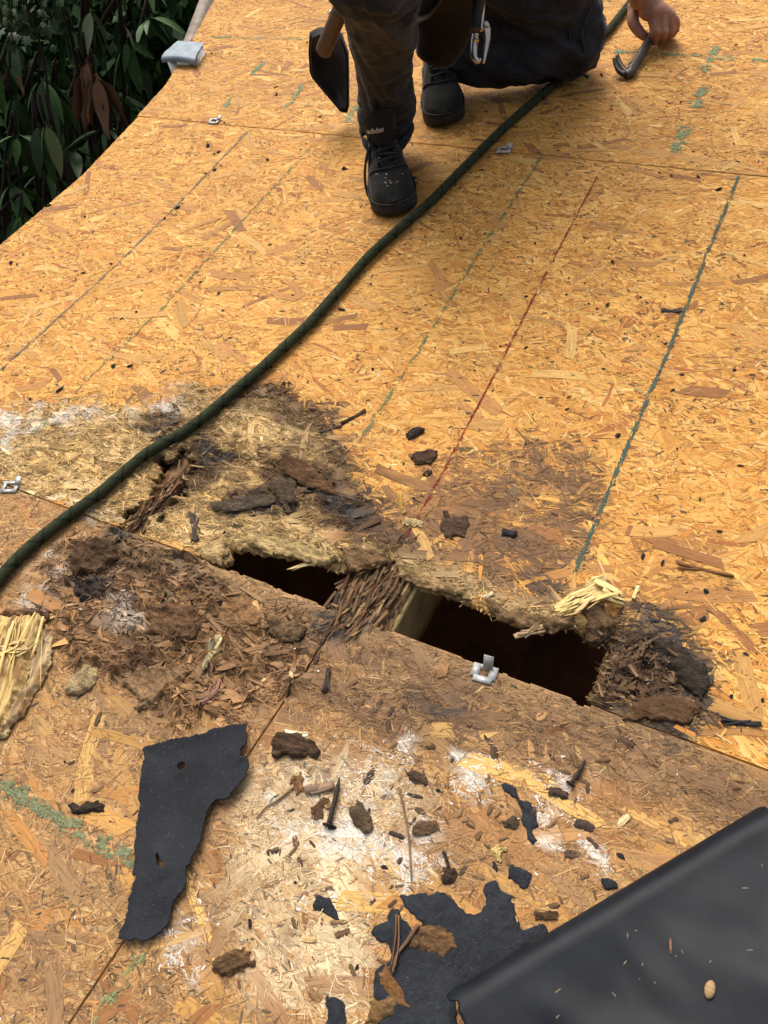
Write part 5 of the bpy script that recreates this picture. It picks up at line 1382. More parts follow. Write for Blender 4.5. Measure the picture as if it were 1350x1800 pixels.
def leaf_mesh(L0, W0, droop, fold, mat, twist=0.0, wav=0.0, nm='leaf'):
    nl, V = 9, []
    for i in range(nl):
        t = i / (nl - 1); w = W0 * (math.sin(math.pi * min(1, t ** 0.75 * 0.97 + 0.03)) ** 0.85) * 0.5
        x = L0 * t; z = -droop * L0 * t * t
        for s in (-1, 0, 1):
            tw = twist * t; yy = s * w; zz = fold * abs(s) * w + wav * W0 * math.sin(t * 9 + s)
            V.append((x, yy * math.cos(tw) - zz * math.sin(tw), z + yy * math.sin(tw) + zz * math.cos(tw)))
    # short stalk
    k = len(V); V += [(-0.022, -0.0012, 0.002), (-0.022, 0.0012, 0.002)]
    return new_mesh(nm, np.array(V), [grid_faces(3, nl), np.array([(k, 0, 1), ]), np.array([(k, k + 1, 2, 1)])], mat=mat, smooth=True)
LM = {'green': [leaf_mesh(0.150, 0.042, d, f_, M_LEAF, tw) for d, f_, tw in ((0.10, 0.35, 0.1), (0.22, 0.25, -0.3), (0.05, 0.5, 0.2), (0.30, 0.3, 0.4))],
      'olive': [leaf_mesh(0.140, 0.046, d, f_, M_LEAF2, tw) for d, f_, tw in ((0.08, 0.2, 0.1), (0.15, 0.3, -0.2))],
      'dead': [leaf_mesh(0.155, 0.040, d, f_, M_DEAD, tw, 0.10) for d, f_, tw in ((0.05, 0.9, 0.3), (0.15, 1.2, -0.4), (0.0, 0.7, 0.8))]}

def world_at(x, y, dist): return np.array((ROT @ Vector(ray(x, y, dist))))

def whorl(parent, pos, kind, n, spread, rng, scale=1.0, name='leaf'):
    """leaves hanging from a branch tip"""
    base = np.array(parent.location)
    a0 = rng.uniform(0, 6.28)
    for k in range(n):
        az = a0 + 2 * math.pi * k / n + rng.normal(0, 0.25); el = -math.radians(rng.uniform(*spread))
        d = Vector((math.cos(az) * math.cos(el), math.sin(az) * math.cos(el), math.sin(el)))
        o = bpy.data.objects.new(name, random.choice(LM[kind])); C.objects.link(o); o.parent = parent
        q_ = d.to_track_quat('X', 'Z').to_matrix().to_4x4() @ Matrix.Rotation(rng.normal(0, 0.5), 4, 'X')
        s_ = scale * rng.uniform(0.5, 1.15)
        o.matrix_local = Matrix.Translation(Vector(pos - base) + d * 0.018) @ q_ @ Matrix.Scale(s_, 4)

def shrub(name, label, root_xy, spots, seed, trunk_r=0.03, group=None):
    rng = np.random.default_rng(seed)
    base = np.array([root_xy[0], root_xy[1], gz(*root_xy)])
    e = empty(name, base, label, 'shrub', group, roof=False)
    tipz = np.mean([s[0][2] for s in spots])
    m = MB(); cen = np.mean([s[0] for s in spots], 0)
    fork = np.array([base[0] * 0.4 + cen[0] * 0.6, base[1] * 0.4 + cen[1] * 0.6, tipz - 1.0])
    pts = spline([base, base * 0.5 + fork * 0.5 + [0.08, -0.05, 0], fork], 14)
    m.tube(pts, list(np.linspace(trunk_r * 1.3, trunk_r * 0.8, 14)), 8)
    V, F = m.data(); obj('trunk', new_mesh('trunk', V - base, F, mat=M_BARK, smooth=True), e)
    m = MB()
    for (pos, kind, nleaf, spread, sc) in spots:
        mid = 0.5 * (fork + pos) + rng.normal(0, 0.08, 3) + [0, 0, 0.12]
        P_ = spline([fork, mid, pos + [0, 0, 0.05], pos], 14)
        m.tube(P_, list(np.linspace(0.012, 0.0035, 14)), 6)
    V, F = m.data(); obj('branches', new_mesh('branches', V - base, F, mat=M_BARK, smooth=True), e, kind='stuff')
    for (pos, kind, nleaf, spread, sc) in spots:
        whorl(e, pos, kind, nleaf, spread, rng, sc, 'dead_leaf' if kind == 'dead' else 'leaf')
    return e
W_ = world_at
hang = (52, 84); wide = (10, 70)
shrub('evergreen_shrub', 'dark evergreen shrub with a hanging cluster of dead brown leaves beyond the roof edge', (-2.6, 1.9), [
    (W_(152, 100, 2.95), 'dead', 9, (62, 86), 1.05), (W_(166, 128, 2.93), 'dead', 7, (60, 85), 1.0), (W_(144, 122, 2.98), 'dead', 5, (66, 88), 0.9),
    (W_(222, 68, 3.25), 'green', 9, (30, 80), 1.15), (W_(238, 92, 3.3), 'green', 6, (30, 75), 1.0),
    (W_(160, 12, 3.1), 'olive', 2, (60, 88), 0.9), (W_(150, 20, 3.15), 'green', 6, hang, 1.0), (W_(215, 38, 3.2), 'olive', 1, (50, 70), 0.6),
    (W_(185, 225, 2.95), 'green', 6, (0, 50), 0.9), (W_(120, 45, 3.3), 'green', 8, hang, 1.0), (W_(262, 30, 3.5), 'green', 8, wide, 1.0), (W_(200, 165, 3.3), 'green', 7, wide, 0.9),
    (W_(112, 190, 3.2), 'green', 8, hang, 1.0), (W_(250, -40, 3.2), 'green', 9, wide, 1.0), (W_(90, -60, 3.2), 'green', 9, wide, 1.0), (W_(180, -90, 3.3), 'green', 9, wide, 1.0)], 31)
shrub('evergreen_shrub', 'dark evergreen shrub with a pair of pale olive leaves at the left edge', (-2.9, 1.5), [
    (W_(78, 212, 2.8), 'olive', 3, (62, 84), 1.0), (W_(66, 214, 2.85), 'green', 5, (60, 86), 1.0), (W_(92, 220, 2.8), 'olive', 1, (40, 60), 0.9),
    (W_(70, 135, 3.0), 'green', 9, (40, 82), 1.2), (W_(52, 150, 3.1), 'green', 7, hang, 1.1), (W_(22, 165, 3.0), 'green', 8, hang, 1.05), (W_(18, 120, 3.0), 'dead', 2, (40, 80), 0.6),
    (W_(100, 150, 3.1), 'green', 6, hang, 1.0), (W_(30, 235, 2.9), 'green', 7, wide, 1.0), (W_(130, 262, 3.0), 'green', 6, wide, 0.85), (W_(80, 300, 2.95), 'green', 7, wide, 0.9),
    (W_(20, 320, 2.9), 'green', 7, wide, 0.9), (W_(38, 372, 2.85), 'green', 6, wide, 0.8), (W_(10, 60, 3.1), 'green', 8, hang, 1.0), (W_(-50, 200, 2.9), 'green', 8, hang, 1.0), (W_(-40, 80, 3.0), 'green', 8, hang, 1.0), (W_(-70, 320, 2.8), 'green', 8, hang, 1.0)], 32)

def tree(label, x, y, h, r, nleaf, seed, crown=None, trunk_r=0.12, mat=None, leaf=0.085, low=0.25):
    rng = np.random.default_rng(seed); base = np.array([x, y, gz(x, y)])
    e = empty('tree', base, label, 'tree', 'trees behind the house', roof=False)
    m = MB(); top_ = base + [rng.normal(0, 0.2), rng.normal(0, 0.2), h * 0.85]
    m.tube(spline([base - [0, 0, 0.2], base * 0.6 + top_ * 0.4 + [0.08, 0.05, 0], top_], 16), list(np.linspace(trunk_r * 1.2, trunk_r * 0.25, 16)), 10)
    tips = []
    for k in range(16):
        t = rng.uniform(low, 0.95); p0 = base * (1 - t) + top_ * t; az = rng.uniform(0, 6.28); d = np.array([math.cos(az), math.sin(az), rng.uniform(-0.1, 0.5)])
        p1 = p0 + d * r * rng.uniform(0.55, 1.0) * (1.1 - 0.5 * t); m.tube(spline([p0, 0.5 * (p0 + p1) + [0, 0, 0.08], p1], 8), list(np.linspace(trunk_r * 0.3, 0.006, 8)), 6); tips += [p1, 0.4 * p0 + 0.6 * p1]
    V, F = m.data(); obj('trunk', new_mesh('trunk', V - base, F, mat=M_BARK, smooth=True), e)
    tips = np.array(tips); c_ = tips[rng.integers(0, len(tips), nleaf)] + rng.normal(0, 1, (nleaf, 3)) * r * np.array([0.22, 0.22, 0.17])
    L_ = leaf * rng.uniform(0.6, 1.3, nleaf); w_ = L_ * 0.30
    az = rng.uniform(0, 6.28, nleaf); el = -rng.uniform(0.0, 1.3, nleaf)
    d = np.stack([np.cos(az) * np.cos(el), np.sin(az) * np.cos(el), np.sin(el)], -1)
    s_ = np.cross(d, rng.normal(0, 1, (nleaf, 3)) * 0.6 + [0, 0, 1]); s_ /= np.linalg.norm(s_, axis=1)[:, None] + 1e-9
    u_ = np.cross(s_, d)
    P0 = c_; P1 = c_ + d * L_[:, None] * 0.5 + s_ * w_[:, None] + u_ * (w_ * 0.3)[:, None]; P2 = c_ + d * L_[:, None]; P3_ = c_ + d * L_[:, None] * 0.5 - s_ * w_[:, None] + u_ * (w_ * 0.3)[:, None]
    V = np.stack([P0, P1, P2, P3_], 1).reshape(-1, 3) - base
    i = np.arange(nleaf)[:, None] * 4
    T = np.concatenate([i + [0, 1, 2], i + [0, 2, 3]])
    obj('crown', new_mesh('crown', V, T, mat=mat or M_CROWN), e, kind='stuff')
    return e
tree('leafy tree nearest the roof edge behind the hanging dead leaves', -3.9, 3.0, 4.6, 1.3, 22000, 41, trunk_r=0.09, leaf=0.10)
tree('low spreading tree behind the shrub at the left edge', -4.6, 1.9, 4.0, 1.4, 20000, 42, trunk_r=0.08, leaf=0.10)
tree('thick dark trunked tree beside the upper rake', -3.6, 4.6, 5.6, 1.5, 20000, 43, trunk_r=0.30, leaf=0.09)
tree('tall tree further back between the nearer crowns', -6.2, 4.2, 6.4, 2.0, 22000, 44, mat=M_CROWN2, leaf=0.11)
tree('tree farthest back on the wooded bank', -8.0, 6.6, 7.0, 2.4, 20000, 45, mat=M_CROWN2, leaf=0.13)
tree('dark tree on the bank behind the left edge', -7.6, 3.2, 6.0, 2.2, 20000, 46, leaf=0.12)
tree('dark tree behind the thick trunk', -5.6, 7.0, 7.5, 2.3, 20000, 47, leaf=0.12)
tree('broad tree beyond the ridge to the left', -1.6, 8.6, 7.0, 2.3, 14000, 51, leaf=0.13)
tree('broad tree beyond the ridge in the middle', 2.2, 9.2, 7.2, 2.4, 14000, 52, mat=M_CROWN2, leaf=0.13)
tree('broad tree beyond the ridge to the right', 5.8, 8.4, 6.8, 2.4, 14000, 53, leaf=0.13)
# a sprig of small lobed leaves in the top left corner
rng = np.random.default_rng(48)
cpos = W_(45, 20, 2.9)
e = empty('climbing_vine', np.array([cpos[0], cpos[1], cpos[2] - 0.3]), 'vine with small lobed pale green leaves in the top left corner', 'vine', roof=False)
M_VINE = leaf_material('lobed_pale_leaf', (0.014, 0.034, 0.009), (0.034, 0.070, 0.020), 0.6, 0.2)
base = np.array(e.location)
m = MB(); stems = []
for k in range(5):
    p0 = W_(20 + 14 * k, -60, 2.95); p1 = W_(10 + 20 * k + rng.normal(0, 8), 60 + rng.normal(0, 20), 2.9); P_ = spline([p0, 0.5 * (p0 + p1) + rng.normal(0, 0.03, 3), p1], 14); stems.append(P_); m.tube(P_, 0.0018, 5)
m.tube(spline([base, base + [0.02, 0.01, 0.2], stems[0][0]], 10), 0.004, 6)
V, F = m.data(); obj('stem', new_mesh('stem', V - base, F, mat=M_BARK), e)
V = []; T = []
ang = np.linspace(0, 2 * math.pi, 15)[:-1]; rad_ = np.array([1.0, 0.55, 0.85, 0.5, 0.72, 0.42, 0.5, 0.18, 0.5, 0.42, 0.72, 0.5, 0.85, 0.55])
lobem = new_mesh('leaf', np.concatenate([[[0, 0, 0.003]], np.stack([0.028 * rad_ * np.cos(ang), 0.028 * rad_ * np.sin(ang), -0.006 * rad_ ** 2], -1)]), np.array([(0, 1 + k, 1 + (k + 1) % 14) for k in range(14)]), mat=M_VINE)
for P_ in stems:
    for k in range(13):
        p = P_[k] + rng.normal(0, 0.022, 3)
        o = bpy.data.objects.new('leaf', lobem); C.objects.link(o); o.parent = e
        o.matrix_local = Matrix.Translation(Vector(p - base)) @ Euler((rng.uniform(0.5, 1.5), rng.uniform(-0.5, 0.5), rng.uniform(-1.2, 1.2))).to_matrix().to_4x4() @ Matrix.Scale(rng.uniform(0.7, 1.5), 4)
# ------------------------------------------------------------------ loose pieces lying on the deck
M_BARKY = wood_material('weathered_chip', 1.3, 0.8, 0.9)
M_GRAN = simple_material('shingle_grit', (0.022, 0.021, 0.022), 0.85, 0.25, nscale=300, var=0.5, bump=0.6)
M_NAIL_R = simple_material('rusty_nail', (0.035, 0.022, 0.016), 0.75, 0.3, nscale=300, var=0.5, bump=0.5)
def chip(name, label, cat, x, y, Lp, Wp, ang, col, thick=0.004, bend=0.003, seed=0, mat=None, group=None, ragged=0.4, lift=0.0015, point=0.0, nseg=9, curl=0.0, on=None, var=0.25):
    """a rough flake of wood or bark; length, width and direction read off the photo in px on the deck"""
    rng = np.random.default_rng(seed + 1000)
    c = rp(x, y); a_ = math.radians(ang)
    e1 = rp(x + math.cos(a_) * Lp / 2, y + math.sin(a_) * Lp / 2); e0_ = rp(x - math.cos(a_) * Lp / 2, y - math.sin(a_) * Lp / 2)
    n1 = rp(x - math.sin(a_) * Wp / 2, y + math.cos(a_) * Wp / 2); n0 = rp(x + math.sin(a_) * Wp / 2, y - math.cos(a_) * Wp / 2)
    u = (e1 - e0_)[:2]; Lm = np.linalg.norm(u); u /= Lm; v = np.array([-u[1], u[0]]); Wm = abs((n1 - n0)[:2] @ v)
    # a stack of thin jagged layers
    thick *= 0.5; ragged = min(1.0, ragged * 1.25)
    V = []; cols = []; uv = []; F = []; cnt = 0
    nl = max(5, int(4 + 10 * Wm / 0.03)) if Wm > 0.007 else 3
    ns_ = 7
    for q in range(nl):
        big = q < 2
        lk = Lm * (rng.uniform(0.85, 1.0) if big else rng.uniform(0.35, 0.85)); wk = Wm * (rng.uniform(0.7, 0.95) if big else rng.uniform(0.22, 0.6))
        ox = 0 if big else rng.uniform(-0.5, 0.5) * (Lm - lk); oy = 0 if big else rng.uniform(-0.5, 0.5) * (Wm - wk)
        da = rng.normal(0, 0.05 if big else 0.16 * (1 + ragged)); zz = lift + thick * (q / max(1, nl - 1)); tl = rng.normal(0, 0.03 + 0.06 * ragged * (not big)); rl = rng.normal(0, 0.05 + 0.10 * ragged * (not big))
        tone = np.asarray(col) * rng.uniform(1 - var * 1.6, 1 + var * 1.6) * (1 + 0.15 * rng.normal(0, 1, 3) * 0.3)
        tt = np.linspace(-0.5, 0.5, ns_)
        ed = [1 - ragged * rng.random(ns_) * 0.62 - 0.75 * np.clip((np.abs(tt) * 2 - (1 - point)) / max(point, 1e-3), 0, 1) * (point > 0) for _ in (0, 1)]
        endj = rng.normal(0, 0.10 * ragged, (2, ns_)) * lk
        th_ = min(0.0016, thick * 0.4) + 0.0003
        for lyr in (1, 0):
            for e_ in (0, 1):
                for i in range(ns_):
                    l_ = tt[i] * lk + (endj[e_, i] if i in (0, ns_ - 1) else 0) + ox; w_ = (e_ - 0.5) * wk * max(0.1, ed[e_][i]) + oy
                    l2 = l_ * math.cos(da) - w_ * math.sin(da); w2 = l_ * math.sin(da) + w_ * math.cos(da)
                    p = c[:2] + u * l2 + v * w2
                    h0 = float(height(p[0], p[1])) if on is None else on(p[0], p[1])
                    z = h0 + zz + bend * (2 * l_ / Lm) ** 2 + curl * w_ * w_ / max(Wm, 1e-4) * 4 + max(-zz, tl * l_ + rl * w_) - (0 if lyr else th_)
                    V.append((p[0], p[1], z)); cols.append(tone); uv.append((l_ + seed + q, w_ + 0.37 * seed + q))
        g = grid_faces(ns_, 2); k2 = 2 * ns_
        F.append(g + cnt); F.append(g[:, ::-1] + k2 + cnt)
        bd = np.concatenate([np.arange(ns_), np.arange(2 * ns_ - 1, ns_ - 1, -1)])
        F.append(np.stack([np.roll(bd, -1), bd, bd + k2, np.roll(bd, -1) + k2], -1) + cnt)
        cnt += 2 * k2
    return top(name, np.array(V), [np.concatenate(F)], label, cat, mat or M_BARKY, group, np.array(cols), np.array(uv))
def rough_piece(name, label, cat, x, y, Lp, Wp, ang, col, thick=0.006, seed=0, group=None, ragged=0.4, **kw):
    """a broken piece of bark or layered board: jagged outline, stepped torn layers"""
    rng = np.random.default_rng(seed + 5000)
    c = rp(x, y); a_ = math.radians(ang)
    e1 = rp(x + math.cos(a_) * Lp / 2, y + math.sin(a_) * Lp / 2); e0_ = rp(x - math.cos(a_) * Lp / 2, y - math.sin(a_) * Lp / 2)
    n1 = rp(x - math.sin(a_) * Wp / 2, y + math.cos(a_) * Wp / 2); n0 = rp(x + math.sin(a_) * Wp / 2, y - math.cos(a_) * Wp / 2)
    u = (e1 - e0_)[:2] / 2; v = (n1 - n0)[:2] / 2; Lm = 2 * np.linalg.norm(u)
    ud = u / np.linalg.norm(u)
    n = 18; th = np.linspace(0, 2 * math.pi, n, endpoint=False) + rng.normal(0, 0.12, n)
    poly = [c[:2] + u * np.sign(math.cos(t)) * abs(math.cos(t)) ** 0.6 * (1 + rng.normal(0, 0.10 + 0.10 * ragged)) + v * np.sign(math.sin(t)) * abs(math.sin(t)) ** 0.6 * (1 + rng.normal(0, 0.10 + 0.14 * ragged)) for t in th]
    thick = max(0.0022, thick * 0.42); sx_, sy_ = rng.uniform(0, 50, 2); tx, ty = rng.normal(0, 0.06, 2)
    def hf(X, Y, d):
        l = (X - c[0]) * ud[0] + (Y - c[1]) * ud[1]; w = -(X - c[0]) * ud[1] + (Y - c[1]) * ud[0]
        ly = terrace(fbm(l * 45 + sx_, w * 150 + sy_, seed, 3), 6, 6.0)
        return height(X, Y) * 0.6 + 0.002 + thick * (0.35 + 1.3 * ly) * np.clip(d / 0.004, 0.25, 1) + tx * l + ty * w + abs(tx) * Lm * 0.4 + 0.25 * thick * (fbm(l * 120, w * 400, seed + 1, 2) - 0.5)
    V, F = sheet(poly, hf, float(np.clip(Lm / 40, 0.0009, 0.0020)), thick * 0.5, (), 3 + 4 * ragged, seed % 17, True)
    l = (V[:, 0] - c[0]) * ud[0] + (V[:, 1] - c[1]) * ud[1]; w = -(V[:, 0] - c[0]) * ud[1] + (V[:, 1] - c[1]) * ud[0]
    t = 0.55 + 0.9 * fbm(l * 40 + sx_, w * 220 + sy_, seed + 2, 3)
    t2 = fbm(l * 60, w * 60, seed + 3, 3)[:, None]
    cc = np.asarray(col)[None] * t[:, None] * (1 + 0.5 * (t2 - 0.5) * np.array([1, 0.9, 0.7]))
    return top(name, V, F, label, cat, M_SLAB, group, cc)

BR, DK, GY_, PALE_, TAN = (0.14, 0.08, 0.04), (0.05, 0.036, 0.027), (0.11, 0.085, 0.062), (0.66, 0.50, 0.22), (0.33, 0.20, 0.09)
k_ = 0
def C_(*a, **k):
    global k_; k_ += 1
    if a[0] in ('bark_chip', 'rot_clump') or (a[0] == 'wood_chip' and a[6] >= 13): return rough_piece(*a, seed=k_ * 7 + 3, **{q: w for q, w in k.items() if q in ('ragged', 'group')})
    return chip(*a, seed=k_ * 7 + 3, **k)
C_('bark_chip', 'dark bark chip beside the faded green stripe at the left', 'bark chip', 152, 1421, 62, 24, -8, DK, 0.010, ragged=0.5)
C_('bark_chip', 'brown fibrous bark chip near the bottom edge between felt strip and tar patch', 'bark chip', 415, 1692, 66, 42, -32, BR, 0.009, ragged=0.55)
C_('bark_chip', 'broad ragged brown bark piece lying on the large tar patch', 'bark chip', 768, 1656, 84, 54, 8, (0.17, 0.095, 0.045), 0.008, ragged=0.7, bend=0.006)
C_('bark_chip', 'curled orange brown bark strip on the left border of the large tar patch', 'bark chip', 693, 1735, 90, 34, 62, (0.24, 0.12, 0.045), 0.006, ragged=0.5, bend=0.010, curl=0.25)
C_('bark_chip', 'tan bark piece under the curled strip at the bottom edge', 'bark chip', 672, 1772, 66, 34, -20, (0.22, 0.13, 0.055), 0.008, ragged=0.7)
C_('wood_chip', 'grey brown square ended chip right of the long nail', 'wood chip', 636, 1437, 56, 26, 58, (0.12, 0.085, 0.05), 0.008, ragged=0.3)
C_('wood_chip', 'short brown chip left of the long nail', 'wood chip', 563, 1421, 42, 20, -60, (0.17, 0.095, 0.05), 0.006, ragged=0.4)
C_('dead_leaf_piece', 'mauve brown curled leaf piece behind the long nail', 'leaf piece', 562, 1387, 56, 18, -14, (0.21, 0.135, 0.095), 0.0015, bend=0.004, curl=0.3, ragged=0.15)
C_('wood_chip', 'orange brown chip above the leaf piece', 'wood chip', 526, 1376, 36, 20, 75, (0.27, 0.14, 0.06), 0.005, ragged=0.6)
C_('wood_splinter', 'cream coloured splinter lying on dark shreds below the joint', 'splinter', 522, 1291, 46, 9, 5, (0.72, 0.62, 0.40), 0.005, ragged=0.15)
C_('rot_clump', 'clump of dark rotten shreds under the cream splinter', 'rotten wood', 515, 1310, 78, 40, 8, (0.085, 0.052, 0.032), 0.014, ragged=0.9)
C_('wood_chip', 'dark grey upright sliver lying in the straw coloured rot left of the hole', 'wood chip', 342, 926, 62, 12, 84, (0.075, 0.055, 0.042), 0.006, ragged=0.3)
C_('bark_chip', 'small dark bark chip on the sound board left of the red line', 'bark chip', 730, 763, 30, 18, -15, DK, 0.009, ragged=0.6)
C_('bark_chip', 'brown crumbling bark chip just left of the red line', 'bark chip', 744, 806, 46, 26, -12, (0.085, 0.05, 0.032), 0.009, ragged=0.7)
C_('bark_chip', 'tiny brown chip below the crumbling chip by the red line', 'bark chip', 751, 834, 16, 8, -35, DK, 0.005)
C_('bark_chip', 'flaky grey brown bark piece right of the red line end', 'bark chip', 797, 924, 46, 38, 20, (0.10, 0.062, 0.04), 0.007, ragged=0.8)
C_('shingle_scrap', 'flat black angular shingle scrap in the stain above the hole', 'shingle scrap', 895, 939, 26, 14, 12, (0.022, 0.022, 0.024), 0.004, ragged=0.2, mat=M_GRAN)
C_('wood_splinter', 'dark splinter pointing out of the brown stain towards the sound board', 'splinter', 622, 735, 54, 5, -32, (0.06, 0.035, 0.02), 0.004, ragged=0.2)
C_('wood_splinter', 'thin dark splinter lying in the brown stain below the other splinter', 'splinter', 582, 757, 40, 5, -18, (0.07, 0.045, 0.03), 0.003, ragged=0.2)
C_('rot_clump', 'curled grey slab of rotten wood standing out of the straw coloured rot', 'rotten wood', 500, 865, 50, 46, 60, (0.10, 0.07, 0.045), 0.010, ragged=0.8, bend=0.008)
C_('rot_clump', 'dark flat slab of rotten wood left of the curled slab', 'rotten wood', 425, 884, 120, 24, -8, (0.095, 0.072, 0.05), 0.006, ragged=0.5)
C_('rot_clump', 'long dark brown slab of rotten wood above the curled slab', 'rotten wood', 540, 838, 110, 30, 24, (0.13, 0.07, 0.034), 0.006, ragged=0.5)
C_('bark_strip', 'pale curled bark strip in the rot above the felt strip', 'bark strip', 377, 1152, 62, 14, -55, (0.42, 0.34, 0.18), 0.005, bend=0.006, ragged=0.3)
C_('bark_strip', 'mauve brown leathery strip just above the felt strip', 'bark strip', 370, 1224, 66, 20, -62, (0.20, 0.115, 0.075), 0.005, bend=0.005, ragged=0.3, point=0.7)
C_('wood_splinter', 'long brown splinter left of the leathery strip', 'splinter', 341, 1205, 70, 7, -56, (0.16, 0.095, 0.055), 0.004, ragged=0.2, point=0.6)
C_('wood_chip', 'dark rounded stick right of the board joint', 'stick', 575, 1197, 46, 10, 98, (0.05, 0.035, 0.028), 0.008, ragged=0.15)
C_('rot_clump', 'brown block of layered rot left of the board joint', 'rotten wood', 330, 1100, 64, 50, 30, (0.15, 0.085, 0.045), 0.014, ragged=0.5)
C_('rot_clump', 'dark mouldy lump in the brown rot under the rope', 'rotten wood', 165, 1042, 62, 34, 10, (0.06, 0.045, 0.035), 0.018, ragged=0.7)
C_('rot_clump', 'reddish layered lump of rot at the middle of the brown rot', 'rotten wood', 250, 1170, 44, 66, 10, (0.11, 0.06, 0.035), 0.014, ragged=0.6)
C_('rot_clump', 'orange brown flat piece of rot near the split', 'rotten wood', 205, 965, 46, 34, 50, (0.22, 0.13, 0.065), 0.012, ragged=0.6)
C_('rot_clump', 'scaly strip of rot at the lower border of the brown rot', 'rotten wood', 265, 1235, 60, 22, -32, (0.20, 0.125, 0.07), 0.010, ragged=0.6)
C_('rot_clump', 'grey fuzzy lump of rot left of the hole', 'rotten wood', 305, 1048, 26, 34, 10, (0.30, 0.23, 0.13), 0.012, ragged=0.6)
C_('rot_clump', 'brown chunk of layered wood hanging at the right lip of the hole', 'rotten wood', 1052, 1095, 66, 50, 70, (0.15, 0.09, 0.05), 0.018, ragged=0.6)
C_('wood_splinter', 'pale brown splinter sticking into the hole from its upper lip', 'splinter', 930, 1114, 54, 13, -22, (0.36, 0.25, 0.14), 0.004, ragged=0.3, on=lambda x, y: 0.004)
C_('wood_splinter', 'small cream splinter on the torn lip above the hole', 'splinter', 858, 1049, 22, 8, -25, (0.62, 0.50, 0.30), 0.004, ragged=0.3)
C_('wood_splinter', 'single pale splinter right of the bright shavings', 'splinter', 1117, 1043, 28, 9, -72, (0.70, 0.52, 0.24), 0.003, ragged=0.3)
C_('wood_chip', 'pinkish chip on the torn wood between both openings', 'wood chip', 633, 970, 26, 10, -20, (0.46, 0.27, 0.17), 0.005, ragged=0.4)
C_('wood_chip', 'yellow flake near the red line end', 'wood chip', 728, 920, 30, 14, 10, (0.66, 0.50, 0.24), 0.005, ragged=0.8)
C_('wood_splinter', 'amber splinter left of the red line end', 'splinter', 705, 885, 44, 8, 66, (0.40, 0.22, 0.06), 0.004, ragged=0.2)
C_('wood_chip', 'brown lump with a twig on the orange wood above the large tar patch', 'wood chip', 790, 1542, 32, 26, 20, (0.07, 0.045, 0.03), 0.009, ragged=0.6)
C_('wood_splinter', 'short dark twig above the brown lump', 'twig', 785, 1512, 34, 7, 72, (0.06, 0.035, 0.022), 0.005, ragged=0.1)
C_('wood_chip', 'brown flat chip beside the rolled underlay', 'wood chip', 960, 1609, 44, 14, -10, (0.12, 0.072, 0.04), 0.006, ragged=0.3)
C_('wood_chip', 'yellow crumpled flake beside the tiny tar scrap', 'wood chip', 877, 1500, 22, 26, 60, (0.62, 0.48, 0.18), 0.006, ragged=0.8)
C_('wood_chip', 'dark flat chip among the white paint spots', 'wood chip', 745, 1455, 48, 24, -12, (0.14, 0.085, 0.05), 0.005, ragged=0.5)
C_('wood_chip', 'round dark chip under the nail among white paint', 'wood chip', 983, 1397, 30, 18, 10, (0.09, 0.06, 0.045), 0.007, ragged=0.5)
C_('wood_chip', 'brown square chip right of the grey tar strip', 'wood chip', 1025, 1452, 34, 20, 20, (0.10, 0.07, 0.055), 0.005, ragged=0.4)
C_('wood_chip', 'dark oval chip left of the grey tar strip', 'wood chip', 897, 1445, 28, 20, 5, (0.09, 0.065, 0.045), 0.007, ragged=0.4)
C_('wood_chip', 'brown chip in a cluster of white paint left of the tar strip', 'wood chip', 735, 1368, 36, 20, 10, (0.10, 0.065, 0.045), 0.006, ragged=0.6)
C_('wood_splinter', 'long thin rusty splinter on the sound board at the right', 'splinter', 1240, 1003, 110, 5, 14, (0.20, 0.085, 0.035), 0.003, ragged=0.3)
C_('wood_splinter', 'dark sliver crossing the thick green line', 'splinter', 1180, 548, 40, 5, 2, (0.07, 0.05, 0.05), 0.003, ragged=0.3)
C_('shingle_scrap', 'black smear like shingle scrap at the right edge below the wet stain', 'shingle scrap', 1300, 1271, 72, 12, 4, (0.022, 0.022, 0.026), 0.004, ragged=0.6, mat=M_GRAN)

def splinters(name, label, cat, base_px, items, col, group=None, wid=0.0026, on=None):
    """a torn bundle: every spike is a part"""
    b = rp(*base_px, 0.006); e = empty(name, b, label, cat, group)
    rng = np.random.default_rng(len(items) + int(base_px[0]))
    for (x0, y0, h0, x1, y1, h1, w) in items:
        p0, p1 = rp(x0, y0, h0), rp(x1, y1, h1)
        m = MB(); md = 0.5 * (p0 + p1) + rng.normal(0, 0.002, 3); P_ = spline([p0, md, p1], 7)
        m.tube(P_, [(w * wid * q, w * wid * 0.13 * q) for q in (0.8, 1.0, 1.05, 0.95, 0.8, 0.55, 0.12)], 6, up=(0, 0, 1))
        V, F = m.data(); c = np.tile(np.asarray(col) * rng.uniform(0.62, 1.15) * np.array([1, rng.uniform(0.9, 1.03), rng.uniform(0.8, 1.1)]), (len(V), 1))
        d = (p1 - p0) / np.linalg.norm(p1 - p0); uv = np.stack([(V - p0) @ d, (V - p0) @ np.array([-d[1], d[0], 0.3]) + rng.random()], -1)
        obj('splinter', new_mesh('splinter', V - b, F, c, uv, M_BARKY), e)
    return e
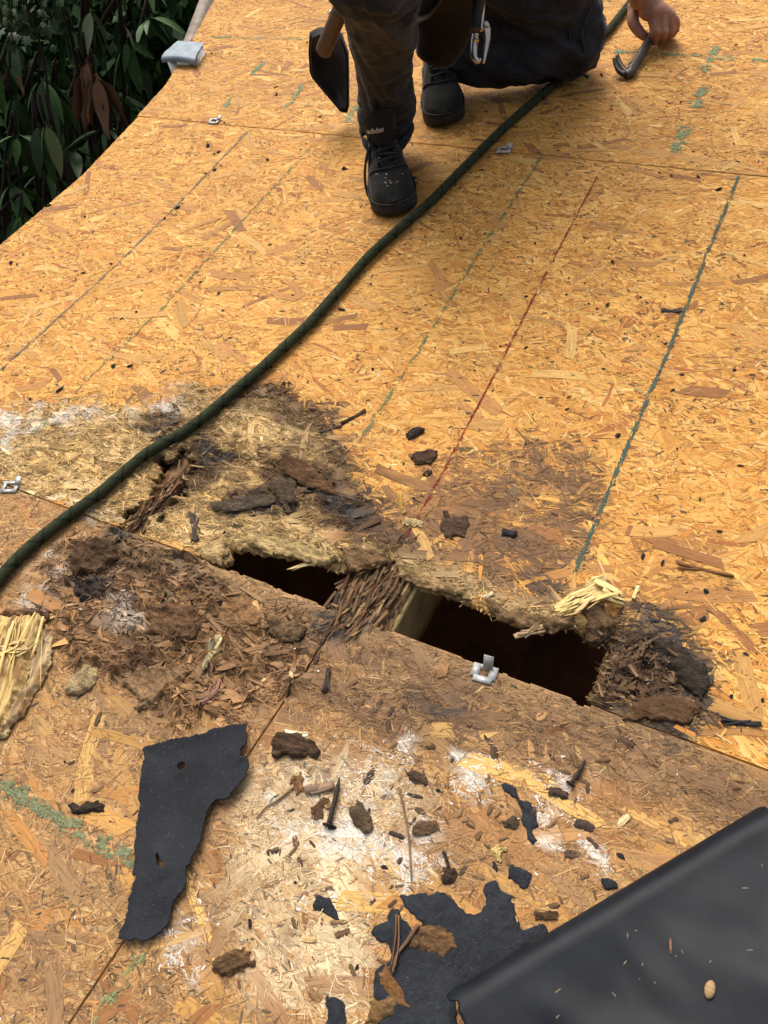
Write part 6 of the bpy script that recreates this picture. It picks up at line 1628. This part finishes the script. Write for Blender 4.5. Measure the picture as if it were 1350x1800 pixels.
def torn_board(parent_name, base_px, poly, ang, col, thick, seed, grain=1.0):
    par = [q for q in scene.objects if q.name == parent_name.name][0]; b = rp(*base_px, 0.006)
    a_ = math.radians(ang); c = rp(*base_px); e1 = rp(base_px[0] + 20 * math.cos(a_), base_px[1] + 20 * math.sin(a_)); ud = (e1 - c)[:2]; ud /= np.linalg.norm(ud)
    def lw(X, Y): return (X - c[0]) * ud[0] + (Y - c[1]) * ud[1], -(X - c[0]) * ud[1] + (Y - c[1]) * ud[0]
    def hf(X, Y, d):
        l, w = lw(X, Y)
        return height(X, Y) * 0.5 + 0.003 + thick * (0.3 + 1.2 * terrace(fbm(l * 14, w * 130, seed, 3), 6, 5.0)) * np.clip(d / 0.006, 0.3, 1) + 0.0012 * (fbm(l * 30, w * 700, seed + 1, 2) - 0.5)
    V, F = sheet(poly, hf, 0.0015, 0.003, (), 7, seed)
    l, w = lw(V[:, 0], V[:, 1])
    t = 0.45 + 1.0 * fbm(l * 12, w * 260, seed + 2, 3); q = fbm(l * 25, w * 60, seed + 5, 3)[:, None]
    cc = np.asarray(col)[None] * t[:, None]; cc = cc * (1 - np.clip((q - 0.58) * 6, 0, 0.8)) + np.array((0.24, 0.12, 0.05)) * np.clip((q - 0.58) * 6, 0, 0.8)
    o = obj('torn_layer', new_mesh('torn_layer', V - b, F, cc, np.stack([l, w], -1), M_BARKY), par)
    return o
rng = np.random.default_rng(77)
it = [(552, 984, -0.002, 504, 1001, -0.012, 1.5), (556, 990, -0.003, 512, 1004, -0.014, 1.2), (575, 984, 0.001, 536, 992, -0.006, 2.4), (560, 984, 0.001, 530, 984, -0.003, 1.3)]
splinters('torn_splinters', 'two bright pale splinters hanging into the left opening of the hole', 'splinters', (548, 988), it, (0.78, 0.60, 0.30))
it = []
for k in range(20):
    s = rng.random(); bx = 1085 - 75 * s + rng.normal(0, 10); by = 1046 + 8 * s + rng.normal(0, 8); ln = rng.uniform(20, 50); aa = math.radians(rng.normal(158, 14))
    h0 = 0.013 + 0.009 * rng.random()
    it.append((bx, by, h0, bx + math.cos(aa) * ln, by + math.sin(aa) * ln * 0.9 + 3, h0 + rng.uniform(-0.005, 0.003), rng.uniform(0.4, 1.3)))
it += [(1060, 1035, 0.018, 1100, 1056, 0.013, 1.2), (1045, 1020, 0.016, 1098, 1046, 0.015, 2.0), (1060, 1048, 0.016, 1098, 1062, 0.010, 1.6)]
e = splinters('bright_shavings', 'bright yellow freshly torn flake of board on the right lip of the hole', 'wood shavings', (1045, 1045), it, (0.76, 0.58, 0.25))
torn_board(e, (1045, 1045), [(974, 1076), (984, 1062), (998, 1052), (994, 1044), (1012, 1036), (1030, 1034), (1036, 1022), (1052, 1014), (1066, 1020), (1078, 1034), (1098, 1050), (1080, 1056), (1062, 1056), (1048, 1062), (1030, 1066), (1022, 1078), (1006, 1070), (992, 1074)], 155, (0.74, 0.56, 0.24), 0.010, 61)
it = []
for k in range(18):
    s = rng.random(); x0 = -30 + 110 * s + rng.normal(0, 5); y0 = 1100 - 6 * s + rng.normal(0, 14); ln = rng.uniform(40, 130); aa = math.radians(rng.normal(107, 8))
    h0 = 0.018 + 0.007 * rng.random(); it.append((x0, y0, h0, x0 + math.cos(aa) * ln, y0 + math.sin(aa) * ln, h0 + rng.uniform(-0.006, 0.002), rng.uniform(0.3, 1.3)))
for k in range(7):
    x0 = rng.uniform(-30, 30); y0 = rng.uniform(1130, 1200); aa = math.radians(rng.normal(-15, 18)); ln = rng.uniform(25, 55); it.append((x0, y0, 0.022, x0 + math.cos(aa) * ln, y0 + math.sin(aa) * ln, 0.024, rng.uniform(0.5, 1.4)))
e = splinters('broken_board_piece', 'bright yellow split piece of strand board at the left edge of the picture', 'board piece', (35, 1150), it, (0.66, 0.47, 0.19))
torn_board(e, (35, 1150), [(-40, 1082), (0, 1090), (40, 1086), (74, 1084), (88, 1078), (84, 1100), (72, 1130), (62, 1165), (54, 1200), (36, 1235), (18, 1270), (-10, 1296), (-40, 1300)], 106, (0.60, 0.42, 0.17), 0.014, 62)
o_ = torn_board(e, (35, 1150), [(-40, 1076), (10, 1080), (60, 1074), (92, 1078), (90, 1090), (60, 1096), (20, 1092), (-40, 1094)], 3, (0.055, 0.04, 0.04), 0.016, 63); o_['label'] = 'blackened upper rim of the split piece'
torn_board(e, (35, 1150), [(84, 1096), (94, 1110), (96, 1150), (88, 1190), (66, 1225), (44, 1262), (10, 1300), (-10, 1310), (20, 1262), (50, 1205), (64, 1160), (74, 1120)], 110, (0.46, 0.34, 0.18), 0.012, 64)

# peeled layers standing in the brown rot and on the stains
RL = [('broad brown peeled layer of rot with a sharp right edge', [(262, 1070), (300, 1066), (350, 1072), (352, 1116), (330, 1124), (300, 1138), (285, 1120), (262, 1118)], (0.17, 0.095, 0.048), 0.009, 20),
      ('long peeled layer at the lower border of the brown rot', [(215, 1200), (250, 1170), (300, 1175), (345, 1180), (310, 1215), (272, 1246), (252, 1240), (236, 1222)], (0.27, 0.165, 0.085), 0.009, 25),
      ('pale fuzzy peeled layer at the left of the brown rot', [(118, 1200), (150, 1170), (180, 1180), (160, 1215), (140, 1228), (115, 1224)], (0.42, 0.31, 0.16), 0.007, 30),
      ('dark peeled layer beside the rope end of the split', [(120, 985), (160, 950), (205, 955), (222, 985), (180, 1010), (135, 1015)], (0.11, 0.065, 0.036), 0.010, 35),
      ('orange brown peeled layer above the pale bark strip', [(395, 1060), (450, 1066), (470, 1092), (430, 1105), (390, 1095)], (0.33, 0.185, 0.085), 0.006, 18),
      ('grey brown peeled layer near the joint below the hole', [(480, 1085), (535, 1098), (530, 1128), (490, 1130), (470, 1108)], (0.18, 0.115, 0.062), 0.007, 12),
      ('dark wet layer on the far side of the rotten pocket', [(1130, 1110), (1175, 1125), (1230, 1165), (1250, 1200), (1236, 1232), (1200, 1205), (1160, 1160)], (0.055, 0.042, 0.032), 0.006, 40),
      ('smooth brown layer below the rotten pocket', [(1085, 1262), (1130, 1228), (1200, 1225), (1232, 1245), (1215, 1275), (1150, 1268)], (0.14, 0.078, 0.04), 0.004, 15),
      ('torn tan layer along the lip of the right opening', [(690, 984), (740, 1000), (800, 1030), (838, 1060), (800, 1048), (740, 1031), (700, 1018)], (0.36, 0.24, 0.11), 0.008, 28),
      ('torn brown layer along the lip near the bright shavings', [(840, 1048), (900, 1074), (960, 1090), (1012, 1084), (1006, 1106), (940, 1114), (880, 1092)], (0.23, 0.145, 0.07), 0.009, 25),
      ('torn straw coloured layer along the lip of the left opening', [(420, 940), (500, 948), (560, 966), (606, 988), (570, 996), (500, 978), (440, 966)], (0.50, 0.36, 0.16), 0.008, 15),
      ('torn brown layer between both openings', [(600, 962), (660, 972), (694, 990), (660, 1002), (612, 1008)], (0.20, 0.12, 0.06), 0.009, 20),
      ('tan curled layer at the left lip of the hole', [(340, 965), (372, 955), (405, 952), (400, 975), (388, 998), (362, 990)], (0.52, 0.36, 0.165), 0.007, 20)]
for i, (lb, pl, cl, tk, an) in enumerate(RL):
    c = np.mean([rp(*q)[:2] for q in pl], 0); ar = math.radians(an)
    ud = np.array([math.cos(ar), -math.sin(ar)])
    def hf(X, Y, d, tk=tk, c=c, ud=ud, i=i):
        l = (X - c[0]) * ud[0] + (Y - c[1]) * ud[1]; w = -(X - c[0]) * ud[1] + (Y - c[1]) * ud[0]
        return height(X, Y) * 0.5 + 0.003 + tk * (0.3 + 1.2 * terrace(fbm(l * 26, w * 80, 600 + i, 3), 6, 6.0)) * np.clip(d / 0.005, 0.35, 1) + 0.002 * (fbm(l * 90, w * 260, 620 + i, 3) - 0.5)
    V, F = sheet(pl, hf, 0.0018, 0.004, (), 8, 40 + i)
    l = (V[:, 0] - c[0]) * ud[0] + (V[:, 1] - c[1]) * ud[1]; w = -(V[:, 0] - c[0]) * ud[1] + (V[:, 1] - c[1]) * ud[0]
    cc = np.asarray(cl)[None] * (0.5 + 1.0 * fbm(l * 30, w * 160, 640 + i, 4))[:, None]
    obj('peeled_layer', new_mesh('peeled_layer', V, F, cc, None, M_SLAB), boards['main'] if i >= 6 else boards['low_a'], label=lb)

# nails
def nail(label, x0, y0, x1, y1, r=0.0022, lift=0.004):
    p0, p1 = rp(x0, y0, lift), rp(x1, y1, lift)
    for p in (p0, p1): p[2] = lift + max(0, float(height(p[0], p[1])))
    e = empty('nail', p1, label, 'nail')
    m = MB(); m.tube(spline([p0, 0.5 * (p0 + p1) + [0.001, 0, 0.001], p1], 10), [0.0006, 0.0018] + [r] * 8, 9); V, F = m.data(); obj('shank', new_mesh('shank', V - p1, F, mat=M_NAIL_R, smooth=True), e)
    d = (p1 - p0) / np.linalg.norm(p1 - p0)
    m = MB(); m.tube([p1 - d * 0.0006, p1 + d * 0.0009], r * 2.5, 12); V, F = m.data(); obj('head', new_mesh('head', V - p1, F, mat=M_NAIL_R), e)
nail('long dark rusty nail lying on the pale worn board in the middle', 597, 1366, 577, 1450, 0.0030, 0.006)
nail('dark nail lying among white paint spots right of the middle', 1029, 1335, 1003, 1378, 0.0024, 0.006)
# pine needles and twigs
def twig(name, label, cat, pts, r, col, group=None, lift=0.004):
    P_ = [rp(*q) for q in pts]
    for p in P_: p[2] = lift + max(-0.002, float(height(p[0], p[1])))
    m = MB(); m.tube(spline(P_, 20), list(np.linspace(r, r * 0.55, 20)), 7); V, F = m.data()
    s = np.linspace(0, 0.2, 20); uv = np.stack([np.concatenate([np.repeat(s, 7), [0, 0.2]]), np.concatenate([np.tile(np.arange(7) * 0.002, 20), [0, 0]])], -1)
    top(name, V, F, label, cat, M_BARKY, group, np.tile(col, (len(V), 1)), uv, True)
twig('pine_needle', 'straight brown pine needle on the tar patch, the left one of a crossing pair', 'pine needle', [(699, 1610), (697, 1650), (690, 1700)], 0.0012, (0.17, 0.09, 0.04), lift=0.009)
twig('pine_needle', 'brown pine needle close right of the straight needle on the tar patch', 'pine needle', [(703, 1612), (703, 1660), (697, 1702)], 0.0012, (0.20, 0.10, 0.05), lift=0.010)
twig('twig', 'forked brown twig leaning across the left border of the large tar patch', 'twig', [(736, 1628), (718, 1656), (700, 1680), (692, 1712)], 0.0026, (0.15, 0.085, 0.045), lift=0.008)
twig('twig', 'long thin brown stem running down the lower board below the white spots', 'twig', [(702, 1385), (712, 1430), (720, 1480), (724, 1550)], 0.0016, (0.20, 0.12, 0.06), lift=0.004)
twig('twig', 'thin curved root on the sound board right of the felt strip', 'twig', [(518, 1385), (490, 1408), (470, 1420), (452, 1440)], 0.0014, (0.19, 0.11, 0.05))
# things on the folded underlay
def on_flap(name, label, cat, s, q, build, mat, group=None):
    p = flap_point(s, q) + [0, 0, 0.0006]
    V, F = build(); top(name, np.asarray(V) + p, F, label, cat, mat, group, col=np.tile((0.45, 0.30, 0.15), (len(V), 1)), uv=np.asarray(V)[:, :2], base=p)
def seed_():
    m = MB(); m.ball((0, 0, 0.003), [0.005, 0.0085, 0.0036], 12, 8); return m.data()
def chip_():
    m = MB(); a = random.uniform(0, 3); l = random.uniform(0.003, 0.010); m.tube([(-l * math.cos(a), -l * math.sin(a), 0.002), (0, 0, 0.0026), (l * math.cos(a), l * math.sin(a), 0.002)], [(0.001, 0.0006), (0.0019, 0.0009), (0.0008, 0.0006)], 6); return m.data()
# find where on the sheet a photo position falls
fpx, fpy = topx(V_FLAP[..., 0], V_FLAP[..., 1], V_FLAP[..., 2])
def flap_at(x, y):
    d = (fpx - x) ** 2 + (fpy - y) ** 2; d[:30] += 1e9; j, i = np.unravel_index(np.argmin(d), d.shape); return V_FLAP[j, i] + [0, 0, 0.0008]
def put_flap(name, label, cat, x, y, V, F, mat, col, group=None):
    p = flap_at(x, y); V = np.asarray(V); top(name, V + p, F, label, cat, mat, group, col=np.tile(col, (len(V), 1)), uv=V[:, :2], base=p)
V, F = seed_(); put_flap('seed', 'tan oval seed lying on the folded underlay', 'seed', 1250, 1741, V, F, M_BARKY, (0.36, 0.23, 0.12))
V, F = chip_(); put_flap('wood_splinter', 'reddish brown stick on the middle of the folded underlay', 'splinter', 1180, 1668, V * 0.8, F, M_BARKY, (0.22, 0.11, 0.07))
for (x, y) in [(1205, 1680), (1151, 1728), (1084, 1757), (1130, 1700), (985, 1750), (979, 1784), (1258, 1776), (1315, 1664), (1308, 1555), (1339, 1520), (1098, 1601), (1097, 1640), (1105, 1697), (1125, 1718), (1192, 1685), (1247, 1685)]:
    V, F = chip_(); put_flap('wood_crumb', 'tiny pale wood crumb lying on the folded underlay', 'wood crumb', x, y, V * random.uniform(0.22, 0.42), F, M_BARKY, (0.22, 0.165, 0.11), 'wood crumbs on the underlay')

# black grit and shingle crumbs strewn over the sound boards
rng = np.random.default_rng(91)
protos = []
for k in range(8):
    bmx = bmesh.new(); bmesh.ops.create_icosphere(bmx, subdivisions=1, radius=1.0)
    for v in bmx.verts: v.co = Vector((v.co.x * 1.0, v.co.y * rng.uniform(0.35, 0.95), v.co.z * 0.42)) * rng.uniform(0.45, 1.4)
    me = bpy.data.meshes.new('shingle_crumb'); bmx.to_mesh(me); bmx.free(); me.materials.append(M_GRAN); protos.append(me)
known = [(810, 420, 7), (765, 612, 5), (1076, 462, 7), (1130, 440, 5), (1262, 335, 7), (312, 367, 7), (290, 385, 6), (196, 465, 6), (20, 463, 7), (87, 362, 6), (366, 258, 8), (384, 270, 6), (470, 282, 7), (378, 300, 6), (600, 545, 7), (737, 546, 6), (925, 522, 6), (1170, 605, 5), (1198, 660, 5), (1183, 687, 6), (1290, 652, 6), (1085, 768, 10), (835, 653, 6), (1035, 535, 6), (1068, 537, 8), (925, 612, 5), (107, 686, 8), (200, 645, 8), (228, 645, 6), (54, 702, 6), (727, 315, 9), (605, 298, 9), (733, 323, 5), (1308, 450, 5), (1000, 490, 5), (940, 430, 6), (385, 517, 6), (240, 550, 6), (405, 595, 5), (515, 520, 5), (1060, 650, 5), (670, 570, 5), (845, 300, 5), (1180, 310, 5), (1227, 312, 6), (115, 1340, 6), (130, 1390, 8), (770, 1390, 7), (585, 1455, 9), (628, 1700, 7), (440, 1625, 9), (520, 1552, 5), (675, 1525, 8), (645, 1430, 6), (1090, 1505, 9), (1002, 1500, 6), (1130, 1250, 6), (1285, 1225, 6), (1340, 1232, 8), (1235, 1090, 9), (1310, 1150, 6), (1165, 990, 8), (1130, 978, 8), (1240, 1040, 9), (1265, 935, 7), (1120, 905, 5), (1230, 880, 6), (1300, 820, 6), (1190, 790, 5), (950, 700, 5), (880, 610, 5), (655, 650, 5)]
pts = [(x, y, s) for x, y, s in known]
while len(pts) < 250:
    x, y = rng.uniform(0, 1350), rng.uniform(60, 1260)
    p = rp(x, y)
    if lookup(ROTM, p[0], p[1]) > 0.3 or near(HOLEI, p[0], p[1]) > 0 or (p[0] < np.interp(p[1], [0, 1.2, 2], [-1.37, -1.41, -1.7])): continue
    pts.append((x, y, rng.uniform(2.2, 4.6)))
for i, (x, y, s) in enumerate(pts):
    p = rp(x, y); z = float(height(p[0], p[1])) + 0.0012
    depth = np.linalg.norm(np.array([p[0], p[1], 0]) - CAM)
    r_ = s * depth / FPX * 0.72
    o = bpy.data.objects.new('shingle_crumb', protos[int(rng.integers(0, 8))]); C.objects.link(o)
    o.matrix_world = ROT @ Matrix.Translation((p[0], p[1], z + r_ * 0.28)) @ Matrix.Rotation(rng.uniform(0, 6.28), 4, 'Z') @ Matrix.Diagonal((r_ * rng.uniform(0.8, 1.5), r_ * rng.uniform(0.7, 1.0), r_ * rng.uniform(0.5, 0.9), 1))
    tag(o, 'tiny black crumb of shingle grit lying loose on the golden boards', 'grit crumb', 'black shingle crumbs strewn over the deck')

# small flat flakes of wood strewn over the lower boards
rng = np.random.default_rng(95)
FL_M = []
for q, cl in enumerate([(0.13, 0.075, 0.038), (0.075, 0.046, 0.028), (0.22, 0.13, 0.06), (0.46, 0.31, 0.14), (0.045, 0.036, 0.03), (0.58, 0.44, 0.23)]):
    for r_i in range(3):
        nn_ = 6; tt = np.linspace(-0.5, 0.5, nn_); V = []
        for lyr in (1, 0):
            r2 = np.random.default_rng(q * 10 + r_i)
            for e_ in (-1, 1):
                for t in tt:
                    V.append((t + r2.normal(0, 0.03), e_ * 0.5 * (0.55 + 0.5 * r2.random()) * (0.6 if abs(t) > 0.45 else 1), 0.10 * t * t * 4 * (r_i - 0.6) + (0.10 + 0.10 * r2.random() if lyr else 0)))
        g = grid_faces(nn_, 2); bd = np.concatenate([np.arange(nn_), np.arange(2 * nn_ - 1, nn_ - 1, -1)])
        W = np.stack([np.roll(bd, -1), bd, bd + 2 * nn_, np.roll(bd, -1) + 2 * nn_], -1)
        V = np.array(V); cc = np.tile(cl, (len(V), 1)) * rng.uniform(0.75, 1.25, (len(V), 1))
        FL_M.append(new_mesh('wood_flake', V, [g, g[:, ::-1] + 2 * nn_, W], cc, V[:, :2] * [0.02, 0.006], M_BARKY))
cnt = 0
while cnt < 170:
    x, y = rng.uniform(100, 1300), rng.uniform(1100, 1790)
    dens = math.exp(-((x - 720) / 330) ** 2 - ((y - 1400) / 190) ** 2) + 0.18
    if rng.random() > dens: continue
    p = rp(x, y)
    if near(HOLEI, p[0], p[1]) > 0 or p[1] > -0.01 or (220 < x < 450 and 1270 < y < 1660) or (x - 793) * 0.596 + (y - 1745) > -20 and x > 780: continue
    dark = rng.random() < 0.62
    qi = int(rng.integers(0, 9 if dark else 18)); me = FL_M[qi]
    kind_ = ['mid brown', 'dark brown', 'light brown', 'tan', 'blackish', 'pale cream'][qi // 3]
    L_ = rng.uniform(0.006, 0.021); o = bpy.data.objects.new('wood_flake', me); C.objects.link(o)
    o.matrix_world = ROT @ Matrix.Translation((p[0], p[1], float(height(p[0], p[1])) + 0.0016)) @ Euler((rng.normal(0, 0.12), rng.normal(0, 0.10), rng.uniform(0, 6.28))).to_matrix().to_4x4() @ Matrix.Diagonal((L_, L_ * rng.uniform(0.25, 0.6), L_ * 0.22, 1))
    tag(o, 'small flat ' + kind_ + ' wood flake lying loose among the litter on the lower boards', 'wood flake', 'wood flakes littering the lower boards'); cnt += 1
